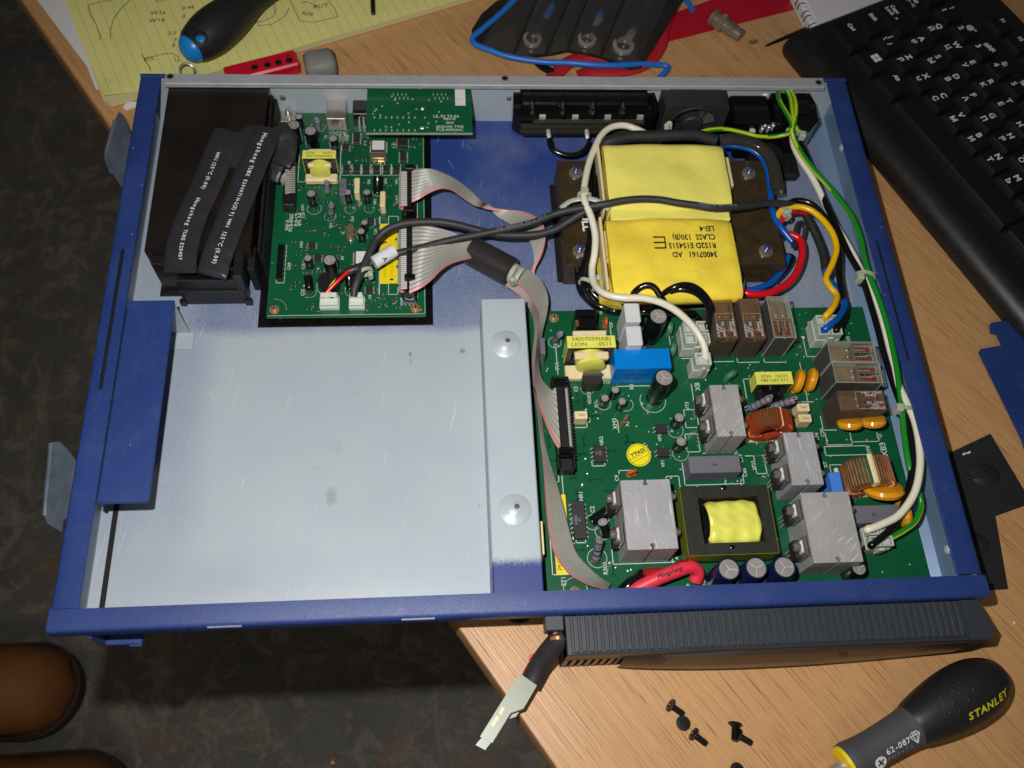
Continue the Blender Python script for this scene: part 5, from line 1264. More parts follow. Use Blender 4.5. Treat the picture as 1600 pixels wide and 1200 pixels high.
part('printed_marking', t, M['ink'], w2, smooth=0)
m = MB(); x0,y0,x1,y1 = rect(1012,350,1128,412,zc)
t = MB(); t.text('JULL', 7.5, TM(PX(915,345,zl), PY(915,345,zl), zl+.15, -88), bold=.03, align='CENTER'); part('chalk_marking', t, M['inkw'], core, smooth=0)

# ============================================================ outlet block on the rear wall
ob = thing('outlet_block', 'black moulded outlet block with clear bus bars on the rear wall', 'outlet block', (240, 308, 4))
m = MB(); xa, xb = 225.5, 316.0; yfr = 306.5
m.prism([(xa+1,327.4),(xb+1,327.4),(xb+2,318),(xb-2,yfr+2),(xb-6,yfr),(xa+5,yfr),(xa,yfr+4)], 15.5, 30.5); m.box(xa+5, 313, 30, xb-5, 327.3, 36, 1.2); m.box(xa+6,yfr-2.4,16,xb-12,yfr+.1,19.5,.6)
part('block_body', m, M['blackg'], ob)
for i in range(5):
    x = xa+12+i*19; m = MB(); m.box(x,yfr-1.4,20,x+1.2,322,36.8,.2); part('divider_rib', m, M['blackg'], ob)
for k_, (z, x0_, x1_) in enumerate(((29.0,xa+12,xb-8),(24.6,xa+5,xb-10),(20.6,xa+5,xb-16))):
    m = MB(); m.box(x0_, yfr-3.2, z-1.4, x1_, yfr-.2, z+1.3, .5); part('bus_bar_cover', m, M['tubeclear'] , ob)
    m = MB(); m.box(x0_+1, yfr-2.2, z-.7, x1_-1, yfr-1.2, z+.6, .1); part('bus_bar', m, M['steel'] if k_ == 0 else M['darksteel'], ob)
for i in range(4):
    x = xa+16+i*20.5; m = MB(); m.box(x, yfr-1.2, 29, x+4.0, yfr+.4, 33.4, .2); part('spade_terminal', m, M['lead'], ob)
for u, v in ((858,216),(918,217)):
    p = P(u,v,20); m = MB(); m.tube([(p.x-.6,p.y+5,23),(p.x-.4,p.y+2,22),(p.x,p.y,20.5)], [1.2,1.5,1.4], 8); part('crimp_terminal', m, M['lead'], ob)
lk = MB(); lk.tube(path([(858,218,20),(862,232,19),(878,241,18),(898,242,18),(914,234,19),(922,222,20)],6), 1.7, 10); solo('link_wire', lk, M['wblack'], 'short looped black wire between two terminals of the outlet block', 'wire', smooth=60)

# ============================================================ fan
fn = thing('cooling_fan', 'small black square cooling fan standing against the rear wall', 'fan', (332, 310, 4))
fx0, fx1, fy, fz0, fz1 = 321.0, 362.0, 309.5, 4.6, 38.0; cx, cz, R_ = (fx0+fx1)/2, 20.0, 15.5
m = MB(); n = 36
def sq(a):
    c_, s_ = math.cos(a), math.sin(a); k = 1/max(abs(c_)/((fx1-fx0)/2), abs(s_)/((fz1-fz0)/2+.0)); return (cx+c_*k, (fz0+fz1)/2+s_*k)
vs = []
for i in range(n):
    a = 2*math.pi*(i+.5)/n; q_ = sq(a); vs += [(q_[0],fy,q_[1]),(cx+math.cos(a)*R_,fy,cz+math.sin(a)*R_),(cx+math.cos(a)*(R_-.5),fy+16,cz+math.sin(a)*(R_-.5)),(q_[0],fy+18,q_[1])]
m.add(vs, [f for i in range(n) for f in ((i*4,i*4+1,((i+1)%n)*4+1,((i+1)%n)*4),(i*4+1,i*4+2,((i+1)%n)*4+2,((i+1)%n)*4+1),(i*4+3,i*4,((i+1)%n)*4,((i+1)%n)*4+3))])
M['fan'] = mat('dark grey fan plastic', L(46,44,45), .5, spec=.45, var=.1)
fr = part('fan_frame', m, M['fan'], fn)
m = MB(); ringp = [(R_+.3,0),(R_+1.4,-.6),(R_+1.6,0)]; m.lathe([(R_,0),(R_+.2,-.9),(R_+1.4,-.9),(R_+1.7,0)], (cx,fy,cz),(0,1,0),n=36,cap=False); part('duct_rim', m, M['fan'], fr)
for sx_ in (-1,1):
    m = MB(); m.lathe([(1.9,-.2),(1.9,-.6),(3.0,-.6),(3.0,0)], (cx+sx_*16,fy,34.5),(0,1,0),n=16,cap=False); part('screw_boss', m, M['fan'], fr)
m = MB(); m.lathe([(.01,-.8),(6.0,-.8),(7.2,.2),(7.2,12)], (cx,fy+1,cz), (0,1,0), n=28); hb = part('fan_hub', m, M['fan'], fn)
for i in range(7):
    a = 2*math.pi*i/7; m = MB(); vs = []
    for r_, y_, da in ((7,.5,0),(14.8,1.5,.1),(14.8,9,.62),(7,8,.5)): vs.append((cx+math.cos(a+da)*r_, fy+1+y_, cz+math.sin(a+da)*r_))
    vs += [(x,y+.8,z) for x,y,z in vs]; m.add(vs, [(0,1,2,3),(7,6,5,4),(0,4,5,1),(1,5,6,2),(2,6,7,3),(3,7,4,0)]); part('fan_blade', m, M['fan'], fn)
m = MB()
for a in (.6, 2.7, 4.7): m.tube([(cx+math.cos(a)*6,fy+14,cz+math.sin(a)*6),(cx+math.cos(a)*15.4,fy+14,cz+math.sin(a)*15.4)], 1.0, 6)
part('fan_struts', m, M['black'], fn, kind='stuff')

# ============================================================ mains inlet and breakers in the rear right corner
pi_ = thing('mains_inlet', 'black mains inlet and breakers with white spade covers in the rear right corner', 'power inlet', (395, 312, 4))
m = MB(); m.box(366, 304, 5, 391, 327.3, 30, 1.5); m.box(369,294,6,388,300,26,1.2); part('inlet_body', m, M['blackg'], pi_)
m = MB(); m.prism([(393,327.3),(419,327.3),(421,318),(420,304),(413,296),(398,297),(393,305)], 5, 31); m.box(397,309,31,416,326,33,1.2); part('breaker_body', m, M['blackg'], pi_)
m = MB(); m.cyl((388,288,5),(388,288,17),12,11.4,n=28); m.box(392,276,5,410,296,12,2); part('filter_body', m, M['blackm'], pi_)
for u, v, s_ in ((1197,143,3.6),(1184,142,1.8),(1211,181,3.2),(1176,201,3.0),(1254,193,2.6)):
    p = P(u,v,30 if v < 150 else 24); m = MB(); m.box(p.x-s_*.55,p.y-s_*.8,p.z-6,p.x+s_*.55,p.y+s_*.8,p.z,.5, rz=random.uniform(-.5,.5)); part('spade_cover', m, M['white'], pi_)
m = MB(); random.seed(2)
for u, v in ((1189,171),(1196,196),(1228,198),(1262,193),(1202,199),(1186,148),(1225,145),(1258,200),(1192,201),(1209,196)):
    p = P(u,v,27); m.ell((p.x,p.y,27),(1.1,.9,.8),8,5); m.box(p.x-.5,p.y,22,p.x+.5,p.y+2.4,27)
part('solder_joints', m, M['solder'], pi_, kind='stuff')
# ============================================================ loose wires, ribbons and ties
def wire(px, r, matn, label, cat='wire', name='wire', stripe=None, sm=8, n=10, group='loose wires inside the tray', marks=None):
    m = MB(); mats = M[matn]
    if stripe: mats = [M[matn], M[stripe]]
    m.tube(path(px, sm), r, n, stripe=(True, 1) if stripe else None)
    return solo(name, m, mats, label, cat, group, smooth=70)
wire([(1046,193,26),(1043,206,27),(1032,212,29),(1015,211,31),(995,202,33),(975,196,34),(955,199,35),(940,211,36),(929,232,37),(920,256,38),(914,285,39.5),(912,306,40.5),(915,318,40.5),(924,340,39),(930,368,37),(929,396,35),(925,420,32),(928,442,34),(943,458,39),(970,465,41),(1005,466,42),(1036,474,41),(1062,490,38),(1084,512,34),(1098,535,31),(1102,552,28),(1100,566,24)], 2.05, 'wwhite', 'thick white wire looping round the left side of the yellow transformer')
wire([(1066,213,30),(1085,209,31),(1110,203,32),(1135,202,32),(1160,207,31),(1185,213,31),(1210,213,31),(1230,209,34),(1237,204,37),(1236,190,39),(1226,172,39),(1218,158,38.5),(1216,146,37.5),(1219,136,35)], 1.45, 'wgreen', 'green and yellow wire running across behind the transformer to the rear corner', stripe='wyel')
wire([(1230,136,35),(1239,150,37.5),(1243,166,39),(1242,188,39),(1238,204,37),(1243,222,34),(1254,242,33),(1272,266,32),(1296,292,31),(1314,314,31),(1332,340,31),(1345,372,31),(1350,398,31),(1358,428,31),(1373,466,31),(1384,500,31),(1393,535,31),(1401,575,31),(1407,620,31),(1413,680,30),(1421,730,29),(1434,765,26),(1439,788,24),(1430,814,23),(1410,830,23),(1388,842,22)], 1.65, 'wgreen', 'long green and yellow wire along the right wall to the corner plug', stripe='wyel')
wire([(1226,138,35),(1234,152,37),(1237,170,38.5),(1240,190,38),(1250,206,33),(1262,208,29),(1266,196,26)], 1.4, 'wgreen', 'short green wire loop tied in the rear right corner', stripe='wyel')
wire([(1238,206,31),(1240,226,30),(1250,248,29),(1266,272,28),(1280,298,27),(1292,325,26),(1306,352,26),(1330,392,26),(1348,428,26),(1364,460,27),(1376,490,28),(1384,520,28),(1393,556,28),(1404,600,30),(1415,625,32),(1430,660,33),(1437,700,33),(1437,735,33),(1428,772,32),(1405,804,30),(1378,819,29),(1357,827,28),(1354,829,25)], 2.05, 'wwhite', 'thick white wire lying along the right wall of the tray')
wire([(1246,214,27),(1262,250,26),(1276,285,26),(1290,318,27),(1306,352,28),(1326,396,29),(1346,432,29),(1360,474,28),(1372,515,28),(1382,555,28),(1398,605,28),(1414,650,29),(1424,700,29),(1424,745,29),(1412,790,28),(1392,826,27),(1364,850,26),(1361,852,24)], 1.9, 'wblack', 'black wire lying beside the white and green wires at the right wall')
wire([(1214,342,27),(1217,333,28),(1227,326,29),(1245,323,30),(1266,328,31),(1286,344,31),(1301,365,31),(1307,388,30),(1301,411,29),(1291,434,28),(1297,448,28),(1307,461,28),(1305,474,30),(1298,485,31),(1290,494,29.5),(1289,497,26)], 1.9, 'wyellow', 'yellow wire curving down to the nylon plug at the rear of the power board')
wire([(1289,420,20),(1291,432,20),(1303,446,21),(1316,463,23),(1320,478,26),(1312,495,29),(1298,507,31),(1288,515,29.5),(1287,517,26)], 1.9, 'wblue', 'blue wire entering the nylon plug beside the yellow wire')
wire([(1232,318,26),(1245,313,27),(1265,317,28),(1284,333,28),(1300,358,27),(1310,390,26),(1311,430,25),(1317,462,24),(1321,484,26),(1315,500,29),(1307,515,28.5),(1306,518,26)], 1.8, 'wblack', 'black wire running under the yellow wire to the nylon plug')
wire([(1258,334,21),(1268,352,21),(1279,376,20),(1287,400,20),(1290,422,20)], [2.6]*33, 'shrink', 'black heat shrink sleeve over a wire right of the transformer', n=10)
wire([(1211,352,24),(1221,345,25),(1226,336,26),(1234,331,26),(1248,330,25),(1260,333,23)], 1.7, 'wred', 'short red wire tied beside the yellow wire')
wire([(1224,366,20),(1238,367,21),(1250,375,21),(1254,392,21),(1249,416,20),(1238,436,20),(1220,450,20),(1196,459,20),(1170,459,20),(1152,450,19)], 2.3, 'wred', 'thick red wire curving round the front right corner of the transformer')
wire([(1128,226,30),(1150,228,31),(1172,233,31),(1190,246,30),(1199,266,29),(1203,292,28),(1205,318,28),(1211,340,27),(1222,358,26),(1238,378,24)], 1.9, 'wblue', 'blue wire in a clear dark sleeve at the rear right of the transformer')
wire([(1232,400,16),(1222,422,15),(1206,440,15),(1184,451,15),(1160,454,15),(1148,448,15)], 1.9, 'wblue', 'blue wire beneath the thick red wire at the transformer corner')
m = MB(); m.tube(path([(1126,220,31),(1150,219,33),(1178,226,33),(1200,243,32),(1210,268,31),(1213,300,29)],7), 4.0, 12, caps=False); solo('clear_sleeve', m, M['tubeclear'], 'dark transparent sleeve over the blue wire behind the transformer', 'sleeve', smooth=60)
wire([(1240,386,18),(1246,352,16),(1256,350,14),(1258,362,12),(1250,392,10)], 1.5, 'sleeve', 'thin dark cable bending beside the transformer')
wire([(1222,368,22),(1214,380,18),(1226,398,16),(1238,402,14),(1230,420,13),(1212,440,12)], 1.6, 'wblack', 'black wire tucked under the red wire beside the transformer')
# black leads down the left of the coil and across its front
wire([(1034,222,33),(1000,218,33),(965,221,33),(948,228,33),(939,250,32),(936,290,31),(934,330,30),(928,370,29),(918,396,28),(911,422,26),(911,448,24),(920,468,22),(940,480,22),(965,486,22),(980,470,32),(994,454,41),(1008,446,44),(1022,449,44),(1034,466,41),(1048,482,35),(1085,490,27)], 1.85, 'wblack', 'outermost black lead arching over the front edge of the transformer')
wire([(1020,216,30),(980,214,30),(950,220,30),(932,240,29),(930,290,28),(928,340,27),(920,380,26),(914,410,25),(918,440,24),(930,462,22),(960,478,20),(1000,482,19),(1040,480,19),(1034,470,30),(1050,455,40),(1068,452,43),(1088,458,42),(1104,474,38),(1110,495,32),(1102,512,24)], 1.75, 'wblack', 'middle black lead running down the left of the transformer into the plug')
wire([(1000,215,28),(960,216,28),(938,228,27),(924,250,26),(922,300,26),(922,350,25),(914,388,24),(908,420,23),(908,452,21),(925,474,19),(960,486,18),(1010,486,18),(1024,470,30),(1042,455,42),(1062,446,46),(1082,447,45),(1100,460,41),(1112,482,36),(1110,508,29),(1103,528,23)], 1.75, 'wblack', 'black lead with the highest arch in front of the transformer')
wire([(985,216,26),(950,220,26),(930,236,25),(918,262,24),(916,320,23),(912,370,22),(904,404,21),(903,440,20),(915,466,18),(950,482,17),(1000,490,17),(1040,492,18),(1065,486,20),(1082,490,22),(1092,500,22),(1086,512,21)], 1.75, 'wblack', 'lowest black lead lying on the core behind the white blocks')
wire([(1042,196,28),(1042,206,29)], 1.9, 'white', 'white crimp sleeve on the wire end at the outlet block')
# dark sleeved twin cable
wire([(1250,326,28),(1235,320,30),(1212,317,33),(1188,319,36),(1160,323,40),(1120,325,43.5),(1090,321,44),(1060,317,44),(1030,312,44),(1000,311,44),(970,314,43.5),(945,319,42.5),(920,323,40),(896,327,37),(868,334,34),(838,346,32),(808,354,30),(775,361,28),(745,367,27),(710,374,26),(680,381,25),(650,389,25),(625,395,25),(600,402,24),(582,410,23),(566,418,22)], 2.15, 'sleeve', 'charcoal sleeved cable crossing over the transformer to a white tag', 'cable', 'sleeved_wire')
wire([(940,321,39),(915,330,35),(890,345,31),(868,358,28),(840,366,26),(800,368,25),(770,365,26),(740,358,28),(712,351,30),(685,347,31),(655,347,31),(628,350,31),(606,358,30),(590,372,28),(580,390,27),(572,408,26),(564,425,25),(558,440,24),(554,452,22),(553,464,20)], 2.3, 'sleeve', 'charcoal sleeved cable arching over the yellow sticker to the right white plug', 'cable', 'sleeved_wire')
for pts, c_, lb in (([(566,416,24),(545,424,24),(530,437,23),(515,452,21),(503,465,19)],'wred','red wire entering the left white plug of the small board'),([(552,421,22),(530,434,22),(517,448,21),(511,466,19)],'wyel','thin yellow wire entering the left white plug of the small board'),([(552,419,23),(534,430,23),(521,446,21),(518,466,19)],'wblack','thin black wire entering the left white plug of the small board')):
    wire(pts, 1.15, c_, lb)
m = MB(); m.tube(path([(572,413,23),(560,419,23),(550,422,23),(540,427,22)],5), [2.6]*16, 10); solo('sleeve_end', m, M['shrink'], 'black shrink sleeve where the thin coloured wires leave the charcoal cable', 'sleeve', smooth=60)
# white paper tag round the cable
a, b = P(584,411,25.5), P(616,391,26.0); m = MB(); m.cyl(a, b, 3.9, n=20); tg = solo('wire_tag', m, M['paper'], 'white paper tag wrapped round the charcoal cable, marked with a V', 'tag')
t = MB(); p = P(602,405,29.2); t.text('V', 3.6, TM(p.x, p.y, 29.6, 120), bold=.02, align='CENTER'); part('printed_marking', t, M['ink'], tg, smooth=0)
def ribbon(pairs, label, cols=14, z2=None, th=1.6, sm=6, pinkfirst=True):
    A = spline([P(a[0],a[1],a[2]) for a, b in pairs], sm); B = spline([P(b[0],b[1],b[2]) for a, b in pairs], sm)
    m = MB(); m.sheet(A, B, th, cols=cols, kf=lambda j: 1 if j == 0 else 0)
    return solo('ribbon_cable', m, [M['ribbon'], M['pink']], label, 'ribbon cable', 'grey ribbon cables', smooth=30)
ribbon([((640,318,24),(640,265,24)),((655,311,26),(655,264,26)),((672,301,27),(674,264,27)),((690,295,27),(692,270,30)),((706,298,26),(712,280,30)),((722,309,24),(732,295,28)),((742,321,22),(750,312,26)),((764,326,20),(765,322,14)),((790,328,20),(778,338,11)),((815,330,20),(800,352,11)),((836,338,21),(818,366,12)),((849,352,22),(829,380,13)),((852,372,22),(834,398,13)),((846,395,20),(836,410,12)),((836,415,17),(834,422,10)),((828,432,13),(834,438,10)),((820,448,10),(828,462,9)),((824,470,9),(834,486,9))],
  'grey ribbon with pink edge folding across the blue tray floor from the small board', 9)
ribbon([((640,459,24),(640,349,24)),((658,450,26),(658,350,26)),((674,438,26),(674,354,26)),((690,422,25),(692,358,25)),((706,412,23),(710,364,23)),((722,407,21),(724,371,21)),((736,404,19),(740,378,20))],
  'wide grey ribbon with pink edge running into the black ferrite core', 16)
ribbon([((796,440,18),(812,416,20)),((812,446,18),(830,424,21)),((826,462,18),(846,438,22)),((836,478,18),(856,462,23)),((842,494,20),(855,486,23)),((840,520,22),(848,518,23)),((837,560,23),(842,560,23)),((836,590,23),(846,590,23)),((839,620,23),(862,609,25)),((848,650,23),(868,604,26)),((862,684,23),(874,600,26)),((877,708,23),(880,600,24))],
  'grey ribbon fanning into the long black header beside the pale divider', 10)
ribbon([((832,600,14),(846,640,15)),((840,650,14),(850,680,15)),((846,700,14),(856,710,16)),((850,745,15),(868,748,17)),((853,790,15),(880,790,18)),((858,836,16),(890,830,19)),((868,868,17),(900,862,20)),((888,896,18),(918,884,20)),((918,914,18),(938,902,19)),((948,922,16),(954,912,17))],
  'grey ribbon over the tall yellow sticker, running to the front edge', 8)
ribbon([((790,446,16),(800,432,14)),((816,466,14),(824,450,13)),((830,490,12),(838,472,13)),((836,520,13),(840,515,14)),((832,560,14),(836,560,15)),((831,600,14),(838,610,15))], 'pink edged ribbon diving between the ferrite core and the pale divider', 8)
# straps over the small-board ribbons and the big header
def strap(u0, v0, u1, v1, z, label, mk='black'):
    x0,y0,x1,y1 = rect(u0,v0,u1,v1,z); m = MB(); m.box(x0,y0,z-2.2,x1,y1,z,.4); o = solo('ribbon_clamp', m, M[mk], label, 'connector clamp', 'black ribbon clamps')
    for yy in (y0, y1-3):
        m = MB(); m.box(x0-1.2,yy,z-6,x1+1.6,yy+3.4,z+.6,.4); part('clamp_latch', m, M['blackg'], o)
    return o
strap(636,258,643,330,27,'black ribbon clamp on the upper header of the small board'); strap(635,340,644,436,27,'black ribbon clamp on the lower header, under the charcoal cables')
strap(873,596,886,708,28,'long black ribbon clamp on the header beside the pale divider')
for (u, v0, v1, lab) in ((628,268,322,'folded grey ribbon end at the upper header'),(628,352,452,'folded grey ribbon end at the lower header')):
    x0,y0,x1,y1 = rect(u-4,v0,u+8,v1,24); n = int((y1-y0)/1.3)
    m = MB()
    for i in range(n):
        y = y0+(i+.5)*(y1-y0)/n; m.tube([(x1,y,24.2),(x0+1.2,y,24),(x0+.2,y,22.8),(x0+.3,y,21),(x0+2,y,20)], .66, 6, k=1 if i == 0 else 0)
    solo('ribbon_fold', m, [M['ribbon'], M['pink']], lab, 'ribbon cable', 'grey ribbon cables')
x0,y0,x1,y1 = rect(884,600,890,706,24); m = MB(); n = 26
for i in range(n):
    y = y0+(i+.5)*(y1-y0)/n; m.tube([(x0-2,y,25),(x0+1.6,y,25),(x1,y,23.5),(x1+.3,y,20.5)], .8, 6)
solo('ribbon_fold', m, M['ribbon'], 'folded grey ribbon end at the long header', 'ribbon cable', 'grey ribbon cables')
# ferrite core
a, b = P(735,391,14), P(800,426,15); fc = thing('ferrite_core', 'black cylindrical ferrite core clamped round a grey ribbon in mid tray', 'ferrite core', a)
d = (b-a); m = MB(); L_ = d.length
m.lathe([(4.6,0),(7.6,0),(8.7,1.0),(8.7,L_-1.0),(7.6,L_),(4.6,L_)], a, d, n=36); part('core_body', m, mat('black ferrite', L(48,44,44), .3, spec=.5, var=.1), fc)
m = MB(); dn_ = d.normalized(); m.lathe([(6.2,0),(6.2,2.4),(5.4,2.6)], b+dn_*.1, dn_, n=20); part('nylon_ring', m, M['nylonty'], fc)
def tie(u, v, z, ang, r, label, hs=3.2, hd=(3.5,0)):
    p = P(u, v, z); o = thing('cable_tie', label, 'cable tie', p, 'nylon cable ties')
    a_ = math.radians(ang); ax = Vector((math.cos(a_), math.sin(a_), 0)); m = MB(); n = 24; u_ = Vector((-ax.y, ax.x, 0)); vs = []
    for i in range(n):
        t_ = 2*math.pi*i/n; q_ = u_*math.cos(t_)*r+Vector((0,0,1))*math.sin(t_)*r*.8
        for dx_, dr in ((-1.1,0),(1.1,0),(1.1,.9),(-1.1,.9)): vs.append(p+q_*(1+dr/r)+ax*dx_)
    m.add(vs, [(i*4+j,((i+1)%n)*4+j,((i+1)%n)*4+(j+1)%4,i*4+(j+1)%4) for i in range(n) for j in range(4)]); part('strap', m, M['nylonty'], o)
    m = MB(); hx, hy = P(u+hd[0], v+hd[1], z+1).x, P(u+hd[0], v+hd[1], z+1).y
    m.box(hx-hs*.7, hy-hs*.6, z-1, hx+hs*.7, hy+hs*.6, z+r*.8+1.6, .7, rz=a_); part('tie_head', m, M['nylonty'], o)
tie(913,306,38.5,85,3.4,'cable tie where the white wire crosses the charcoal cable, left of the transformer',3.8,(0,-4))
tie(918,444,27,60,4.6,'cable tie round the black and white leads at the front left of the transformer',2.6,(16,-6))
tie(1238,206,32.5,80,3.2,'cable tie holding the green wires in the rear right corner',3.4,(15,7))
tie(1352,432,29,75,5.0,'cable tie on the wires halfway along the right wall',3.4,(-10,4))
tie(1411,641,31,80,4.6,'cable tie on the wires at the right wall beside the relays',3.2,(-8,-1))
tie(1226,334,28,30,3.8,'small cable tie on the yellow and red wires beside the transformer',3.0,(3,0))
tie(812,432,20,-35,5.4,'cable tie at the lower right mouth of the ferrite core',2.4,(-12,10))
tie(571,425,24,110,3.6,'cable tie below the white paper tag',2.4,(8,6))
m = MB(); m.tube(path([(938,232,30),(950,222,36),(985,214,37),(1020,213,37),(1060,211,37),(1092,212,36),(1118,220,34)],6), 3.6, 12); solo('black_sleeve', m, M['rubber'], 'thick black sleeve lying along the rear edge of the yellow transformer', 'sleeve', smooth=60)
m = MB(); m.tube(path([(876,325,36),(890,315,37),(905,311,38),(925,311,40),(943,318,40),(952,328,39)],6), 1.5, 8, flat=.4); solo('cable_tie', m, M['nylonty'], 'long curved cable tie tail lying over the core left of the transformer', 'cable tie', 'nylon cable ties', smooth=60)
# red battery leads at the front of the power board
o = wire([(985,925,18),(1005,915,20),(1030,903,22),(1055,893,23),(1078,886,22),(1090,894,19),(1086,908,16)], 3.5, 'wpink', 'thick red silicone battery lead at the front of the power board', 'cable', 'battery_lead', n=14)
t = MB(); p = P(1047,893,29); t.text('Hongshang', 3.0, TM(p.x, p.y, 27.4, 17), shear=.3, bold=.01, align='CENTER'); part('printed_marking', t, M['ink'], o, smooth=0)
wire([(972,925,16),(985,913,18),(997,905,15),(1004,898,13)], 3.3, 'wblack', 'thick black battery lead beside the red one at the front edge', 'cable', 'battery_lead', n=14)

# cable print
def cable_text(px, s_, size, lift, mk='inkgrey'):
    pts = path(px, 8); L_ = [0]
    for i in range(1, len(pts)): L_.append(L_[-1]+(pts[i]-pts[i-1]).length)
    t = MB(); d = 0
    for c_ in s_:
        adv = size*(.36 if c_ in ' iIl1.()' else .64)
        for i in range(1, len(pts)):
            if L_[i] >= d+adv/2:
                f = (d+adv/2-L_[i-1])/(L_[i]-L_[i-1]); q_ = pts[i-1].lerp(pts[i], f); tn = pts[i]-pts[i-1]
                if c_ != ' ': t.text(c_, size, TM(q_.x, q_.y, q_.z+lift, math.degrees(math.atan2(tn.y, tn.x))), align='CENTER')
                break
        d += adv
    return t
par = [o for o in COL.objects if o.name.startswith('sleeved_wire')]
t = cable_text([(775,361,28),(808,354,30),(838,346,32),(868,334,34),(896,327,37)], 'USA  AWM18078  105°C  184.0', 2.1, 2.25); part('cable_print', t, M['inkgrey'], par[0], smooth=0)
t = cable_text([(1090,321,44),(1120,325,43.5),(1160,323,40),(1188,319,36)], 'AWM18078  105°C 184.0', 2.1, 2.25); part('cable_print', t, M['inkgrey'], par[0], smooth=0)
# ============================================================ things lying on the desk
# yellow legal pad with pencil notes
O = Vector((-33.9, 339.6)); ap = math.radians(22.9); ea = Vector((math.cos(ap), math.sin(ap))); eb = Vector((-ea.y, ea.x))
def PD(a, b): q_ = O+ea*a+eb*b; return (q_.x, q_.y)
pad = thing('legal_pad', 'yellow ruled legal pad with pencil sketches under the upper left screwdriver', 'notepad', (*PD(120,90),0))
m = MB(); m.prism([PD(1.5,2.5),PD(300,1),PD(300,216),PD(0,216)], .4, 1.0, kt=0); m.prism([PD(0,3),PD(3,0),PD(300,0),PD(300,216),PD(0,216)], 1.05, 5.2); part('page_block', m, M['paded'], pad, smooth=0)
m = MB(); n = 26; vs = []          # top sheets, corner lifted a little
nx, ny = 30, 20
for i in range(nx+1):
    for j in range(ny+1):
        a = 300*(i/nx)**1.6; b = 216*(j/ny)**1.6; c_ = max(0, 1-math.hypot(a, b)/38)
        x, y = PD(a+c_*2.0, b+c_*2.6); vs.append((x, y, 5.35+c_*c_*4.2+.12*math.sin(a*.05+b*.03)))
m.add(vs, [(i*(ny+1)+j,(i+1)*(ny+1)+j,(i+1)*(ny+1)+j+1,i*(ny+1)+j+1) for i in range(nx) for j in range(ny)]); part('top_page', m, M['padyellow'], pad, smooth=60)
for k_ in range(4):
    m = MB(); c0 = [PD(2.5+k_*2.0,26-k_*3),PD(3.2+k_*1.5,12-k_*1),PD(9,5.2+k_*.6),PD(24-k_*3,2.2+k_*.9)]
    m.tube(spline([(x,y,5.6+.5*k_) for x,y in c0],6), .28, 4); part('curled_sheet', m, M['paded'], pad)
t = MB(); zp = 5.65
def pl(pts, w=.45): stroke(t, [(P(u,v,zp).x, P(u,v,zp).y) for u,v in pts], w, zp)
pl([(137,9),(142,25),(150,38),(157,58),(156,62)]); pl([(205,-2),(190,12),(178,28),(172,48),(173,60)]); pl([(137,9),(155,3),(175,0)])
pl([(221,84),(227,96),(233,103),(236,110)]); pl([(226,91),(240,88),(255,84),(268,83),(278,88),(280,95),(275,96),(272,89)]); pl([(226,92),(238,90),(239,93),(228,95),(226,92)])
pl([(453,0),(462,20),(468,32),(490,35),(528,26),(522,12),(512,0)]); pl([(470,5),(477,2),(484,4),(494,10)]); pl([(400,35),(410,33),(425,27),(431,18),(428,5)]); pl([(402,40),(425,38),(445,25),(452,12)])
pl([(445,0),(452,-3)]); pl([(243,0),(248,3),(256,1)])
for s_, u, v, sz, rz in (('W1a',246,20,5.2,8),('W16',244,32,5.2,8),('0.44',293,12,4.6,10),('0',286,26,4.6,10),('2.5',268,52,4.6,8),('3',273,62,4.4,8),('8',270,71,4.4,8),('RUT',500,10,5.5,10),('fels',480,21,6.0,-4)):
    p = P(u,v,zp); t.text(s_, sz, TM(p.x,p.y,zp+.02,rz), shear=.25, align='CENTER')
part('pencil_notes', t, M['inkblue'], pad, smooth=0)
m = MB(); pp = [P(u,v,0) for u,v in ((52,-8),(136,104),(150,140),(260,120),(260,-20))]; m.prism([(p.x,p.y) for p in pp], .05, .3); solo('paper_sheet', m, M['paper'], 'white paper sheet showing at the left of the yellow legal pad', 'paper', smooth=0)
m = MB(); pp = [P(u,v,0) for u,v in ((192,168),(197,173),(212,168),(214,160),(200,158))]; m.prism([(p.x,p.y) for p in pp], .05, .35); solo('paper_sheet', m, M['paper'], 'white paper corner peeking out below the near corner of the legal pad', 'paper', smooth=0)
m = MB(); m.tube([P(583,20,7.4),P(581,-40,7.4)], 1.7, 10); m.ell(P(583,20,7.4),(1.7,1.7,1.7),10,6); solo('steel_rod', m, M['darksteel'], 'thin dark steel rod lying on the yellow pad at the top edge', 'rod', smooth=60)

def on_axis(base, ang, prof):
    """returns profile radius and a matrix maker for lettering on a handle"""
    def r(s_):
        for i in range(len(prof)-1):
            if prof[i][1] <= s_ <= prof[i+1][1]: f = (s_-prof[i][1])/(prof[i+1][1]-prof[i][1]+1e-9); return prof[i][0]*(1-f)+prof[i+1][0]*f
        return prof[-1][0]
    def mtx(s_, roll, lift=.12, rz=0):
        sl = math.atan2(r(s_+1.5)-r(s_-1.5), 3.0)
        return Matrix.Translation(base) @ Matrix.Rotation(math.radians(ang),4,'Z') @ Matrix.Translation((s_,0,0)) @ Matrix.Rotation(math.radians(roll),4,'X') @ Matrix.Translation((0,0,r(s_)+lift)) @ Matrix.Rotation(-sl,4,'Y') @ Matrix.Rotation(math.radians(rz),4,'Z')
    return r, mtx
def dense(prof, n=5):
    pts = spline([(a, b, 0) for a, b in prof], n); return [(max(p.x, .01), p.y) for p in pts]
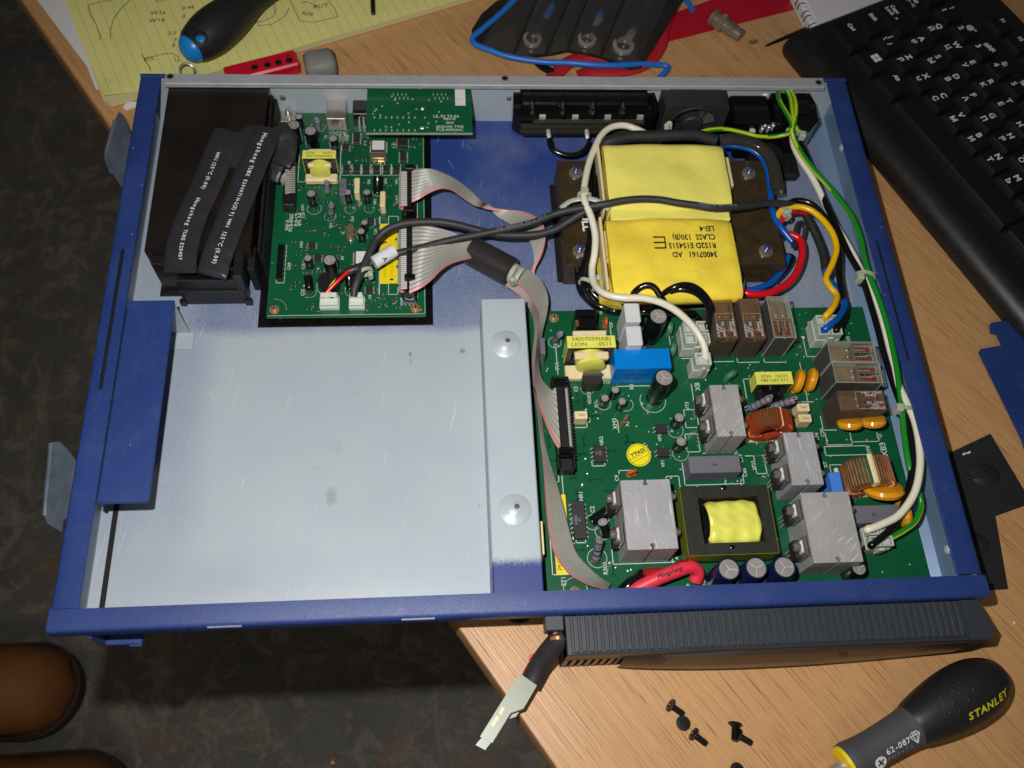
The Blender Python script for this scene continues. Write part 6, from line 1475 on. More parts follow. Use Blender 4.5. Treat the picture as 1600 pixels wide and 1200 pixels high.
# upper screwdriver
a, b = P(289,84,19.5), P(420,-22,19.5); d = (b-a).normalized(); sd = thing('screwdriver', 'black screwdriver handle with bright blue end cap lying on the legal pad', 'screwdriver', (a.x,a.y,6))
prof = dense([(9.0,5.2),(11.6,9),(14.2,20),(14.6,30),(13.6,42),(11.4,54),(9.8,62),(9.6,74),(10.6,86)]); m = MB(); m.lathe([(.01,5.0)]+prof, a, d, n=36); part('handle_grip', m, M['grip'], sd, smooth=60)
m = MB(); m.lathe(dense([(.01,-1.2),(4.8,.0),(8.4,3.2),(9.6,6.4),(9.2,6.6)]), a, d, n=32); part('end_cap', m, M['gripblue'], sd, smooth=60)
c_ = P(312,57,32); m = MB(); m.lathe([(3.9,-.2),(4.6,.35),(3.7,.7),(3.3,-.6),(3.2,-1.6)], (c_.x,c_.y,31.4), (0.05,-.35,1), n=24); part('hang_hole_rim', m, M['grip'], sd)
m = MB(); m.ell((c_.x+.2,c_.y-.4,31.0),(3.2,3.0,.9),18,6); part('hang_hole', m, M['gripblue'], sd)
m = MB(); m.box(a.x-30,a.y-30,0,a.x-29,a.y-29,.1) if False else None
c_ = P(291,107,16); m = MB(); n = 28; m.tube([(c_.x+4.6*math.cos(2*math.pi*i/n), c_.y+2.5*math.sin(2*math.pi*i/n), 14+3.8*math.sin(2*math.pi*i/n)) for i in range(n+1)], .75, 8); solo('key_ring', m, M['chrome'], 'small chrome ring between the blue screwdriver cap and the zinc strip', 'ring', smooth=60)
# red bit holder and grey rubber cube
rb = thing('bit_holder', 'red plastic bit holder strip with black holes behind the tray', 'bit holder', P(415,100,6))
ca = P(350,112,10); cb_ = P(462,84,10); dv_ = Vector((cb_.x-ca.x, cb_.y-ca.y)); an = math.atan2(dv_.y, dv_.x); ln_ = dv_.length
m = MB(); mid = P(408,101,10); m.box(mid.x-ln_/2, mid.y-7, 0, mid.x+ln_/2, mid.y+7, 10, 1.2, rz=an); part('holder_body', m, M['redbox'], rb)
for i, u in enumerate((398,418,435,452)):
    p = P(u, 105-i*3.6, 10); m = MB(); m.lathe([(2.3,0.02),(2.3,.3),(1.6,.35),(1.4,.02)], (p.x,p.y,10), n=16, k=0); m.cyl((p.x,p.y,10.02),(p.x,p.y,10.06),1.4,n=8); part('bit_hole', m, M['darksteel'], rb)
    t = MB(); t.text('T%d' % (15+5*i), 2.6, TM(p.x-1.2,p.y+3.8,10.05,an*57.3), align='CENTER'); part('printed_marking', t, M['darksteel'], rb, smooth=0)
p = P(498,88,18); er = MB(); er.box(p.x-10.2,p.y-9,0,p.x+10.2,p.y+9.5,18,3.2,rz=.22)
bm_ = er; o = solo('rubber_block', bm_, M['eraser'], 'worn grey rubber block beside the red bit holder', 'rubber block', smooth=50)

# black wrench roll
wr = thing('wrench_roll', 'black vinyl wrench roll with blue piping behind the tray', 'tool roll', P(880,60,3))
out = [(812,-14),(775,2),(752,22),(737,46),(737,62),(752,74),(790,80),(840,86),(868,82),(885,78),(912,82),(945,90),(968,100),(986,107),(1002,104),(1010,92),(1038,48),(1068,-2),(1070,-14)]
pp = [P(u,v,6.5) for u,v in out]; m = MB(); m.prism([(p.x,p.y) for p in pp], 4.4, 6.5); part('backing', m, M['pvc'], wr)
def pocket(quad, h, mk='vinylclear', nm='pocket'):
    q_ = [P(u,v,6.6) for u,v in quad]; m = MB(); nx, ny = 10, 14; vs = []
    for i in range(nx+1):
        for j in range(ny+1):
            fx, fy = i/nx, j/ny; p = q_[0].lerp(q_[1], fx).lerp(q_[3].lerp(q_[2], fx), fy)
            hh = h*(math.sin(math.pi*fx)**.7)*(min(1, fy*5+.12))*(1+.12*math.sin(fy*9+quad[0][0]))
            vs.append((p.x, p.y, 6.6+hh))
    m.add(vs, [(i*(ny+1)+j,(i+1)*(ny+1)+j,(i+1)*(ny+1)+j+1,i*(ny+1)+j+1) for i in range(nx) for j in range(ny)]); return part(nm, m, M[mk], wr, smooth=60)
qs = [((752,72),(803,82),(843,-14),(800,-14)),((805,84),(852,86),(895,-14),(845,-14)),((854,86),(886,78),(922,-14),(897,-14)),((888,78),(938,88),(980,-14),(924,-14)),((940,89),(992,107),(1050,-14),(982,-14))]
for i, q_ in enumerate(qs): pocket(q_, 3.0 if i in (0,2) else 5.6)
for i in range(1, 5):
    q_ = qs[i]; m = MB(); m.tube([P(q_[0][0]-2,q_[0][1],7.4),P(q_[3][0]-1,q_[3][1],7.4)], .9, 6); part('pocket_seam', m, M['pvc'], wr)
for (u,v,u2,v2,tb0,tb1,sc_) in ((832,62,893,-30,(.38,.68),1,1),(917,62,973,-30,(.36,.64),1,1),(974,72,1038,-28,(.33,.57),1,1.18)):
    tb0 = tb0 if isinstance(tb0, tuple) else (.3,.6)
    p = P(u,v,9); q_ = P(u2,v2,9); d = (q_-p).normalized(); a_ = math.atan2(d.y,d.x)
    wn = thing('wrench', {832:'small steel combination wrench in the left pocket of the black roll',917:'middle steel combination wrench in the black roll',974:'largest steel combination wrench in the right pocket of the black roll'}[u], 'wrench', p, 'combination wrenches in the black roll')
    m = MB(); R_ = 6.4*sc_; n = 28; vs = []
    for i in range(n):
        t_ = 2*math.pi*i/n
        for rr, z in ((R_,7.4),(R_,10.2),(R_*.62,10.2),(R_*.62,7.4)): vs.append((p.x+math.cos(t_)*rr, p.y+math.sin(t_)*rr, z))
    m.add(vs, [(i*4+j,i*4+(j+1)%4,((i+1)%n)*4+(j+1)%4,((i+1)%n)*4+j) for i in range(n) for j in range(4)]); part('ring_end', m, M['chrome'], wn)
    L_ = (q_-p).length; m = MB(); e = p+d*(R_*.85); f = q_; c2 = (e+f)/2; l2 = (f-e).length/2; m.box(c2.x-l2,c2.y-2.6*sc_,7.7,c2.x+l2,c2.y+2.6*sc_,10.0,.5,rz=a_); sk = part('shank', m, M['chrome'], wn)
    c3 = p+d*L_*((tb0[0]+tb0[1])/2); l3 = L_*(tb0[1]-tb0[0])/2*1.15; m = MB(); m.box(c3.x-l3,c3.y-3.1*sc_,7.5,c3.x+l3,c3.y+3.1*sc_,10.25,.4,rz=a_); part('blue_tape', m, M['bluetape'], sk)
m = MB(); m.tube(path([(818,-14,9),(790,14,9),(758,42,8.6),(740,57,8),(738,63,7.5),(744,70,7.5),(765,78,7.5),(790,87,7),(820,93,7),(855,97,7.5),(890,98,8),(925,101,8.5),(962,102,8),(1003,100,6),(1022,101,4),(1036,102,3),(1044,105,3),(1040,112,3),(1030,122,3)],6), 2.0, 10); part('piping', m, M['blue2'], wr, smooth=60)
m = MB(); m.tube([P(1066,-10,4),P(1083,17,4)], 2.0, 10); solo('piping_end', m, M['blue2'], 'loose end of blue piping right of the black wrench roll', 'piping')
pl_ = thing('pliers', 'red handled pliers half hidden under the black wrench roll', 'pliers', P(960,105,4))
for px_, r_ in (([(862,124,2.2),(874,110,2.2),(892,96,2),(920,88,1.8),(955,88,1.8),(985,90,1.8)], 5.0),([(1046,20,2.4),(1036,46,2.4),(1034,66,2.4),(1022,88,2.4),(1000,104,2.4),(965,112,2.4),(925,112,2.2),(905,118,2.2)], 4.6)):
    m = MB(); m.tube(path(px_,6), r_, 14, flat=.42); part('red_grip', m, M['redcloth'], pl_, smooth=60)
m = MB(); m.tube(path([(838,96,2.5),(850,106,2.5),(862,112,2.5),(868,120,2.5)],5), 3.0, 10, flat=.6); part('jaw', m, M['blackg'], pl_, smooth=60)
m = MB(); pp = [P(u,v,0) for u,v in ((1034,68),(1243,15),(1290,3),(1290,-30),(1120,-3),(1048,22))]; m.prism([(p.x,p.y) for p in pp], .05, .3); solo('red_tape', m, M['redtape'], 'flat red tape strip stuck to the desk between the wrench roll and notebook', 'tape', smooth=0)
# coax connector
a, b = P(1113,26,6.2), P(1172,66,5.4); d = (b-a).normalized(); bn = thing('coax_connector', 'old nickel coax connector lying on the red tape', 'connector', (a.x,a.y,0))
for nm, pr in (('coupling_sleeve', [(5.0,0),(6.2,.4),(6.3,3),(5.4,3.3),(5.3,6.5),(6.0,6.8),(6.2,10.5),(5.6,11.2),(4.9,11.3)]),('connector_barrel', [(4.7,11.2),(4.6,14),(4.9,14.3),(4.9,19),(4.4,19.3),(4.2,23.5),(4.6,24),(4.5,25.5),(2.6,25.8),(.01,25.9)])):
    m = MB(); m.lathe([(pr[0][0]*.8,pr[0][1]+.02)]+pr, a, d, n=28); part(nm, m, M['bnc'], bn)
m = MB()
for i in range(28): 
    t_ = 2*math.pi*i/28; u_ = Vector((-d.y,d.x,0)); w_ = Vector((0,0,1)); q_ = (u_*math.cos(t_)+w_*math.sin(t_))*6.15; m.tube([a+d*7.2+q_,a+d*10.2+q_], .25, 4)
part('knurling', m, M['bnc'], bn, kind='stuff')
m = MB(); m.tube([b-d*.5,b+Vector((2.5,.6,-.5)),b+Vector((5,2.2,-1)),b+Vector((4,3.5,-1.6))], 1.1, 8); part('solder_tag', m, M['bnc'], bn)
m = MB(); m.tube([P(1196,72,1.5),P(1215,64,1.5),P(1262,44,2.2)], [.7,1.3,1.7], 8); solo('probe_tip', m, M['darksteel'], 'thin dark probe tip pointing out from beneath the notebook corner', 'probe', smooth=60)
# notebook under the keyboard corner
nb = thing('spiral_notebook', 'white spiral notebook lying behind the corner of the black keyboard', 'notebook', P(1300,10,5))
pp = [P(u,v,8) for u,v in ((1240,-12),(1253,14),(1268,45),(1284,38),(1400,-8),(1400,-30))]; m = MB(); m.prism([(p.x,p.y) for p in pp], .5, 8); part('pages', m, M['paper'], nb)
pp = [P(u,v,8.5) for u,v in ((1285,39),(1290,42),(1405,-2),(1400,-8))]; m = MB(); m.prism([(p.x,p.y) for p in pp], 3, 8.6); part('cover_edge', m, M['cover'], nb)
random.seed(8)
for i in range(9):
    f = i/8; p = P(1242+26*f, -8+52*f, 9); m = MB(); nn = 12; m.tube([(p.x+2.4+math.cos(2*math.pi*k_/nn)*2.9, p.y+random.uniform(-.5,.5)+math.cos(2*math.pi*k_/nn)*1.2, 6.5+math.sin(2*math.pi*k_/nn)*3.2) for k_ in range(nn+1)], .4, 6); part('spiral_loop', m, M['darksteel'] if i % 3 else M['cover'], nb)
    m = MB(); m.box(p.x+1,p.y-1.3,7.9,p.x+6+random.uniform(0,3),p.y+.2,8.6+random.uniform(0,1.2),.1,rz=random.uniform(-.6,.2)); part('torn_page_edge', m, M['paper'], nb)

# ============================================================ keyboard
KO = Vector((433.4, 387.2)); ka = math.radians(-65.75); k1 = Vector((math.cos(ka), math.sin(ka))); k2 = Vector((-k1.y, k1.x))
def K(a, b): q_ = KO+k1*a+k2*b; return q_.x, q_.y
kb = thing('keyboard', 'black computer keyboard with white Latin and Cyrillic legends at the right', 'keyboard', (*K(150,70),0))
KM = Matrix.Translation((KO.x,KO.y,0)) @ Matrix.Rotation(ka,4,'Z')
m = MB(); prof = [(-8.5,1.2),(-9,4),(-8,8),(-4.5,13),(1,16.2),(5,16.8),(9,15.8),(14.5,14.2),(17,14.4),(150,19.0),(157,17.5),(160,10),(159,1.2)]
# body as a loft with a rounded left end
vs = []; st_ = [(-15.5,.62,9,.35),(-14.6,.80,6,.7),(-12.5,.92,3,.9),(-9,.98,1,.98),(-4,1,0,1),(20,1,0,1),(430,1,0,1)]
for s_, f, ins, zf in st_:
    for b_, z in prof:
        bb_ = b_ if 14 < b_ < 150 else (max(b_, -9)+ins if b_ <= 14 else b_-ins); vs.append((s_, bb_, 1.0+(z-1.0)*zf))
n = len(prof); m.M = KM
m.add(vs, [(i*n+j,(i+1)*n+j,(i+1)*n+(j+1)%n,i*n+(j+1)%n) for i in range(len(st_)-1) for j in range(n)]+[tuple(range(n)), tuple(range(len(vs)-1,len(vs)-n-1,-1))]); m.M = None
m.f = [f[::-1] for f in m.f]
part('case', m, M['kbody'], kb, smooth=60)
PIT = 18.8
def keycap(a0, b0, a1, b1, leg, z0=12.5, z1=19.6):
    z1 = z1+(b0/150)*4; m = MB(); m.M = KM; g = .7
    x0, y0, x1, y1 = a0+g, b0+g, a1-g, b1-g
    lv = [(0,0,z0),(.25,.25,z0+2),(1.5,1.4,z1-.7),(2.0,1.9,z1),(2.6,2.4,z1+.12)]; vs = []
    for dx, dy, z in lv:
        for cx_, cy_ in ((x0+dx,y0+dy+ (1.0 if z > z0+2 else 0)),(x1-dx,y0+dy+(1.0 if z > z0+2 else 0)),(x1-dx,y1-dy*.6),(x0+dx,y1-dy*.6)): vs.append((cx_, cy_, z))
    m.add(vs, [(l*4+j,l*4+(j+1)%4,(l+1)*4+(j+1)%4,(l+1)*4+j) for l in range(len(lv)-1) for j in range(4)]+[(16,17,18,19)]); m.M = None
    o = part('key', m, M['key'], kb, smooth=28)
    if leg:
        t = MB(); t.M = KM
        for s_, dx, dy, sz in leg: t.text(s_, sz, TM(a0+dx, b0+dy, z1+.2), bold=.03)
        part('key_legend', t, M['inkw'], o, smooth=0)
def L2(a, c): return [(a,5.2,13.7,6.0),(c,5.0,6.9,5.6)]
rowZ, rowA, rowQ, row1, rowC, rowF = 40.5, 59.3, 78.1, 96.9, 19.5, 124.5
for i, (a, c) in enumerate(zip('ZXCVBNM', 'ЯЧСМИТЬ')): keycap(36.3+i*PIT, rowZ, 36.3+(i+1)*PIT, rowZ+PIT, L2(a, c))
for i, (a, c) in enumerate(((',<','Б'),('.>','Ю'))): keycap(36.3+(i+7)*PIT, rowZ, 36.3+(i+8)*PIT, rowZ+PIT, L2(a, c))
for i, (a, c) in enumerate(zip('ASDFGHJKL', 'ФЫВАПРОЛД')): keycap(26.6+i*PIT, rowA, 26.6+(i+1)*PIT, rowA+PIT, L2(a, c))
for i, (a, c) in enumerate(zip('QWERTYUI', 'ЙЦУКЕНГШ')): keycap(21.9+i*PIT, rowQ, 21.9+(i+1)*PIT, rowQ+PIT, L2(a, c))
for i, (a, b_) in enumerate((('1','!'),('2','@"'),('3','#№'),('4','$;'),('5','%:'),('6','^'))): keycap(12.6+i*PIT, row1, 12.6+(i+1)*PIT, row1+PIT, [(a,4.6,8.2,5.8),(b_,6.0,14.6,5.4)])
keycap(-6.2, row1, 12.6, row1+PIT, [('Ё',5,13,5)]); keycap(-6.2, rowQ, 21.9, rowQ+PIT, [('Tab',5,14,4.2),('|←→|',5,9.6,3.4)]); keycap(-6.2, rowA, 26.6, rowA+PIT, [('Caps',5,14,4.2),('Lock',5,9.6,4.2),('A',16,9.6,3)])
keycap(-6.2, rowZ, 17.5, rowZ+PIT, [('Shift',5,14,4.2)]); keycap(17.5, rowZ, 36.3, rowZ+PIT, [('|',5,14,5),('\\',4.5,9,5),('/',10,9,5)])
keycap(-6.2, rowC, 23.4, rowC+20.4, [('Ctrl',6.5,15.2,4.2)]); keycap(23.4, rowC, 46.9, rowC+20.4, []); keycap(46.9, rowC, 70.4, rowC+20.4, [('Alt',5.6,15.6,4.2)]); keycap(70.4, rowC-1, 184, rowC+20.4, []); keycap(184, rowC, 207, rowC+20.4, [('Alt',5.6,15,4.2)])
keycap(-6.2, rowF, 12, rowF+17.5, [('Esc',5,12,4)])
for i in range(4): keycap(37.5+i*PIT, rowF, 37.5+(i+1)*PIT, rowF+17.5, [('F%d' % (i+1),5.4,12.4,4.2)])
t = MB(); t.M = KM          # four-pane emblem
for i in (0,1):
    for j in (0,1): x = 31.6+i*3.4; y = 30.0+j*3.2; t.add([(x,y,20.6),(x+2.9,y,20.6),(x+2.9,y+2.8,20.6),(x,y+2.8,20.6)], [(0,1,2,3)])
part('window_emblem', t, M['inkw'], kb, smooth=0)

# ============================================================ right side of the desk
def sheet_px(name, px, z, th, mk, label, cat, bump=None, smooth=35):
    pp = [P(u,v,z) for u,v in px]; m = MB(); m.prism([(p.x,p.y) for p in pp], z-th, z); return solo(name, m, M[mk], label, cat, smooth=smooth)
bs = sheet_px('blue_bracket', [(1547,508),(1549,504),(1592,498),(1598,503),(1640,640),(1640,720),(1602,702),(1598,688),(1530,550),(1533,545),(1563,540),(1565,536),(1557,521),(1549,520)], 5.0, 1.4, 'blue', 'blue painted sheet steel piece with a notched corner at the right edge of the photo', 'sheet metal part')
m = MB(); p0, p1, p2, p3 = P(1532,548,5), P(1600,690,5), P(1600,690,0), P(1532,548,0)
film = thing('insulation_sheet', 'creased L-shaped black insulating sheet lying right of the blue tray', 'plastic sheet', P(1540,780,0))
L1 = [(1440,728),(1547,678),(1612,786),(1556,806),(1576,920),(1470,926)]
m = MB(); pp = [P(u,v,1.4) for u,v in L1]; m.prism([(p.x,p.y) for p in pp], [.2]*6, [1.0,1.8,1.6,1.0,1.0,.8]); part('sheet', m, M['film'], film)
for u, v, r_, h in ((1540,742,9,2.2),(1525,850,8,2.0)):
    p = P(u,v,1.5); m = MB(); m.ell((p.x,p.y,.9),(r_,r_*.8,h),20,6); m.tube(spline([(p.x-r_-5,p.y-2,1.2),(p.x-r_*.3,p.y,h+1.0),(p.x+r_*.6,p.y+r_*.3,h+.6)],6),[1.2]*13,8); part('pressed_dimple', m, M['film'], film, smooth=70)
for u, v in ((1507,709),(1514,707)):
    p = P(u,v,1.9); m = MB(); m.box(p.x-1.2,p.y-.5,1.6,p.x+1.2,p.y+.5,2.0,.1,rz=.4); part('scuff_mark', m, M['paper'], film)
for u, v, r_, lb in ((1406,302,1.5,'tiny white crumb on the desk between the tray and keyboard'),(1585,973,.9,'tiny white crumb on the desk right of the grey bezel')):
    p = P(u,v,.5); m = MB(); m.ell((p.x,p.y,.5),(r_,r_*.8,.7),8,5); solo('crumb', m, M['paper'], lb, 'crumb')

# front bezel leaning against the tray
bz = thing('front_bezel', 'dark grey ribbed plastic front bezel standing against the front right of the tray', 'bezel', (337,-12,0))
bx0, bx1 = 233.6, 440.4; yb, yf, zt = -.5, -18.6, 36.0
m = MB(); m.prism([(bx0,yb),(bx0,yf),(bx1-3,yf-0.6),(bx1+.6,yf+4.5),(bx1-4.5,yb)], 22, zt-1.2); part('bezel_top', m, M['bezel'], bz)
m = MB(); m.box(bx0,yb-.1,zt-1.3,bx0+2.4,yf,zt-.05,.3); m.box(bx0,yf-.1,zt-3,bx1-3.2,yf+1.1,zt-.1,.5); m.prism([(bx1-13,yb),(bx1-13,yf),(bx1-3,yf-.5),(bx1+.5,yf+4.5),(bx1-4.5,yb)], zt-1.3, zt-.05); part('bezel_rim', m, M['bezel'], bz)
n = 54; pt = (bx1-13.4-(bx0+2.9))/n; rm = MB(); rm.box(-pt*.36,(yf-yb)/2+1.4,0,pt*.36,-(yf-yb)/2-.2,1.25,.3); rme = rm.mesh('rib', M['bezel'])
for i in range(n):
    o = bpy.data.objects.new('rib', rme); COL.objects.link(o); o.parent = bz; o.location = (Vector((bx0+2.9+pt*(i+.5), (yf+yb)/2, zt-1.25))-WL[bz.name])*S
rm = MB(); rm.box(-1.0, yf-.2, 1, 1.0, yf+7, 22, .2); rme = rm.mesh('grille_fin', M['bezelf'], (0,yf+3,0))
for i in range(16):
    o = bpy.data.objects.new('grille_fin', rme); COL.objects.link(o); o.parent = bz; o.location = (Vector((bx0+1.6+i*3.7, yf+3, 0))-WL[bz.name])*S
m = MB(); m.box(bx0+.5, yf+6, .6, bx1-5, yb-.5, 22.1, .5); m.box(bx0, yb-1.6, 0, bx0+1.4, yf, 34,.3); part('bezel_back', m, M['blackm'], bz)
m = MB(); nn = 24; vs = []        # bowed smooth front panel
for i in range(nn+1):
    f = i/nn; x = bx0+28+(bx1-8-bx0-28)*f; bow = math.sin(math.pi*min(1, f*1.0)**.8)*3.2
    for y, z in ((yf+2,32.5-6*(1-min(1,f*3))),(yf-1.0-bow*.5,31-7*(1-min(1,f*3))),(yf-2.0-bow,22*min(1,.5+f*1.5)),(yf-2.2-bow,8),(yf-1.0-bow*.6,.6)): vs.append((x,y,z))
m.add(vs, [(i*5+j,i*5+j+1,(i+1)*5+j+1,(i+1)*5+j) for i in range(nn) for j in range(4)]); fp = part('front_panel', m, M['bezelf'], bz, smooth=50)
t = MB(); FM = lambda u, z: Matrix.Translation((u, yf-5.2, z)) @ Matrix.Rotation(math.radians(90),4,'X')
for x, z, s_, sz in ((378,14,'▭',3),):
    for (a0,b0,a1,b1) in ((0,0,8,.6),(0,5.4,8,6),(0,0,.6,6),(7.4,0,8,6),(2.2,1.8,5.6,2.3),(2.2,3.8,5.6,4.3),(2.2,1.8,2.7,4.3),(5.1,1.8,5.6,4.3)): t.add([(352+x-378+a0,yf-5.4,z+b0),(352+x-378+a1,yf-5.4,z+b0),(352+x-378+a1,yf-5.4,z+b1),(352+x-378+a0,yf-5.4,z+b1)], [(0,1,2,3)])
for x, z, s_, sz in ((370,24,'Se',5.5),(373,12,'ᗝ',1),(366,12,'o-o',4),(377,12,'A',4),(386,13,'m',4)):
    if s_ != 'ᗝ': t.text(s_, sz, FM(x-3, z), bold=.02)
part('printed_marking', t, M['inkgrey'], fp, smooth=0)
# hinge post and battery lead at the bezel's left end
m = MB(); p = P(866,965,30); m.box(p.x-5,yb-6,24,p.x+4,yb+3,33,.5); hp = part('latch_post', m, M['bezel'], bz)
m = MB(); p = P(870,985,24); m.lathe([(3.6,0),(3.6,1.6),(2.4,2.0),(2.4,5)], (p.x,yb-9.5,26), (0,1,0), n=18); part('post_screw', m, M['brass'], hp)
bl_ = thing('battery_lead', 'black battery lead with pale nylon plug hanging past the desk edge', 'battery cable', P(850,1020,6))
m = MB(); m.tube(path([(886,992,26),(872,1002,23),(858,1018,18),(845,1036,13),(836,1054,10),(828,1070,9)],6), 5.2, 16); part('lead_sleeve', m, M['rubber'], bl_, smooth=60)
m = MB(); m.tube(path([(836,1026,11),(829,1036,9),(823,1046,8),(818,1056,8)],6), 1.0, 8); part('red_strand', m, M['wred'], bl_, smooth=60)
m = MB(); m.tube(path([(838,1020,13),(832,1023,12),(827,1026,12)],5), .35, 6); m.tube(path([(836,1024,12),(829,1028,12),(826,1032,12)],5), .3, 6); part('frayed_thread', m, M['wpink'], bl_, smooth=60)
def plug_hull(px, z0, z1, mk, nm, par):
    pp = [P(u,v,z1) for u,v in px]; m = MB(); m.prism([(p.x,p.y) for p in pp], z0, z1); return part(nm, m, M[mk], par)
ph_ = plug_hull([(812,1052),(839,1071),(818,1107),(798,1114),(769,1161),(750,1151),(779,1104)], 5.2, 15, 'connbeige', 'plug_body', bl_)
plug_hull([(795,1110),(813,1110),(806,1120),(793,1124)], 5.4, 8.4, 'connbeige', 'plug_latch', ph_); plug_hull([(753,1152),(767,1160),(758,1172),(743,1164)], 7.6, 13.5, 'connbeige', 'plug_mouth', ph_)
for px_ in ([(784,1104),(789,1107),(783,1118),(779,1115)],[(776,1118),(781,1121),(771,1136),(766,1133)]):
    plug_hull(px_, 15.0, 15.15, 'cream', 'contact_slot', ph_)

# screws
def csk(u, v, ang, label, tilt=0, up=False):
    p = P(u, v, 2.5); s_ = thing('machine_screw', label, 'screw', (p.x,p.y,0), 'loose black screws on the desk')
    a_ = math.radians(ang); d = Vector((math.cos(a_), math.sin(a_), math.sin(math.radians(tilt)))).normalized() if not up else Vector((0,0,-1))
    base = Vector((p.x,p.y,3.0 if not up else 4.6)); m = MB(); m.lathe([(.01,.55),(1.2,.5),(1.4,0),(3.3,.1),(3.4,.5),(1.7,1.9),(1.5,2.0)], base, d, n=20); part('screw_head', m, M['darksteel'], s_)
    m = MB(); pr = [(1.5,1.8)]
    if not up: 
        z = 2.0
        while z < 8.0: pr += [(1.6,z),(1.3,z+.25)]; z += .5
    m.lathe(pr+[(1.4,8.2 if not up else 4.5),(.01,8.4 if not up else 4.6)], base, d, n=14); part('screw_shank', m, M['darksteel'], s_)
csk(1046,1101,-35,'upper left black screw of the loose screws on the desk',-14); csk(1066,1130,0,'black screw standing on its point with its round head up',up=True); csk(1082,1146,-38,'black screw below the upright one, in the left cluster',-12)
csk(1148,1130,-105,'tilted black screw with its flat head uppermost in the right pair',10); csk(1151,1148,-30,'lower black screw of the right pair',-12); csk(1150,1203,0,'black screw cut off by the bottom edge of the photo',up=True)

# lower right screwdriver
base = P(1323,1194,11.0); tip = P(1566,1050,15.0); dd = tip-base; ang = math.degrees(math.atan2(dd.y, dd.x)); LL = dd.length; d = dd.normalized(); TL = math.degrees(math.asin(d.z))
sl = thing('stubby_screwdriver', 'charcoal and black screwdriver with yellow lettering at the lower right', 'screwdriver', (base.x,base.y,0))
k_ = LL/94.0
prof = dense([(9.3,0),(9.5,3*k_),(8.8,10*k_),(8.7,20*k_),(9.2,32*k_),(9.9,38*k_)]); m = MB(); m.lathe([(7,.01)]+prof, base, d, n=40); nk = part('handle_neck', m, M['gripg'], sl, smooth=60)
prof2 = dense([(9.8,37.6*k_),(10.8,40*k_),(12.4,47*k_),(14.0,57*k_),(14.8,67*k_),(14.4,76*k_),(12.8,83*k_),(9.8,89*k_),(6,92.6*k_),(.5,94*k_)]); m = MB(); m.lathe(prof2, base, d, n=44); gp = part('handle_grip', m, M['grip'], sl, smooth=60)
m = MB(); m.lathe([(6.5,-2),(8.6,-1.6),(8.9,.2),(7.5,.3)], base, d, n=32); m.lathe([(3.0,-40),(3.0,-1.8)], base, d, n=16, k=1); part('yellow_collar', m, [M['stanyel'], M['chrome']], sl, smooth=50)
m = MB(); m.ell(base+d*(87.5*k_)+Vector((-1.2,7.2,-.5)), (4.6,2.2,4.6), 16, 8); part('yellow_end_inlay', m, M['stanyel'], sl, smooth=50)
def hm(prof_, s_, roll, lift=.15):
    def r(q_):
        for i in range(len(prof_)-1):
            if prof_[i][1] <= q_ <= prof_[i+1][1]: f = (q_-prof_[i][1])/(prof_[i+1][1]-prof_[i][1]+1e-9); return prof_[i][0]*(1-f)+prof_[i+1][0]*f
        return prof_[-1][0]
    sl_ = math.atan2(r(s_+1.5)-r(s_-1.5), 3.0)
    return Matrix.Translation(base) @ Matrix.Rotation(math.radians(ang),4,'Z') @ Matrix.Rotation(-math.radians(TL),4,'Y') @ Matrix.Translation((s_,0,0)) @ Matrix.Rotation(math.radians(roll),4,'X') @ Matrix.Translation((0,0,r(s_)+lift)) @ Matrix.Rotation(-sl_,4,'Y')
t = MB()
for c_, f in zip('STANLEY', (.645,.682,.722,.765,.805,.84,.875)): t.text(c_, 5.2, hm(prof2, f*LL, 31, .25), bold=.03, align='CENTER', shear=.15)
part('yellow_lettering', t, mat('yellow print', L(206,200,30), .5, bump=0), gp, smooth=0)
t = MB()
for c_, f in zip('62-087', (.19,.215,.24,.262,.287,.311)): t.text(c_, 4.0, hm(prof, f*LL, 22), align='CENTER', bold=.012)
part('printed_marking', t, M['inkw'], nk, smooth=0)
t = MB()
for c_, f in zip('PH0×75', (.185,.212,.239,.266,.292,.318)): t.text(c_, 3.4, hm(prof, f*LL, 46), align='CENTER')
part('printed_marking', t, M['inkgrey'], nk, smooth=0)
t = MB(); t.M = hm(prof, .132*LL, 38, .1); t.cyl((0,0,0),(0,0,.5),3.0,n=24,k=0); t.box(-2.1,-.5,.5,2.1,.5,.56,k=1,rz=.5); t.box(-.5,-2.1,.5,.5,2.1,.56,k=1,rz=.5); t.M = None; part('cross_emblem', t, [M['inkw'], M['gripg']], nk, smooth=0)
t = MB(); t.M = hm(prof, .352*LL, 22, .3)
for pts in ([(-2.6,1),(-1.4,2.6),(1.4,2.6),(2.6,1),(0,-3.1),(-2.6,1),(2.6,1)],[(-1.1,1),(0,-3.1),(1.1,1),(0,2.6),(-1.1,1)]): stroke(t, pts, .36, .05)
t.M = None; part('gem_emblem', t, M['inkw'], nk, smooth=0)
for (f, rl) in ((.52,-10),(.56,8),(.60,-4),(.61,12),(.66,-14),(.68,4),(.64,-26),(.73,-8),(.57,-26),(.70,-30)):
    m = MB(); m.M = hm(prof2, f*LL, rl, -.25); m.ell((0,0,0),(1.0,1.0,.5),10,5); m.M = None; part('grip_dimple', m, M['grip'], gp, smooth=60)

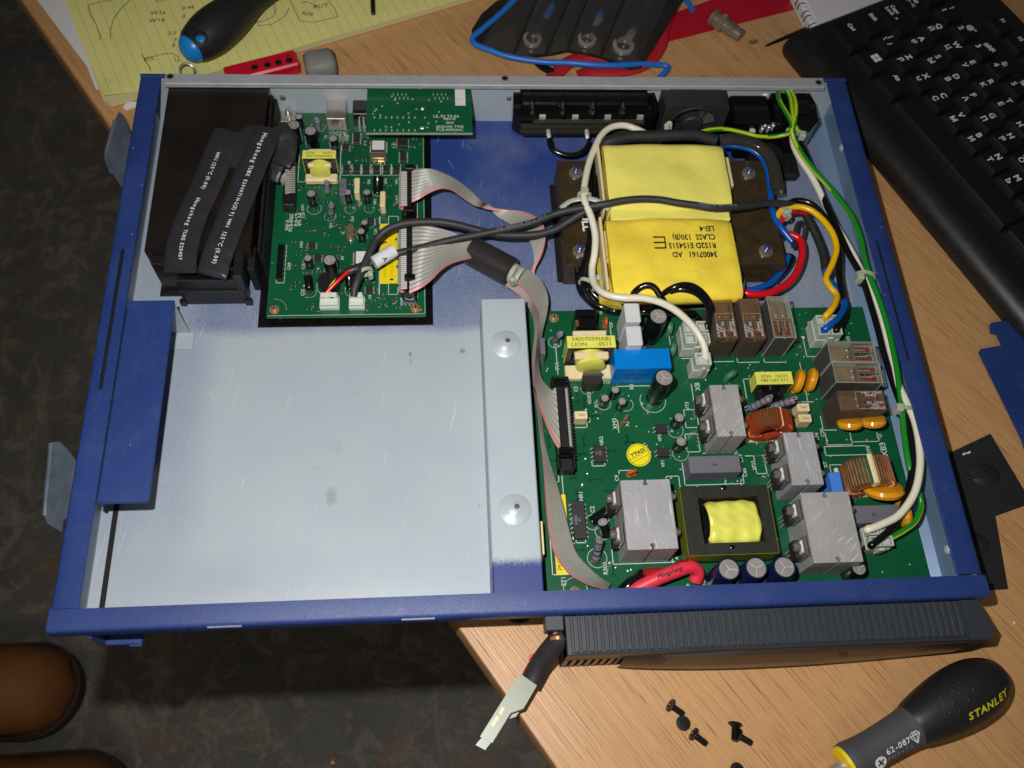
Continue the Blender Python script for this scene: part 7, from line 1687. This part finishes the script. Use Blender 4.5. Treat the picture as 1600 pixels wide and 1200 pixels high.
# ============================================================ on the workshop floor
bt_ = thing('person', 'person in tan leather boots and black trousers, only the boots in view', 'person', (-420, 60, -720))
def boot(tx, ty, lab):
    """toe at (tx, ty), boot pointing along +x"""
    secs = [(-2,8,12),(-12,34,34),(-30,46,52),(-60,51,62),(-100,50,70),(-150,44,92),(-190,42,120),(-250,44,150),(-290,36,150)]
    m = MB(); n = 28; vs = []
    for dx, hw, h in secs:
        for j in range(n):
            a = 2*math.pi*j/n; y = math.cos(a)*hw*(1 if math.sin(a) > 0 else .98); z = math.sin(a); zz = -694+(max(z,0)**.75)*h if z >= 0 else -694-(-z)**.3*10
            vs.append((tx+dx, ty+y+(8 if dx < -120 else 0), zz))
    m.add(vs, [(i*n+j,(i+1)*n+j,(i+1)*n+(j+1)%n,i*n+(j+1)%n) for i in range(len(secs)-1) for j in range(n)]+[tuple(range(n))])
    m.f = [f[::-1] for f in m.f]
    bo = part('boot', m, M['boot'], bt_, lab, smooth=70)
    so = MB(); pts = []
    for i in range(15):
        a = -math.pi/2+math.pi*i/14; pts.append((tx-52+math.cos(a)*56, ty+math.sin(a)*55))
    poly = pts+[(tx-180,ty+50),(tx-290,ty+46),(tx-290,ty-40),(tx-180,ty-44)]
    so.prism(poly, -719, -700); part('sole', so, M['sole'], bo)
    we = MB(); we.tube([(x,y,-698) for x,y in [(tx-288,ty-42),(tx-180,ty-46)]+[(p[0]-1.5*(p[0]-tx+52)/60, p[1]) for p in poly[:15]]+[(tx-180,ty+52),(tx-288,ty+48)]], 2.2, 8); part('welt_stitching', we, M['sole'], bo, smooth=60)
    st = MB(); st.tube([(tx-92,ty-40,-664),(tx-86,ty-24,-642),(tx-84,ty,-634),(tx-86,ty+24,-642),(tx-92,ty+40,-664)], 1.6, 6); part('toe_cap_seam', st, M['sole'], bo, smooth=60)
    tr = MB(); tr.lathe([(58,0),(70,60),(80,250),(95,520)], (tx-235,ty+8,-600), (-.25,-.25,1), n=24); part('trouser_leg', tr, M['trouser'], bt_, smooth=60)
p1 = P(126,1078,-712); p2 = P(202,1250,-712); boot(p1.x, p1.y, 'upper tan boot'); boot(p2.x, p2.y, 'lower tan boot cut by the photo edge')
p = P(520,1188,-718); m = MB(); m.ell((p.x,p.y,-718),(6.5,6.0,3.0),18,6); bs_ = thing('brass_screw', 'round brass screw head lying on the dark floor at the bottom', 'screw', (p.x,p.y,-720)); part('screw_head', m, M['brass'], bs_); m = MB(); m.box(p.x-6.6,p.y-.9,-716,p.x+6.6,p.y+.9,-714.8,rz=-.1); part('slot', m, M['darksteel'], bs_)
p = P(80,390,-719); m = MB(); m.cyl((p.x,p.y,-719.9),(p.x,p.y,-718.4),5.6,n=24); solo('coin', m, M['brass'], 'small round brass disc on the dark floor left of the tray', 'disc')
